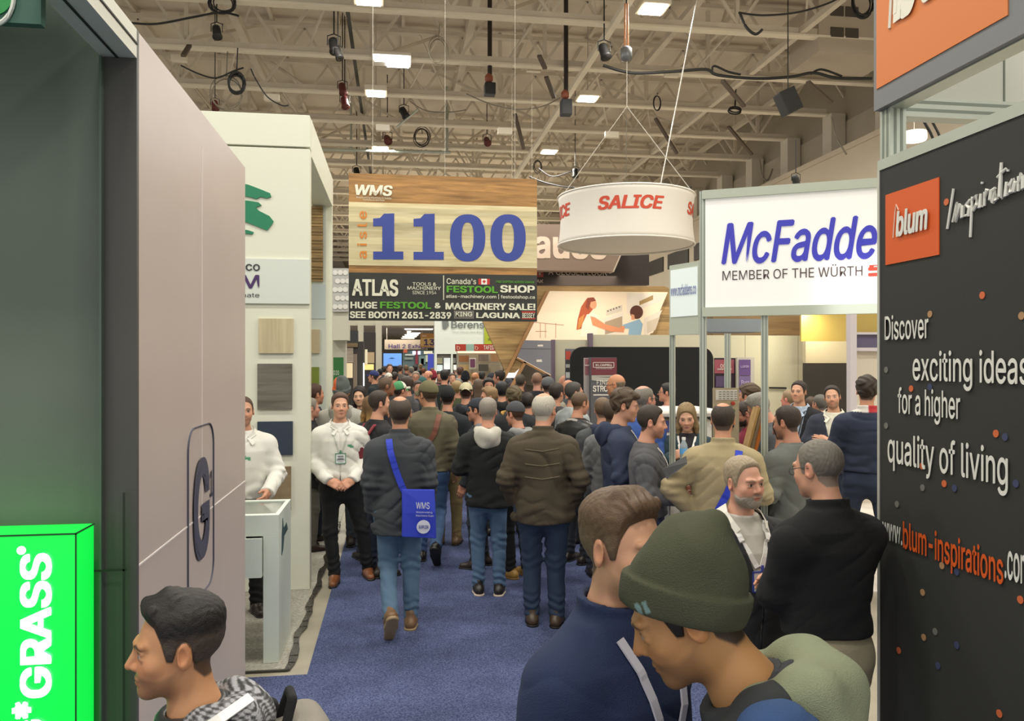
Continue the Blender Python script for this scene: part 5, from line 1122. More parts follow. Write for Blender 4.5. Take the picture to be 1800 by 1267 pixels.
plate(838, 440, 1141, 501, 15.9, .2, mat('header_dark_brown', '2f2522', .6), 'board', t, .2); TY('A CLOSER LOOK', 964, 471.5, 1067, 483, 15.9, mat('thin_cream', 'cfc0b0', .5), t); plate(944, 476, 955, 487, 15.9, .01, mat('small_red', '8f3a30', .6), 'red_square', t, -.002); TY('K', 947, 478, 952, 484, 15.885, CRE, t); TY('PEAK', 932, 491, 955, 497, 15.9, mat('thin_cream', 'cfc0b0', .5), t)

# ---------------------------------------------------------------- coatings booth: walls, black backdrop, banners
GW = mat('grey_green_wall', 'c2bda6', .6)
def wallthing(nm, x0, y0, x1, Y, lab, m, th=.08, extra=None):
    a, c = onY(x0, y0, Y), onY(x1, y0, Y); t = thing(nm, ((a.x+c.x)/2, Y, 0), lab, 'wall'); MB().box(a.x, c.x, Y, Y+th, .0125, a.z).build('panel', m, t); return t
t = wallthing('partition', 1040, 588, 1424, 13.2, 'long pale grey booth wall behind the black backdrop', GW); a = onY(1040, 588, 13.2)
MB().box(a.x-.06, a.x, 13.1, 13.28, 0, a.z+.02).build('end_post', mat('mauve_post', '6e6070', .5), t)
for x_ in (1310, 1403): p = onY(x_, 620, 13.2); MB().box(p.x-.004, p.x+.004, 13.195, 13.2, 0, a.z).build('joint', mat('joint_tan', 'a49c88', .6), t)
t = wallthing('partition', 976, 597, 1040, 13.25, 'short pale grey booth wall beside the lit picture', GW); a = onY(975, 597, 13.25); MB().box(a.x-.05, a.x, 13.2, 13.33, 0, a.z).build('end_post', mat('mauve_post', '6e6070', .5), t)
t = thing('backdrop', tuple(onY(1128, 700, 12.2).xy)+(0,), 'black fabric backdrop stand with rounded corners', 'backdrop')
a, c = onY(1003, 700, 12.2), onY(1254, 610, 12.2); r_ = .20; P_ = [(a.x, .05), (c.x, .05)]+[(c.x-r_+r_*math.cos(q), c.z-r_+r_*math.sin(q)) for q in np.linspace(0, math.pi/2, 9)]+[(a.x+r_+r_*math.cos(q), c.z-r_+r_*math.sin(q)) for q in np.linspace(math.pi/2, math.pi, 9)]
MB().prism([(x, 12.2, z) for x, z in P_], (0, .06, 0)).build('fabric', mat('black_fabric', '0f0f10', .9), t)
for q in (.25, .75): x_ = a.x+(c.x-a.x)*q; MB().box(x_-.03, x_+.03, 12.0, 12.5, 0.013, .05).build('foot', BLACK, t)
t = thing('banner_stand', tuple(onY(1055, 700, 10.6).xy)+(0,), 'free-standing banner box with a maroon top and white bold lettering', 'banner')
MAR = mat('banner_maroon', '6a2c36', .6)
a, c = onY(1039, 628, 10.6), onY(1084, 628, 10.6); MB().box(a.x, c.x, 10.6, 10.75, 0, a.z).build('banner_body', mat('banner_grey', '55565a', .6), t)
plate(1039, 629, 1084, 659, 10.6, .004, MAR, 'maroon_panel', t); plate(1040, 659.5, 1084, 662, 10.6, .004, mat('banner_pale', 'a8a49a', .6), 'pale_stripe', t); poly([(1040, 662), (1084, 664), (1084, 668), (1060, 671), (1040, 668)], 10.6, .004, mat('banner_pale', 'a8a49a', .6), 'pale_stripe', t)
TY('M.L.CAMPBELL', 1047, 639.5, 1076, 643.5, 10.595, mat('banner_white', 'dcd6cc', .5), t, bold=.03); TY('WOOD FINISHING SYSTEMS', 1047, 646.5, 1076, 648.5, 10.595, mat('banner_white', 'dcd6cc', .5), t)
b = MB(); q0, q1 = onY(1043, 645.5, 10.594), onY(1079, 637, 10.594); P_ = [(q0.x, q0.z), (q1.x, q0.z), (q1.x, q1.z), (q0.x, q1.z), (q0.x, q0.z)]
for (x0, z0), (x1, z1) in zip(P_[:-1], P_[1:]): b.bar((x0, 10.594, z0), (x1, 10.594, z1), .006)
b.build('logo_outline', mat('banner_white', 'dcd6cc', .5), t)
TY('FINISH', 1049, 668, 1080, 676, 10.595, mat('banner_white', 'dcd6cc', .5), t); TY('STRONG', 1042, 677.5, 1083, 688.5, 10.595, mat('banner_white', 'dcd6cc', .5), t, bold=.042); plate(1043, 693, 1076, 695, 10.6, .004, mat('banner_white', 'dcd6cc', .5), 'white_stripe', t)
a, c = onY(1027, 629, 10.72), onY(1037, 629, 10.72); s = thing('banner_stand', ((a.x+c.x)/2, 10.72, 0), 'narrow side banner in pink and grey beside the maroon banner box', 'banner'); MB().box(a.x, c.x, 10.72, 10.76, 0, a.z).build('banner_body', mat('side_banner_grey', 'a39a98', .6), s); plate(1028, 630, 1036, 659, 10.72, .004, mat('side_banner_pink', '8c5a62', .6), 'pink_panel', s); plate(1028, 641, 1036, 643, 10.71, .004, mat('side_banner_pale', 'c8b8b4', .6), 'pale_stripe', s)
a, c = onY(994, 613, 12.6), onY(1004, 613, 12.6); s = thing('banner_stand', ((a.x+c.x)/2, 12.6, 0), 'narrow banner with red, black and white blocks at the edge of the black backdrop', 'banner'); MB().box(a.x, c.x+.2, 12.6, 12.64, 0, a.z).build('banner_body', mat('striped_banner_base', '6a6870', .6), s)
for y0, y1, c_ in ((617, 632, 'b5483a'), (632, 640, '3a3a3c'), (640, 646, 'b8b8b4'), (646, 654, '3a3a3c'), (654, 664, 'd2d2d0')): plate(994.5, y0, 1003, y1, 12.6, .004, mat('block_'+c_, c_, .6), 'color_block', s)
s = thing('banner_stand', tuple(onY(1272, 690, 12.9).xy)+(0,), 'maroon and plum banner hanging behind the thin aluminium post', 'banner'); plate(1255, 629, 1292, 690, 12.9, .03, mat('plum_dark', '2d1a2c', .6), 'banner_body', s); plate(1256, 632, 1290, 656, 12.86, .01, mat('banner_rose', '8e4450', .6), 'rose_panel', s); TY('OO', 1266, 640, 1275, 646, 12.84, mat('banner_white', 'dcd6cc', .5), s); TY('DRIVERS', 1261, 647.5, 1286, 650, 12.84, mat('banner_white', 'dcd6cc', .5), s, bold=.03); plate(1258, 661, 1274, 680, 12.86, .01, mat('plum_mid', '4a3a5c', .6), 'plum_panel', s)
s = thing('banner_stand', tuple(onY(1310, 690, 12.8).xy)+(0,), 'violet banner on a grey stand beside the maroon banner', 'banner'); plate(1294, 628, 1325, 740, 12.8, .03, mat('stand_pale_grey', 'b0aca4', .6), 'banner_body', s); plate(1299, 632, 1319, 660, 12.76, .01, mat('banner_violet', '5a4078', .6), 'violet_panel', s); plate(1299, 661, 1319, 690, 12.76, .01, mat('violet_mid', '6a5a86', .6), 'violet_panel', s)
TY('LUMIN', 1302, 642, 1316, 646, 12.74, mat('violet_ink', 'bcaed0', .5), s); TY('Pure', 1303, 668, 1317, 676, 12.74, mat('violet_ink', 'bcaed0', .5), s)
# timber soffit, lit panels, columns on the right
t = thing('booth_canopy', tuple(onY(1340, 590, 13.6)), 'brown timber soffit band above the pale booth wall', 'canopy'); plate(1242, 556, 1415, 592, 13.8, .3, wood('soffit_timber', '6f5638', '8d7049', 0, .8), 'timber_band', t); plate(1242, 589, 1365, 592, 13.45, .02, BLACK, 'shadow_gap', t)
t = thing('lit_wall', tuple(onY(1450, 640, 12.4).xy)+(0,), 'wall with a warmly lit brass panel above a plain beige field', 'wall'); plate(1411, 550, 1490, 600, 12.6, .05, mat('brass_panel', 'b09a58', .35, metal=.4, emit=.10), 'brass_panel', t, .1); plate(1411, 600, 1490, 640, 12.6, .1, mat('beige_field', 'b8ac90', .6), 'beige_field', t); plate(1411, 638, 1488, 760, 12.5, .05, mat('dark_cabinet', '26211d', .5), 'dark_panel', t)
l = bpy.data.lights.new('brass_lamp', 'AREA'); l.energy = 16; l.size = .4; l.color = (1, .9, .6); lo = bpy.data.objects.new('brass_lamp', l); COL.objects.link(lo); lo.parent = t; q = onY(1435, 552, 12.3); lo.location = Vector(q)-Vector(LOC[t.name]); lo.rotation_euler = (math.radians(20), 0, 0)
t = thing('booth_column', tuple(onY(1495, 640, 10.5).xy)+(0,), 'pale lilac column with a violet band panel beside the black wall', 'column'); COLM = mat('column_lilac', 'bdb6bb', .5)
plate(1488, 540, 1499, 900, 10.5, .1, COLM, 'column', t); plate(1499, 584, 1560, 588, 10.5, .06, COLM, 'rail', t); plate(1499, 611, 1560, 617, 10.5, .06, COLM, 'rail', t); plate(1497, 588, 1560, 611, 10.55, .05, mat('violet_band', '5c5672', .5), 'violet_band', t); plate(1497, 617, 1560, 900, 10.6, .05, mat('pale_field', 'c8c0b0', .6), 'pale_field', t); plate(1499, 540, 1560, 584, 10.65, .05, mat('brass_panel', 'b09a58', .35), 'brass_panel', t)
MB().bar(onY(1352, 681.5, 13.1), onY(1382, 682, 13.1), .03).build('dark_strip', BLACK, wallthing('low_partition', 1350, 684, 1390, 13.12, 'low pale partition with a dark top strip', GW, .05))

# ---------------------------------------------------------------- counters and boards in the tower booth
CW = mat('counter_white', 'd8d6d0', .45)
a, c = W(1172, 633, 6.15), W(1240, 633, 6.15); t = thing('counter', ((a.x+c.x)/2, a.y, 0), 'white booth counter with dark lettering under the illuminated sign', 'counter'); zc_ = 1.17
MB().box(a.x+.02, c.x+.1, a.y, a.y+.26, .0125, zc_).build('body', CW, t, bevel=.01); MB().box(a.x-.02, c.x+.14, a.y-.04, a.y+.29, zc_, zc_+.03).build('top', mat('counter_top', 'e6e3dc', .35), t, bevel=.006)
letter('.co.m', (a.x+.08, a.y, .84), (1, 0, 0), (0, 0, 1), .26, .10, mat('counter_ink', '2c2c3a', .5), t, bold=.03); xj = W(1213, 633, 6.15).x; MB().box(xj-.004, xj+.004, a.y-.002, a.y, 0, zc_).build('joint', ALUD, t)
a, c = W(1160, 633, 8.6), W(1262, 633, 8.6); t = thing('reception_desk', ((a.x+c.x)/2, a.y, 0), 'white curved reception desk with a blue stripe behind the person with the bottle', 'desk')
MB().box(a.x, c.x, a.y, a.y+.6, 0, 1.42).build('body', CW, t, bevel=.08); MB().box(a.x-.05, c.x+.05, a.y-.08, a.y+.65, 1.44, 1.52).build('rim', mat('desk_rim', 'e4e0da', .4), t, bevel=.035); MB().box(a.x-.01, a.x+.35, a.y-.012, a.y, 1.28, 1.40).build('stripe', mat('desk_blue', '4a4f86', .5), t)
d_ = 6.9; a, c = W(1255, 760, d_), W(1302, 682, d_); t = thing('display_board', ((a.x+c.x)/2, a.y, a.z-1), 'tan display board with a printed chart and coloured round samples', 'board')
MB().box(a.x, c.x, a.y, a.y+.03, 0, c.z).build('board', mat('board_tan', 'aa9c80', .6), t)
def onb(px, py, dy=.0): q = W(px, py, d_); return Vector((q.x, a.y-dy, q.z))
q0, q1 = onb(1258, 703), onb(1298, 685); MB().box(q0.x, q1.x, a.y-.004, a.y, q0.z, q1.z).build('chart', mat('chart_paper', 'd4d0c6', .6), t)
b = MB()
for i in range(5):
    for j in range(4):
        q = onb(1264+i*7.2, 688+j*4, .005); b.box(q.x, q.x+.022, a.y-.006, a.y-.004, q.z-.006, q.z)
b.build('chart_rows', mat('chart_ink', '6c6a66', .6), t)
for px_, py_, c_ in ((1290, 709, 'b03020'), (1290, 722, '4a5a3a'), (1289, 736, '6a2430'), (1288, 749, '1c1616')):
    q = onb(px_, py_); MB().lathe((q.x, a.y-.001, q.z), [(0, 0), (.017, 0), (.017, .012), (0, .014)], 16, (0, -1, 0)).build('sample_disc', mat('disc_'+c_, c_, .4), t)
for i, (x0, x1, c1, c2, lab) in enumerate(((1316, 1326, '8a6a3a', 'a98650', 'tan timber profile leaning behind the front aluminium post'), (1324, 1332, '6a5a44', '7d6a50', 'grey brown timber profile leaning between two others'), (1330, 1341, 'a0581c', 'c06c22', 'orange stained timber profile leaning behind the front aluminium post'))):
    p, q = W(x0-8, 800, 6.3+.02*i), W(x1+4, 716, 6.4+.02*i); b = MB().bar(p, q, .05, .03); b.v = b.v; tag(b.build('timber_profile', wood('profile_%d' % i, c1, c2, 2)), lab, 'timber profile', 'leaning timber profiles')

# ---------------------------------------------------------------- far end of the aisle
t = thing('tile_panel', tuple(onY(600, 545, 13.5)), 'panel printed with a blue and grey lattice pattern beyond the white booth', 'panel')
plate(585, 472, 613, 548, 13.5, .05, mat('tile_grey', 'b4b6b4', .5), 'panel', t); b = MB()
for i in range(3):
    for j in range(5):
        q = onY(589+i*9+(j % 2)*4.5, 479+j*15, 13.44); b.lathe(q, [(.035, 0), (.043, 0), (.043, .003), (.035, .003)], 12, (0, -1, 0))
b.build('lattice_pattern', mat('lattice_white', 'dcdcd8', .5), t); b = MB()
for i in range(3):
    for j in range(5):
        if (i+j) % 2 == 0: q = onY(589+i*9+(j % 2)*4.5, 479+j*15, 13.443); b.lathe(q, [(0, 0), (.034, 0), (.034, .003), (0, .003)], 12, (0, -1, 0))
b.build('cell_pattern', mat('cell_blue', '6d8499', .5), t)
t = thing('display_cabinet', tuple(onY(600, 640, 13.6).xy)+(0,), 'white stepped display cabinet with a green poster beyond the white booth', 'cabinet'); SW = mat('cabinet_white', 'c9c7b8', .5)
plate(584, 548, 613, 598, 13.6, .5, SW, 'upper_box', t, .4); plate(584, 598, 607, 760, 13.7, .3, SW, 'body', t, .4); plate(586, 628, 604, 700, 13.6, .01, mat('poster_green', '2c6a34', .6), 'poster', t, -.005); TY('2020', 583, 651, 596, 659, 13.58, mat('poster_white', 'd8dcd0', .5), t)
t = thing('display_tower', tuple(onY(625, 640, 16).xy)+(0,), 'dark display tower with lit shelves beyond the green poster', 'display'); DK = mat('tower_dark', '2c2824', .5)
plate(607, 600, 639, 760, 16, .3, DK, 'body', t, .3); plate(608, 611, 621, 637, 16, .02, wood('tower_grey', '857a6c', 'a3978a', 0), 'sample_panel', t); plate(608, 603, 629, 610, 16, .05, wood('tower_shelf', '5a4a34', '77654a', 0), 'shelf', t); plate(608, 638, 620, 664, 16, .02, mat('lit_niche', 'c9b894', .5, emit=.5), 'lit_niche', t); plate(621, 622, 628, 690, 16, .02, mat('tower_taupe', '74675a', .5), 'side_panel', t)
plate(638.5, 638, 640.5, 678, 15.9, .03, mat('white_tube', 'ffffff', .4, emit=2.5), 'light_strip', t)
t = thing('display_tower', tuple(onY(650, 640, 19).xy)+(0,), 'dark display bay with warm lit cupboard next to the aisle', 'display')
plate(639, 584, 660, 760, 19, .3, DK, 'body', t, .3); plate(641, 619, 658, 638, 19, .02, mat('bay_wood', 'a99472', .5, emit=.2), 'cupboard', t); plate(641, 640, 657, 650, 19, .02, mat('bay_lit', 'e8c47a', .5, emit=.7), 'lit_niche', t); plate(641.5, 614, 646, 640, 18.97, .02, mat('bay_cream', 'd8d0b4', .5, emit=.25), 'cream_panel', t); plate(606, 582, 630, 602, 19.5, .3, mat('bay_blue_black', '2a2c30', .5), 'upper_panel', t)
YP = 29.0; t = thing('hall_portal', tuple(onY(700, 640, YP).xy)+(0,), 'white portal with square columns opening to the next hall', 'portal'); PW = mat('portal_white', 'c2bdac', .6)
plate(600, 556, 772, 572, YP, .4, PW, 'lintel', t, .4)
for x0, x1, yy in ((629, 639, 29), (660, 671, 29)):
    plate(x0, 566, x1, 664, YP, .4, PW, 'column', t, .3)
b = MB().box(-9, 9, YP+1, 73, 4.0, 4.2); struct(b.build('ceiling_low', mat('low_ceiling', 'c9bfb0', .9)), 'lower ceiling of the next hall', 'ceiling')
for i, (y_, x0, x1) in enumerate(((578, 712, 760), (582, 716, 722), (585, 716, 738), (588, 712, 735), (591, 708, 732), (594, 706, 728), (598, 700, 745))):
    p = W((x0+x1)/2, y_, (4.0-CAMZ)*FPX/(CY-y_)); w_ = (x1-x0)/FPX*(p.y)*.5; b = MB().box(p.x-w_, p.x+w_, p.y-.5, p.y+.5, 3.96, 3.99)
    tag(b.build('ceiling_lamp', mat('strip_glow', 'fff2e6', .4, emit=5, ecol='fff0e0')), '%s strip lamp from the portal in the ceiling of the next hall' % ('nearest second third fourth fifth sixth farthest'.split()[i]), 'lamp', 'strip lamps of the next hall')
for X, Y in ((-2, 36), (2, 36), (0, 46), (0, 56)):
    l = bpy.data.lights.new('next_hall_light', 'AREA'); l.size = 2.5; l.energy = 170; l.color = (1, .93, .84); lo = bpy.data.objects.new('next_hall_light', l); COL.objects.link(lo); lo.location = (X, Y, 3.9)
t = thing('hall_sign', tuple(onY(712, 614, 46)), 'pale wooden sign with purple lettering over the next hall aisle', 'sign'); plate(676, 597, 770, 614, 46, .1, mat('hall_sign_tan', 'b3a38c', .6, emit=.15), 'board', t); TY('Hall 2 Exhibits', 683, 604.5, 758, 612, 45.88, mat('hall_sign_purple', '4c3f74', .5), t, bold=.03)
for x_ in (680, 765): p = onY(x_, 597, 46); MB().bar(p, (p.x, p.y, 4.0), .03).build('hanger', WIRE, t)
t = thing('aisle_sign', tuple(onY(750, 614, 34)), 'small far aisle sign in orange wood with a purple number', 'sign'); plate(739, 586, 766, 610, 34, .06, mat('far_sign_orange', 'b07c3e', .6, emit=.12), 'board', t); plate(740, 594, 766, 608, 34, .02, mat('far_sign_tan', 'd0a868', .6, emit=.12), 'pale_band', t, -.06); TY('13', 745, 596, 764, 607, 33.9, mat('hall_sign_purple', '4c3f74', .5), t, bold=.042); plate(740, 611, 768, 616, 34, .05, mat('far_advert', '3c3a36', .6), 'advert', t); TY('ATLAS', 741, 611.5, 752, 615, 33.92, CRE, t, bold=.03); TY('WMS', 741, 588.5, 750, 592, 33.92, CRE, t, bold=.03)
for x_ in (742, 763): p = onY(x_, 586, 34); MB().bar(p, (p.x, p.y, 4.0), .02).build('hanger', WIRE, t)
t = thing('video_screen', tuple(onY(690, 645, 31).xy)+(0,), 'large blue video screen above the far crowd', 'screen'); plate(672, 620, 707, 644, 31, .08, mat('screen_bezel', '24262c', .4), 'bezel', t); plate(674, 621, 706, 643, 30.92, .01, mat('screen_blue', '6f9fdc', .4, emit=.9, ecol='6496e0'), 'display', t); poly([(683, 630), (689, 628), (695, 630), (689, 631)], 30.9, .004, mat('screen_mark', '3f6a9a', .4, emit=.3), 'screen_mark', t); p = onY(690, 645, 31.05); MB().box(p.x-.2, p.x+.2, 31.05, 31.3, 0, p.z).build('stand', BLACK, t)
t = thing('exhibit_stand', tuple(onY(720, 640, 40).xy)+(0,), 'colourful far exhibit stand with a red pillar and small lit screens', 'booth')
plate(708, 616, 768, 660, 40, .3, mat('far_teal', '5d7476', .6), 'back_wall', t, .3)
for x0, y0, x1, y1, c_, e in ((725, 617, 731, 623, 'd0dcff', 1.5), (734, 617, 739, 623, 'd0d8ff', 1.5), (730, 616, 735, 640, '8a2c3a', 0), (712, 622, 729, 625, 'b8c0b8', .2), (745, 617, 760, 622, 'd8d4b8', .5), (736, 626, 748, 640, '6f8f8c', 0), (709, 614, 716, 620, 'c05a3a', .2), (748, 624, 752, 636, 'b9c4a8', .2), (711, 628, 726, 632, '8e9a94', 0), (740, 630, 745, 640, '4a7a86', 0)):
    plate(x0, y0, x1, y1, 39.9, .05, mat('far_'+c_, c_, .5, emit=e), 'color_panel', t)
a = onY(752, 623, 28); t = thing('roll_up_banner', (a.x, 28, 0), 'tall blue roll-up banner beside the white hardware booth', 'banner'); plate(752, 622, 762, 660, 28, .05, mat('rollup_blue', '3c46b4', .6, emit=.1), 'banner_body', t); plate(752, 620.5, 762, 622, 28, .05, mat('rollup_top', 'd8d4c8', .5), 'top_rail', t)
t = thing('exhibit_stand', tuple(onY(808, 640, 22).xy)+(0,), 'tall white hardware booth wall with grey lettering behind the timber triangle', 'booth'); HW = mat('hardware_white', 'dbe2da', .5)
plate(764, 455, 852, 622, 22, .3, HW, 'upper_wall', t, .3); plate(764, 622, 768, 700, 22, .3, HW, 'post', t, .3); plate(793, 622, 796, 700, 22, .3, HW, 'post', t, .3); plate(850, 455, 852, 622, 21.98, .3, mat('hardware_edge', '9aa89a', .5), 'edge', t, .3)
TY('Berenson', 793, 564, 872, 577, 21.98, mat('berens_grey', '6f7674', .5), t, bold=.03); TY('Your Hardware Partner', 794, 581, 858, 585, 21.98, mat('berens_pale', 'b4beb8', .5), t); poly([(777, 562), (788, 562), (789, 572), (784, 578), (778, 578)], 21.98, .01, mat('berens_grey', '6f7674', .5), 'logo_mark', t)
plate(768, 620, 793, 629, 22.3, .2, mat('grey_canopy', '7c7870', .6), 'canopy', t); plate(767, 629, 793, 668, 22.5, .05, mat('dark_shelf', '3a3834', .6), 'shelf_back', t, .1)
for x0, y0, x1, y1, c_, e in ((767, 629, 778, 639, 'c8bfa0', .2), (780, 629, 791, 649, 'f0f4f0', .6), (767, 641, 778, 652, 'dce6e6', .5), (796, 629, 801, 638, '8a8a88', .2), (797, 641, 802, 650, 'f0f0ea', .5)): plate(x0, y0, x1, y1, 22.4, .03, mat('poster_'+c_, c_, .5, emit=e), 'poster', t)
t = thing('banner_board', tuple(onY(857, 605, 21).xy)+(1.5,), 'yellow green banner strip beside the white hardware booth', 'banner'); plate(851, 560, 872, 606, 21, .05, mat('lime_banner', 'a2b02c', .6), 'banner_body', t); plate(858, 594, 863, 598, 20.95, .01, mat('lime_mark', '6f7a20', .6), 'mark', t)
t = thing('exhibit_stand', tuple(onY(840, 640, 20).xy)+(0,), 'panel sample booth with a red header and rows of wood panels', 'booth')
plate(804, 616, 884, 700, 20, .3, mat('sample_wall', 'a39c8c', .6), 'back_wall', t, .3); plate(800, 605, 818, 617, 19.9, .2, mat('header_red', 'a83428', .6), 'header', t); plate(818, 605, 832, 617, 19.9, .2, mat('header_teal', '8fb0a6', .6), 'header', t); plate(832, 605, 884, 617, 19.9, .2, mat('header_red', 'a83428', .6), 'header', t)
TY('TAFISA', 850, 607, 871, 614.5, 19.68, mat('header_white2', 'e0dcd4', .5), t, bold=.02); plate(804, 617, 876, 620.5, 19.9, .08, mat('shelf_glow', 'ffe8c0', .5, emit=1.2), 'light_strip', t)
for cx_ in (806, 838): TY('b', cx_-3, 607, cx_+2.5, 614.5, 19.68, mat('header_pale', 'd8b8a8', .5), t)
for x0, y0, x1, y1, c1, c2 in ((805, 625, 822, 636, '7a4e2c', '93643c'), (805, 641, 822, 656, 'a48a58', 'b99e6c'), (839, 623, 856, 635, '5c5048', '74665c'), (860, 622, 876, 635, '8a6844', 'a37e56'), (839, 640, 856, 652, '3a3630', '4a453e'), (860, 640, 876, 654, '7a705e', '8c8270')): plate(x0, y0, x1, y1, 20, .04, wood('far_panel_'+c1, c1, c2, 2), 'wood_panel', t, -.3)
plate(825, 629, 836, 648, 19.6, .05, mat('sample_white_frame', 'd0ccc0', .5), 'screen_frame', t); plate(826.5, 631, 835, 645, 19.54, .02, mat('small_screen', '5a3048', .5, emit=.3), 'screen', t)
# ---------------------------------------------------------------- everyone in the aisle
pP = person
CROSS = [((.75, .25, .25), (-.2, .9, .3), .35), ((-.85, .25, -.05), (.1, .9, .4), .35)]
CLASP = [((.80, .35, -.50), (-.1, .8, .5), .75), ((-.80, .30, -.45), (.1, .85, .45), .75)]
# --- nearest people
def marl(Z, c):
    r = np.random.RandomState(4); c *= (.55+.9*r.rand(len(c)))[:, None]
I = pP('person in a dark vest and marled hood passing the lilac wall in profile', 312, 1037, 1.70, -90, sk='c08c64', hc='1d1916', hair='fade', head=(-4, 4, 0), lean=6, jk='2e3034', collar='low', colc=None, hoodc='77777a', stub='3a2a22', brow='1a1512', arms=('down', 'down'), legs=('mid', 'trail2'), ho=dict(side='4c4036', jaw=1.02, nose=1.0), jm=LEATHER, foldamp=1.4)
YOUNG = I; r_ = np.random.RandomState(4)
for ch in I['o'].children:
    if ch.name.startswith('hood'):
        a = ch.data.color_attributes['Col'].data; n = len(a); buf = np.empty(n*4, f32); a.foreach_get('color', buf); buf = buf.reshape(-1, 4); V = np.empty(n*3, f32); ch.data.vertices.foreach_get('co', V); V = V.reshape(-1, 3)
        k = np.sin(V[:, 0]*260+4*np.sin(V[:, 2]*90))*np.sin(V[:, 2]*420+3*np.sin(V[:, 1]*80)); buf[:, :3] *= np.where(k > .1, 2.1, np.where(k < -.35, .25, .8))[:, None]; a.foreach_set('color', np.clip(buf, 0, 1).ravel())
ribbon('lanyard', I, cling(I, path((.085, -.06, 1.49), (.088, .0, 1.45), (.072, .055, 1.38), (.04, .1, 1.25), (.015, .12, 1.10)), (.6, -.8, 0), .012), .026, mat('lanyard_white', 'e4e2de', .7), I['o'], n=(.5, .8, 0)) if False else None
def near_strip(I, pts, w_, nm, m, n):  # strip laid over explicit points in the standing frame
    P_ = np.array([I['tor'](p) for p in pts]); T_ = []
    for a, b2 in zip(P_[:-1], P_[1:]): T_ += [a+(b2-a)*t for t in np.linspace(0, 1, 5)[:-1]]
    T_.append(P_[-1]); return ribbon(nm, I, np.array(T_), w_, m, I['o'], n=n)
near_strip(I, [(-.085, -.15, 1.525), (-.128, -.075, 1.510), (-.128, .0, 1.478), (-.105, .07, 1.43), (-.08, .13, 1.36)], .026, 'lanyard', mat('lanyard_white', 'e4e2de', .7), (-.7, .3, .6))
# backpack on the young man
t = thing('backpack', tuple(I['world'](I['tor']((0, -.25, 1.0))[None])[0]), 'grey and tan backpack with a black top strap on the dark vest', 'backpack')
def bagmesh(nm, fld, lo, hi, c, m, par, res=.008, I=None):
    V, Q = polygonize(fld, lo, hi, res); V = np.array([(I['RT']@(v-A3(0, 0, .97)))+A3(0, 0, .97) for v in V]); return np_mesh(nm, I['world'](V), Q, m, par, np.tile(np.array(lin(c)), (len(V), 1)), LOC[par.name])
bagmesh('bag', lambda P: smin(rbox((0, -.255, 1.18), (.15, .085, .23), .06)(P), rbox((0, -.33, 1.10), (.12, .05, .14), .04)(P), .03)+wave(P, 30, .006), (-.2, -.45, .9), (.2, -.1, 1.48), '8b857b', CLOTH, t, .010, I)
bagmesh('strap', lambda P: np.minimum(rc((-.08, -.20, 1.42), (-.11, -.09, 1.475), .024)(P), np.minimum(rc((-.11, -.09, 1.475), (-.14, .03, 1.44), .024)(P), rc((-.14, .03, 1.44), (-.15, .09, 1.25), .022)(P))), (-.25, -.3, 1.1), (0, .2, 1.55), '1f2022', CLOTH, t, .007, I)
bagmesh('strap', lambda P: np.minimum(rc((.08, -.20, 1.42), (.11, -.09, 1.475), .024)(P), rc((.11, -.09, 1.475), (.14, .03, 1.44), .024)(P)), (0, -.3, 1.1), (.25, .2, 1.55), '1f2022', CLOTH, t, .007, I)
bagmesh('handle', lambda P: np.minimum(rc((-.05, -.22, 1.40), (-.03, -.25, 1.47), .013)(P), np.minimum(rc((-.03, -.25, 1.47), (.03, -.25, 1.47), .013)(P), rc((.03, -.25, 1.47), (.05, -.22, 1.40), .013)(P))), (-.1, -.35, 1.3), (.1, -.15, 1.55), '17181a', CLOTH, t, .006, I)

I = pP('person in a navy polo with a white lanyard behind the olive beanie', 1096, 858, 1.80, 126, sk='d2a080', hc='5f4a36', hair='quiff', head=(2, -2, 0), jk='263355', hem=.86, collar='stand', stub='8a6a50', brow='5a4232', arms=('down', 'down'), legs=('fwd', 'mid'), ho=dict(side='6b5844', jaw=1.05), jm=KNIT, foldamp=.8)
lanyard(I, badge_z=1.0, wd=.022, badge=False, top=(.082, 1.478), m=mat('lanyard_printed', 'd2d0dc', .7))
def tagpaint(V, c):
    m = (np.abs(V[:, 1]-.075) < .020)&(V[:, 0] < -.02)
def btag(V, c):
    for yy in (.052, .066): m = (np.abs(V[:, 1]-yy) < .0045)&(np.abs(V[:, 2]-.055) < .010)&(V[:, 0] < -.04); c[m] = lin('7d9a98')
I = pP('person in an olive beanie and sage hood stooping past, dark vest with blue sleeves', 1206, 921, 1.45, -90, sk='b88858', hc='1c1714', hair='short', hat='beanie', hatc='4a4d3a', head=(-3, 2, 0), lean=29, jk='33363b', collar='low', hoodc='8d9478', stub='3a2a20', brow='1a1512', arms=('down', 'down'), legs=('mid', 'trail2'), ho=dict(tall=.85, nose=1.05, brot=17, hoodz=.012, hoods=1.02), foldamp=1.3, bulk=1.1, hatpaint=btag)
BEAN = I
for i in (0, 1):
    S0, E, Wr = I['AP'][i]; f_ = U([(rc(S0+(E-S0)*.12, E, .082, .068), 0), (rc(E, Wr, .068, .054), .03)]); V, Q = polygonize(lambda P: f_(P)+wave(P, 26, .006, i), np.minimum(np.minimum(S0, E), Wr)-.12, np.maximum(np.maximum(S0, E), Wr)+.12, .008)
    np_mesh('sleeve', I['world'](V), Q, CLOTH, I['o'], np.tile(np.array(lin('33476e')), (len(V), 1)), I['loc'])
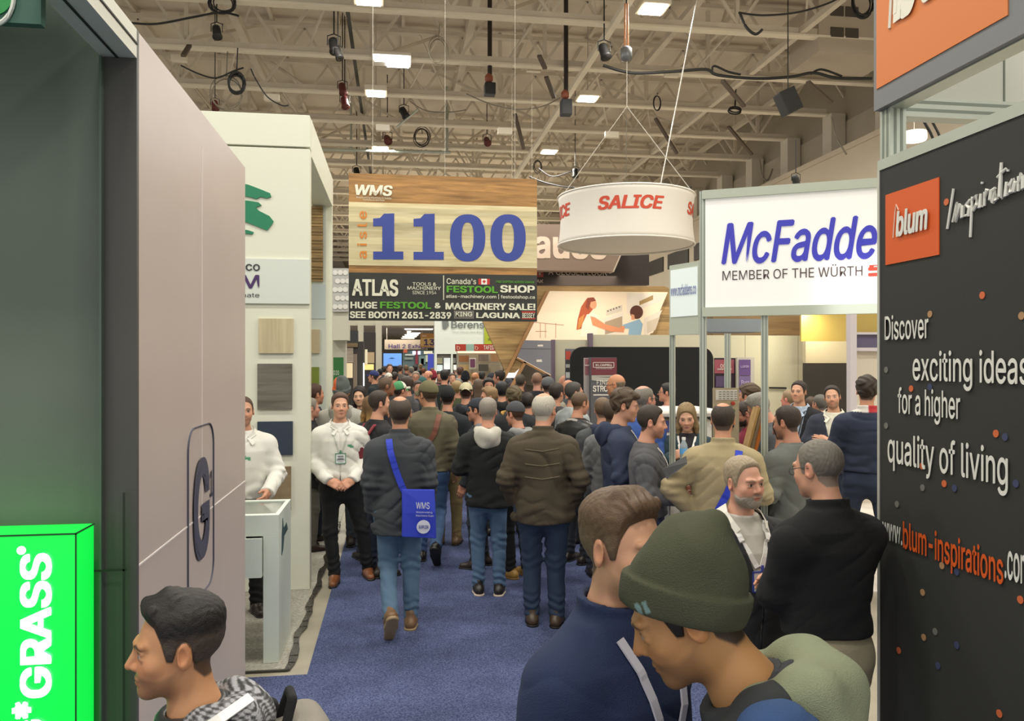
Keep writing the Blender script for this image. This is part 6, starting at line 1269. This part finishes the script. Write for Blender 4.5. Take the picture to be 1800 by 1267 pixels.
def worldpart(nm, segs, c, m, I, res=.007, k=.03):
    it = [(rc(W(*a), W(*b), r1, r2), k) for a, b, r1, r2 in segs]; q = np.array([list(W(*x)) for s_ in segs for x in s_[:2]]); f_ = U(it); V, Q = polygonize(lambda P: f_(P)+crease(P, 34, .006, 2.1), q.min(0)-.13, q.max(0)+.13, res)
    return np_mesh(nm, V, Q, m, I['o'], np.tile(np.array(lin(c)), (len(V), 1)), I['loc'])
worldpart('vest_shoulder', [((1268, 1330, 1.27), (1340, 1262, 1.30), .038, .042), ((1340, 1262, 1.30), (1412, 1212, 1.40), .042, .046), ((1412, 1212, 1.40), (1462, 1310, 1.44), .046, .056)], '2d3033', CLOTH, BEAN)
worldpart('sleeve', [((1350, 1300, 1.25), (1400, 1310, 1.30), .052, .055), ((1375, 1300, 1.27), (1380, 1480, 1.24), .058, .052)], '34507e', CLOTH, BEAN)
I = pP('person in a white-lined dark jacket and pale shirt with a badge, facing the black sweater', 1308, 799, 3.55, 152, sk='cf9a82', hc='9a8a72', hair='short', head=(-12, -2, 2), jk='232427', collar='low', vopen=1.16, shirt='b9b4aa', beard='9c9284', brow='8a7a68', arms=('down', 'down'), legs=('stand', 'stand'), ho=dict(fat=1.0, jaw=1.08, rec=.022), bulk=1.18, belly=.05, hem=.84)
ln_ = lanyard(I, badge_z=1.22, wd=.026, top=(.088, 1.478), bw=.088, bh=.085)
for s in (-1, 1): near_strip(I, [(s*.085, -.06, 1.53), (s*.105, .0, 1.50), (s*.100, .06, 1.465), (s*.085, .10, 1.43)], .060, 'collar_lining', mat('collar_white', 'dedad0', .9), (s*.8, .55, .4))
c = cling(I, [(.128, .1, 1.275)], (0, -1, 0), .004)[0]; wv = I['world'](np.array([c+I['RT']@A3(x, .003, z) for x, z in ((-.024, .02), (.024, .02), (.020, -.012), (0, -.022), (-.020, -.012))])); nv = Vector(I['B'][:, 1]).normalized()*.003
MB().prism([tuple(q) for q in wv], tuple(nv)).build('chest_emblem', mat('emblem_red', 'c0322c', .6), I['o'])
I = pP('person in a black sweater, khaki trousers and glasses seen from behind', 1438, 770, 3.2, -42, sk='c8957a', hc='6b655c', hair='buzz', head=(-14, -6, 0), jk='151618', jm=KNIT, collar='stand', hem=1.0, bulk=.98, belly=.05, pants='a39a80', arms=(((.205, .08, 1.16), (-.03, .20, 1.18)), ((.205, .08, 1.16), (-.03, .20, 1.18))), legs=('stand', 'stand'), glasses='3a3a3a', ho=dict(fat=1.0), hdir=CROSS, foldamp=.7, lean=3)
# --- aisle walkers
def logo_green(Z, c, x0=-.095): m = (np.abs(Z[:, 0]-x0) < .026)&(np.abs(Z[:, 2]-1.29-.3*(Z[:, 0]-x0)) < .013)&(Z[:, 1] > .03); c[m] = lin('4f9a74')
I = pP('person in a white shirt and black trousers with clasped hands, badge and green emblem', 598, 688, 7.36, 178, sk='cf9c80', hc='4a3226', hair='short', head=(-4, -1, 0), jk='dcdad2', collar='low', hem=.96, pants='17181a', shoe='7a4a2c', arms=('front', 'front'), legs=(((.20, -.04, .50), (.265, -.12, .09), 0), ((.09, .03, .50), (.05, .04, .09), 0)), hdir=CLASP, paint=logo_green, foldamp=1.3, bulk=1.0, shirt='e8e6e0', vopen=1.40, ho=dict(rec=.012))
shirt_collar(I, 'dcdad2')
lanyard(I, badge_z=1.18, wd=.010, bw=.085, bh=.085, edge=mat('badge_edge_green', '4f8a6a', .4), m=mat('lanyard_pale', 'b8bdb4', .7))
MB().tube([I['world']((I['AP'][0][2]+.03*np.array([math.cos(a)*.9, .3*math.cos(a), math.sin(a)]))[None])[0] for a in np.linspace(0, 2*math.pi, 13)], .008, 6).build('wristwatch', mat('watch_gold', 'b08a4a', .3, metal=.7), I['o'])
I = pP('person in a charcoal jacket and blue jeans walking away with a blue shoulder bag', 703, 695, 6.1, -2, sk='c08a6c', hc='40342a', hair='balding', head=(4, 2, 0), jk='3c4044', collar='stand', hem=.70, pants='56718c', shoe='7a5c40', sole='a08a68', arms=(((.228, -.06, 1.14), (.215, .03, .92)), ((.228, -.06, 1.14), (.215, .03, .92))), legs=('trail', 'mid'), hands='', pm=DENIM, foldamp=1.5, bulk=1.05, headscale=1.08)
BAGB = mat('bag_blue', '2a3fc0', .65, bump=.15, bscale=200)
def tote(I, label, cx_, zc_, w_, h_, side=1, back=True, tilt=0, strap_pts=None, yb=-.20):
    t = thing('shoulder_bag', tuple(I['world'](I['tor']((cx_, yb, zc_-h_))[None])[0]), label, 'bag'); b = MB()
    y = yb; d = .045
    def q(x, yy, z): return tuple(I['world'](I['tor']((cx_+x, y+yy, z))[None])[0])
    top, bot = zc_+h_, zc_-h_; ws = w_*1.08
    vs = [q(-w_, -.012, top), q(w_, -.012, top-.01), q(w_, .012, top-.01), q(-w_, .012, top), q(-w_*.98, -d*.6, zc_), q(w_*1.04, -d, zc_), q(w_*1.04, d*.5, zc_), q(-w_*.98, d*.5, zc_), q(-w_, -d*.8, bot), q(ws, -d*.9, bot-.02), q(ws, d*.3, bot-.02), q(-w_, d*.3, bot)]
    f = []
    for k in (0, 4): f += [(k, k+4, k+5, k+1), (k+1, k+5, k+6, k+2), (k+2, k+6, k+7, k+3), (k+3, k+7, k+4, k)]
    b.add(vs, f+[(0, 1, 2, 3), (11, 10, 9, 8)]); o = b.build('bag_body', BAGB, t, bevel=.006)
    if strap_pts: 
        P_ = cling(I, strap_pts, (0, 1, 0), .006); r2 = ribbon('bag_strap', I, P_, .048, BAGB, None, n=(0, -1, 0)); r2.data.transform(Matrix.Translation(Vector(LOC[r2.name])-Vector(LOC[t.name]))); r2.location = (0, 0, 0); r2.parent = t
    BWH = mat('bag_print_white', 'd8dcec', .6)
    o0 = Vector(q(-.02, -d*1.0-.006, zc_+.035)); rr = (Vector(q(.08, -d*1.0-.006, zc_+.03))-o0); up = Vector((0, 0, 1))
    letter('WMS', o0, rr, up, .10, .05, BWH, t, bold=.02, lift=.006); letter('Woodworking', o0-up*.035, rr, up, .12, .018, BWH, t, lift=.006); letter('Machinery Expo', o0-up*.06, rr, up, .13, .018, BWH, t, lift=.006)
    c = Vector(q(.035, -d*1.0-.012, zc_-.10)); nn = Vector(rr).normalized().cross(up)
    MB().lathe(c, [(0, 0), (.050, 0), (.050, .003), (0, .003)], 20, nn).build('bag_disc', BWH, t); letter('SUPPLIER', c-rr.normalized()*.036-up*.012+nn*.004, rr, up, .072, .024, mat('bag_ink', '2a3a9a', .6), t, bold=.03, lift=.003)
    return t
tote(I, 'blue shoulder bag with white printing hanging behind the charcoal jacket', .13, .93, .122, .175, strap_pts=path((-.085, -.05, 1.47), (-.075, -.1, 1.38), (-.035, -.1, 1.24), (.01, -.1, 1.12), (.03, -.1, 1.08)))
I = pP('person in an olive jacket and cap walking away with a brown shoulder strap', 752, 671, 8.2, 4, sk='bd8a6a', hc='4a3a2a', hair='short', hat='cap', hatc='6a6448', head=(-38, -8, 0), jk='66604c', collar='stand', hem=.90, pants='46618a', shoe='1c1a18', sole='2a2724', arms=('hold', 'down'), legs=('mid', 'trail'), pm=DENIM, foldamp=1.3, bulk=1.1, headscale=1.1)
ribbon('shoulder_strap', I, cling(I, path((.10, -.05, 1.47), (.06, -.1, 1.30), (-.06, -.1, 1.10), (-.14, -.1, .98)), (0, 1, 0), .006), .05, mat('strap_brown', '7a4a38', .6), I['o'], n=(0, -1, 0))
I = pP('person in a black jacket with a pale grey hood and white-soled trainers, from behind', 858, 697, 7.0, 0, sk='c08a70', hc='8a8278', hair='short', head=(6, 0, 0), jk='181a1b', collar='low', hoodc='cdc9bd', hem=.80, pants='56708e', shoe='26211f', sole='d8c8b4', arms=('hold', 'hold'), legs=('mid', 'stand'), pm=DENIM, foldamp=1.2)
I = pP('person in a brown quilted jacket and dark jeans seen from behind in the aisle', 957, 690, 6.2, 2, sk='cc9478', hc='b8b2a4', hair='balding', head=(20, -4, 0), jk='4a4132', collar='stand', hem=.80, pants='2a3a52', shoe='4a3a2c', arms=('pocket', 'pocket'), legs=('mid', 'stand'), hands='', bulk=1.22, belly=.05, pm=DENIM, foldamp=1.7, glasses='2a2a2a', headscale=1.1)
for zz in (1.36, 1.25, 1.15): ribbon('fold_highlight', I, cling(I, path((-.13, -.1, zz+.012), (0, -.1, zz), (.13, -.1, zz+.02)), (0, 1, 0), .002), .007, mat('painted_fold_highlight', '6e6450', .9), I['o'], n=(0, -1, 0))  # paler ribbons put the highlights of the jacket's folds into colour
I = pP('person in a navy hoodie with a white lanyard, in profile', 1099, 682, 6.2, 84, sk='c4937a', hc='4a3a2a', hair='messy', head=(8, -10, 0), jk='2f3850', collar='low', hoodc='2f3850', hem=.84, arms=('down', 'hold'), legs=('stand', 'stand'), foldamp=1.1)
lanyard(I, badge_z=1.18, wd=.016, badge=False)
I = pP('person in a grey sweater with a white lanyard holding a bag and pen', 1146, 710, 5.75, 88, sk='c8937a', hc='33291f', hair='short', head=(4, -6, 0), jk='56565a', jm=KNIT, collar='low', hem=.98, pants='2a3350', arms=('hold', 'hold'), legs=('stand', 'stand'), hdir=[((0, 1, .05), (-1, 0, .2), 1.3), ((-.1, 1, .05), (1, 0, .2), 1.35)], stub='4a382c', foldamp=1.2)
lanyard(I, badge_z=1.0, wd=.016, bw=.06, bh=.13, edge=mat('badge_edge_pale', 'c8c8c4', .4)); hnd = I['world']((I['AP'][1][2]+A3(0, .08, -.01))[None])[0]
b = MB(); hv = Vector(hnd); t = thing('tote_bag', tuple(hv+Vector((0, 0, -.65))), 'black tote bag with long pale-edged handles hanging from the grey sweater arm', 'bag')
for dx_ in (-.03, .03): MB().bar(hv+Vector((dx_*.5, 0, .02)), hv+Vector((dx_*2.2, .0, -.38)), .035, .008).build('handle', mat('tote_black', '17171a', .8), t)
MB().box(hv.x-.13, hv.x+.14, hv.y-.04, hv.y+.04, hv.z-.72, hv.z-.36).build('bag_body', mat('tote_black', '17171a', .8), t, bevel=.02); MB().bar(hv+Vector((.0, -.012, .0)), hv+Vector((.035, -.05, -.37)), .008, .004).build('handle_edge', mat('tote_white', 'c8c8c8', .7), t)
MB().bar(hv+Vector((-.045, -.02, .045)), hv+Vector((.05, -.02, .03)), .008).build('pen', mat('pen_pale', 'c8beb8', .4), thing('pen', tuple(hv), 'slim pen gripped above the black tote handles', 'pen'))
p = W(1188, 822, 5.45); t = thing('clipboard', tuple(p), 'dark folder held out over the white counter', 'folder'); MB().prism([tuple(W(*q)) for q in ((1164, 826, 5.5), (1207, 803, 5.35), (1208, 815, 5.3), (1172, 842, 5.45))], (0, .012, .006)).build('cover', mat('folder_grey', '4a4a4c', .6), t)
I = pP('person in a blue shirt and glasses behind the navy hoodie', 1133, 675, 7.1, 48, sk='c8917c', hc='7a746c', hair='balding', jk='3f5fa8', collar='low', glasses='4a3a34', ho=dict(fat=1)); lanyard(I, badge=False, wd=.016)
pP('person in glasses and a pale blue collar in front of the maroon banner', 1082, 657, 9.4, -76, sk='b8805e', hc='6a5a4a', hair='bald', jk='7f9cc0', collar='low', glasses='5a4636', ho=dict(fat=1), head=(0, -6, 0))
I = pP('person in a teal jacket holding a water bottle at the counter', 1207, 702, 6.8, 186, sk='d2a288', hc='8a7350', hair='long', head=(-4, -18, 3), jk='2c4048', collar='low', vopen=1.25, shirt='24242a', arms=('up', 'up'), hdir=[((.7, .35, .35), (-.4, .7, .3), .9), ((-.7, .35, .35), (.4, .7, .3), .9)], brow='5a4030', lip='a86a60', ho=dict(jaw=.85, hlen=.27), H=1.68)
ln_ = lanyard(I, badge=False, wd=.018, badge_z=1.15)
p = Vector(I['world']((I['AP'][0][2]*.5+I['AP'][1][2]*.5+A3(0, .085, .03))[None])[0]); t = thing('water_bottle', tuple(p), 'clear water bottle with a blue label held by the person in teal', 'bottle')
MB().lathe(p, [(0, -.08), (.030, -.08), (.032, -.06), (.031, .02), (.032, .07), (.030, .09), (.015, .12), (.013, .135), (0, .135)], 16).build('bottle_body', mat('bottle_plastic', 'c8d6de', .1, trans=.6), t, True); MB().lathe(p, [(.033, .015), (.033, .06)], 16).build('label', mat('bottle_label', '5a9ad0', .5), t); MB().lathe(p, [(.016, .13), (.016, .152), (0, .152)], 12).build('cap', mat('bottle_cap', 'e6e6e6', .4), t)
I = pP('person in a tan coat with a blue bag strap, seen from behind', 1271, 704, 5.5, -4, sk='c08a6c', hc='33281f', hair='balding', head=(6, -4, 0), jk='a39472', collar='stand', hem=.80, arms=('hips', 'hold'), legs=('stand', 'stand'), pants='3a3f4a', bulk=1.12, foldamp=1.4)
tote(I, 'blue shoulder bag with white printing hanging beside the tan coat', -.16, .86, .125, .15, strap_pts=path((.10, -.05, 1.46), (.085, -.1, 1.36), (.02, -.1, 1.18), (-.06, -.1, 1.02), (-.08, -.1, .99)))
pP('person in a grey fleece turned away behind the front aluminium post', 1383, 711, 5.8, -52, sk='b8836a', hc='33261e', hair='short', head=(-8, -8, 0), jk='6d706c', collar='low', hoodc=None, hem=.84, arms=('hold', 'pocket'), jm=KNIT, foldamp=1.2, stub='4a382c')
I = pP('person in a black blazer and pale blue shirt before the dark panel', 1404, 668, 9.1, 192, sk='c8987c', hc='2a211c', hair='short', head=(10, 0, 0), ho=dict(rec=.018), jk='1c1d22', collar='low', vopen=1.02, shirt='a9b8cc', arms=('down', 'down')); shirt_collar(I, 'a9b8cc', False); lanyard(I, badge_z=1.08, wd=.012, m=mat('lanyard_dark', '33363f', .7))
I = pP('person in a navy suit and white shirt with folded arms', 1463, 676, 8.5, 186, sk='c8987c', hc='2a211c', hair='short', head=(-2, 0, 6), ho=dict(rec=.022), jk='2b303e', collar='low', vopen=1.10, shirt='dcdacb', arms=('cross', 'cross'), hdir=CROSS, stub='4a382c'); shirt_collar(I, 'dcdacb', False)
def redcollar(Z, c): m = (Z[:, 2] > 1.488); c[m] = lin('d8d2cc'); m2 = m&(Z[:, 0] > .02); c[m2] = lin('b03038')
pP('person in a navy jacket with a white and red collar at the black wall edge', 1524, 659, 7.2, 2, sk='c08a6c', hc='33281f', hair='thick', jk='2a3146', collar='stand', hem=.98, pants='2a3348', arms=('hold', 'hold'), legs=('wide', 'wide'), paint=redcollar, pm=DENIM, foldamp=1.2, H=1.9)
I = pP('person in a white shirt at the drawer stand, half hidden by the lilac wall', 428, 707, 6.4, 176, sk='c8957a', hc='4a3226', hair='buzz', jk='dedcd4', collar='low', hem=.96, pants='17181a', arms=('desk', 'desk'), paint=lambda Z, c: logo_green(Z, c, -.02), foldamp=1.4, stub='7a5a48', H=1.76, shirt='e8e6e0', vopen=1.40); shirt_collar(I, 'dedcd4')
# --- inside the white booth and along its side
pP('person in a black coat inside the white booth opening, nearer the front', 546, 700, 8.6, 70, sk='c8917c', hc='8a8478', jk='1d1e20', pants='6a675f', hair='short', hem=.66, arms=('down', 'down'), shoe='3a2a24', H=1.64)
pP('person in a navy vest inside the white booth opening, farther back', 554, 672, 9.1, 60, sk='c08a6c', hc='4a3228', hair='pony', jk='232b3c', pants='252c3a', hem=.86, H=1.78)
def orangeside(V, c): m = (V[:, 0] < -.045)&(V[:, 2] > .02); c[m] = lin('d8683c')
pP('person in a grey and orange beanie with a pale grey hoodie behind the white shirt', 601, 662, 8.8, 8, sk='c08a6c', hc='4a3a2a', hat='beanie', hatc='5d6462', hatpaint=orangeside, jk='a8a69e', hoodc='a8a69e', collar='low', bulk=1.1, pants='3a3f4a')
pP('person all in black looking this way beside the display tower', 632, 677, 9.5, 184, sk='cfa488', hc='1e1817', hair='long', jk='1b1b1e', collar='low', brow='2a2020', head=(6, -4, 4), ho=dict(jaw=.85, hlen=.20), bulk=.92)
pP('person in a dark top seen from behind next to the maroon backpack', 650, 694, 8.25, -20, sk='c8957a', hc='6f5234', hair='long', jk='23242a', collar='low', ho=dict(hlen=.42, tips='a8824a'), bulk=.9)
I = pP('person in black wearing a maroon backpack, in profile', 668, 685, 7.6, 62, sk='c8957a', hc='33261f', hair='short', jk='1c1c20', collar='low', head=(16, 0, 0))
t = thing('backpack', tuple(I['world'](I['tor']((0, -.2, 1.1))[None])[0]), 'small maroon backpack with red straps on the person in black', 'backpack'); bagmesh('bag', rbox((0, -.235, 1.17), (.12, .07, .15), .05), (-.2, -.4, .95), (.2, -.1, 1.4), '6a2430', CLOTH, t, .016, I)
for s in (-1, 1): bagmesh('strap', lambda P: np.minimum(rc((s*.08, -.19, 1.34), (s*.10, -.10, 1.46), .016)(P), rc((s*.10, -.10, 1.46), (s*.12, .06, 1.42), .016)(P)), (-.2, -.3, 1.2), (.2, .2, 1.55), '8a3a40', CLOTH, t, .012, I)
# --- the crowd farther along the aisle
def crowd(label, px, top, d, face, hc='33281f', hair='short', jk='2a2c30', sk='c08a70', **k): return pP(label, px, top, d, face, sk=sk, hc=hc, hair=hair, jk=jk, collar=k.pop('collar', 'low'), pants=k.pop('pants', '2c313c'), **k)
crowd('person in a dark shirt in profile above the maroon backpack', 680, 662, 10.2, 66, '5a4636', 'buzz', '2c2b30', '8f6248', head=(14, -4, 0))
crowd('person in a green and white cap turned away ahead of the charcoal jacket', 703, 670, 10.5, 52, '3a2c22', 'short', '4a4a50', hat='cap', hatc='4a8a5c', hatpaint=lambda V, c: c.__setitem__((V[:, 1] > .0)&(V[:, 2] > .03), lin('d8dac8')))
crowd('person in a blue cap and dark jacket facing the display bay', 656, 651, 17.0, -72, '3a342c', 'short', '20282a', hat='cap', hatc='2c3668')
crowd('person in a maroon top beside the white light strip', 644, 645, 21.0, 120, '1c1614', 'short', '4a2830', 'a87460')
crowd('person in a grey shirt looking toward the display bay', 713, 655, 11.6, -64, '43332a', 'thick', '4c4c50', H=1.80)
crowd('person in glasses and a dark coat facing this way above the olive cap', 731, 652, 16.8, 182, '8a7f70', 'short', '2c2c2c', glasses='3a3430', stub='8a8278')
crowd('person in a dark suit looking aside next to the red knitted hat', 752, 651, 18.5, -96, '7a5a48', 'bald', '26282e', 'd09478')
crowd('person in a red knitted hat seen from behind', 762, 651, 19.5, 10, '4a3020', 'short', '6a3038', hat='beanie', hatc='8a2a3a')
crowd('person facing this way with a white lanyard below the blue roll-up banner', 773, 653, 21.0, 184, '33261f', 'short', '242428', stub='5a4436')
crowd('person in a dark green coat below the white booth post', 782, 646, 15.5, 14, '1a1614', 'thick', '252c28', H=1.86)
crowd('person in black standing tall at the white hardware booth', 789, 639, 26.0, 40, 'a07060', 'bald', '1f2022', 'cc8c74')
crowd('person in a pale grey hoodie facing the sample booth', 809, 644, 19.5, 2, '4a3028', 'short', '9a9a96', hoodc='8a8a88')
crowd('person in a black beanie below the wood panel samples', 818, 652, 16.5, 4, '1a1614', 'short', '2e3036', hat='beanie', hatc='191b22')
crowd('person in a brown tweed coat turned to the samples', 836, 654, 17.3, 30, '9a7050', 'bald', '5a5048', 'c88a66')
crowd('person in a charcoal top beneath the dark wood sample panel', 847, 652, 19.0, 0, '24201c', 'short', '3a3a3e')
crowd('person in a dark grey cap ahead of the black coat in profile', 864, 655, 15.0, -30, '2a2420', 'short', '33343a', hat='cap', hatc='2c2d33')
crowd('person in a black coat in profile beneath the timber triangle', 877, 649, 14.2, -70, '2a1f1a', 'short', '1d1e20', H=1.87)
crowd('person in a grey top against the pale sample panel', 867, 644, 25.0, 20, '5a3426', 'short', '4a4a50')
crowd('person in a slate top in front of the lit counter panel', 893, 646, 24.0, 60, 'b0a090', 'balding', '3a3c44')
crowd('person in a plum grey top between the two slanted struts', 907, 648, 20.0, -40, '5a4030', 'short', '3a3034')
crowd('person in a dark brown top seen from behind before the white-trimmed jacket', 841, 665, 12.0, 2, '5c4a3a', 'long', '3a2c28', ho=dict(hlen=.34), bulk=.9)
crowd('person in dark glasses facing this way behind the white-trimmed padded jacket', 859, 664, 11.6, 176, '1f1916', 'thick', '26282c', glasses='181818')
crowd('person in a padded jacket with white trim looking aside', 859, 679, 9.4, -100, '8a6f4e', 'quiff', '24282c', head=(0, -4, 0))
crowd('person in a black hood seen from behind under the timber struts', 882, 670, 10.8, -6, '17181a', 'thick', '191a1c', hoodc='191a1c')
crowd('person in a dark jacket seen from behind ahead of the mustard brim', 903, 678, 8.8, -8, '5c5038', 'thick', '26282c')
crowd('person in a brown-grey collar in front of the leaning timber frame', 915, 657, 13.4, 8, '4c443a', 'short', '3c3436')
I = crowd('person in a black jacket with a red patch on the back', 944, 652, 12.4, 2, '8a6a58', 'buzz', '1c1e22', 'c08a78', H=1.86, bulk=1.1, paint=lambda Z, c: c.__setitem__((np.hypot(Z[:, 0], Z[:, 2]-1.36) < .045)&(Z[:, 1] < 0), lin('7a2430')))
crowd('person in a dark top facing this way beside the red back patch', 959, 657, 14.0, 178, '2a1f1c', 'thick', '33343a', 'cfa488')
crowd('person in a grey knitted cap seen from behind near the short grey wall', 964, 662, 11.0, 20, '3a2c24', 'short', '8a8478', hat='cap', hatc='55565a')
crowd('person in a dark grey top turned aside below the short grey wall', 979, 673, 9.8, 36, '2e251e', 'thick', '3c3a3c')
crowd('person in a grey collar in profile at the striped narrow banner, farther one', 992, 659, 13.0, -70, 'a07a66', 'bald', '4a4a50', 'cc9078')
crowd('person in a slate collar in profile at the striped narrow banner, nearer one', 998, 667, 11.7, -50, 'a07a66', 'bald', '40434a', 'd09478')
crowd('person in glasses and a pale shirt in profile before the black backdrop corner', 1010, 670, 9.0, 56, '3f3b36', 'short', '9fa6a6', glasses='2a2624', head=(16, 0, 0))
I = crowd('person in a black leather jacket with a white collar band', 1020, 688, 8.1, 40, '5a4632', 'buzz', '17191a', jm=LEATHER, collar='low', head=(8, -8, 0), bulk=1.08); ribbon('collar_band', I, cling(I, path((-.07, -.08, 1.49), (0, -.1, 1.50), (.07, -.08, 1.49)), (0, 1, 0), .004), .02, mat('collar_white', 'dedad0', .9), I['o'], n=(0, -1, 0))
crowd('person in a grey jacket with a navy hood seen from behind', 1059, 697, 7.6, -6, '6a5540', 'short', '4a4d50', hoodc='343a52', bulk=1.06)
crowd('person in a grey sweatshirt mostly hidden behind the navy hoodie', 1078, 700, 6.75, 30, '4a3a2c', 'short', '6a6b6c', hem=.86, pants='23252c')
crowd('person in a black cap and brown trousers next to the olive jacket', 787, 679, 8.9, 8, '1f1a18', 'short', '20242a', hat='cap', hatc='17191c', pants='7a6a48', legs=('mid', 'stand'), shoe='6a5238')
crowd('person in a pale beige cap worn backwards, dark hoodie', 819, 672, 10.0, 2, '3a241e', 'thick', '2a2c31', hat='cap', hatc='c2ba9a', ho=dict(back=True), hoodc='2a2c31')
crowd('person in an olive green top beside the beige cap', 803, 669, 12.5, -10, '9a8258', 'messy', '4a5038')
crowd('person in a navy cap looking left with a grey scarf', 838, 699, 7.9, -66, '2a2420', 'short', '202429', hat='cap', hatc='2b2f38', hoodc='77777c', head=(-8, -4, 0))
crowd('person in a grey cap with a mustard brim, grey hood and tan boots', 905, 705, 7.55, -38, '4a3020', 'thick', '3a3c40', hat='cap', hatc='45464a', hoodc='8d8f90', pants='141517', shoe='a8813e', sole='8a6a36', legs=('mid', 'stand'), hatpaint=lambda V, c: c.__setitem__((V[:, 1] > .095), lin('a8823a')), head=(-12, -10, 0))
crowd('person in a black padded jacket between the mustard brim and the brown jacket', 928, 690, 9.5, 10, '2a2420', 'short', '1e2022', H=1.66)
# at and behind the tower booth
crowd('person in glasses and a pink shirt in profile before the black backdrop', 1172, 677, 10.0, -84, '1f1916', 'short', 'c0a0a4', glasses='1f1f1f', H=1.76, head=(0, 2, 0))
crowd('person in a brown top behind the tan display board', 1316, 674, 8.2, -60, '4a3826', 'messy', '4a3a34')
crowd('person in a slate top bending over the timber profiles', 1334, 688, 6.95, -80, '8f8c84', 'quiff', '4c4f55', head=(0, -24, 0), lean=10, H=1.74)
crowd('person in a maroon top and glasses looking down at the display board', 1309, 704, 7.6, -100, '33261f', 'short', '7a1f34', 'a8735c', beard='2e211b', glasses='3a2c26', head=(0, -18, 0))
crowd('person in a grey top partly behind the black blazer', 1386, 684, 10.0, -60, '8a7458', 'short', '6a6c72', 'd08a78')
crowd('person in a dark top low behind the grey fleece', 1376, 702, 6.3, 10, '3a2c24', 'short', '33343a', 'c08a70', H=1.60)
crowd('person in a dark jacket turned away between the blazer and the navy suit', 1441, 692, 9.4, -30, '5f5b55', 'short', '2c2e34', head=(-10, 0, 0), H=1.64)
crowd('person in a slate jacket at the dark panel, just beyond the black blazer', 1426, 697, 10.2, 10, '4a3a2e', 'short', '3a3c42', H=1.58)
# small heads at the far end
random.seed(21)
FARL = [(675, 643, 26, 'black', '1f1a18', 'beneath the blue screen corner'), (685, 639, 23, 'brown', '4a362a', 'directly below the blue screen'), (683, 655, 17.5, 'white-capped', 'c8c4b8', 'beside the grey shirt'), (694, 653, 19, 'very dark', '2a201d', 'above the green and white cap'), (704, 641, 26, 'dark', '33261f', 'by the right edge of the screen'), (714, 641, 28, 'tawny', '6a5238', 'under the small red far panel'), (722, 644, 24, 'ashen', '6a655c', 'near the red pillar foot'), (730, 641, 27, 'jet black', '141212', 'before the red pillar'), (739, 639, 34, 'sandy', '9a8058', 'right of the red pillar'), (745, 646, 28, 'rusty brown', '6a3f2a', 'beside the blue roll-up banner'), (743, 662, 14.5, 'teal-capped', '2f5a58', 'just before the olive cap'), (760, 646, 26, 'chestnut', '55362a', 'under the blue roll-up banner'), (668, 648, 24, 'black-capped', '1c1c20', 'next to the portal column'), (661, 652, 20, 'mousy', '6a5a48', 'behind the blue cap'), (802, 645, 30, 'greyish', '7a7468', 'before the first white poster'), (826, 655, 20, 'straw', 'a8925f', 'beside the black beanie'), (853, 648, 26, 'dark brown', '3a2a20', 'below the sample row'), (735, 668, 12.5, 'dusky', '3a3230', 'just above the olive jacket'), (795, 655, 18, 'brownish', '4d3a2c', 'right of the dark green coat')]
TOPN = 'charcoal slate grey black taupe plum teal pale-grey'.split()
TOPS = ['33343a', '2b3038', '4a4a4c', '23252a', '55504a', '3a2e2e', '2c3a46', '60605c']
for i, (x, y, d, cn, hx, wh) in enumerate(FARL):
    hat = 'cap' if 'capped' in cn else None
    crowd(('person in a %s and %s top' % (cn.replace('-capped', ' cap'), TOPN[i % 8]) if hat else 'person in a %s top' % TOPN[i % 8])+' far off, '+wh, x, y, d, random.choice((0, 10, -20, 30, -40, 170)), hx if not hat else '2a221e', 'short', TOPS[i % 8], random.choice(('c08a70', 'cc9a80', '9a6a50')), hat=hat, hatc=hx)
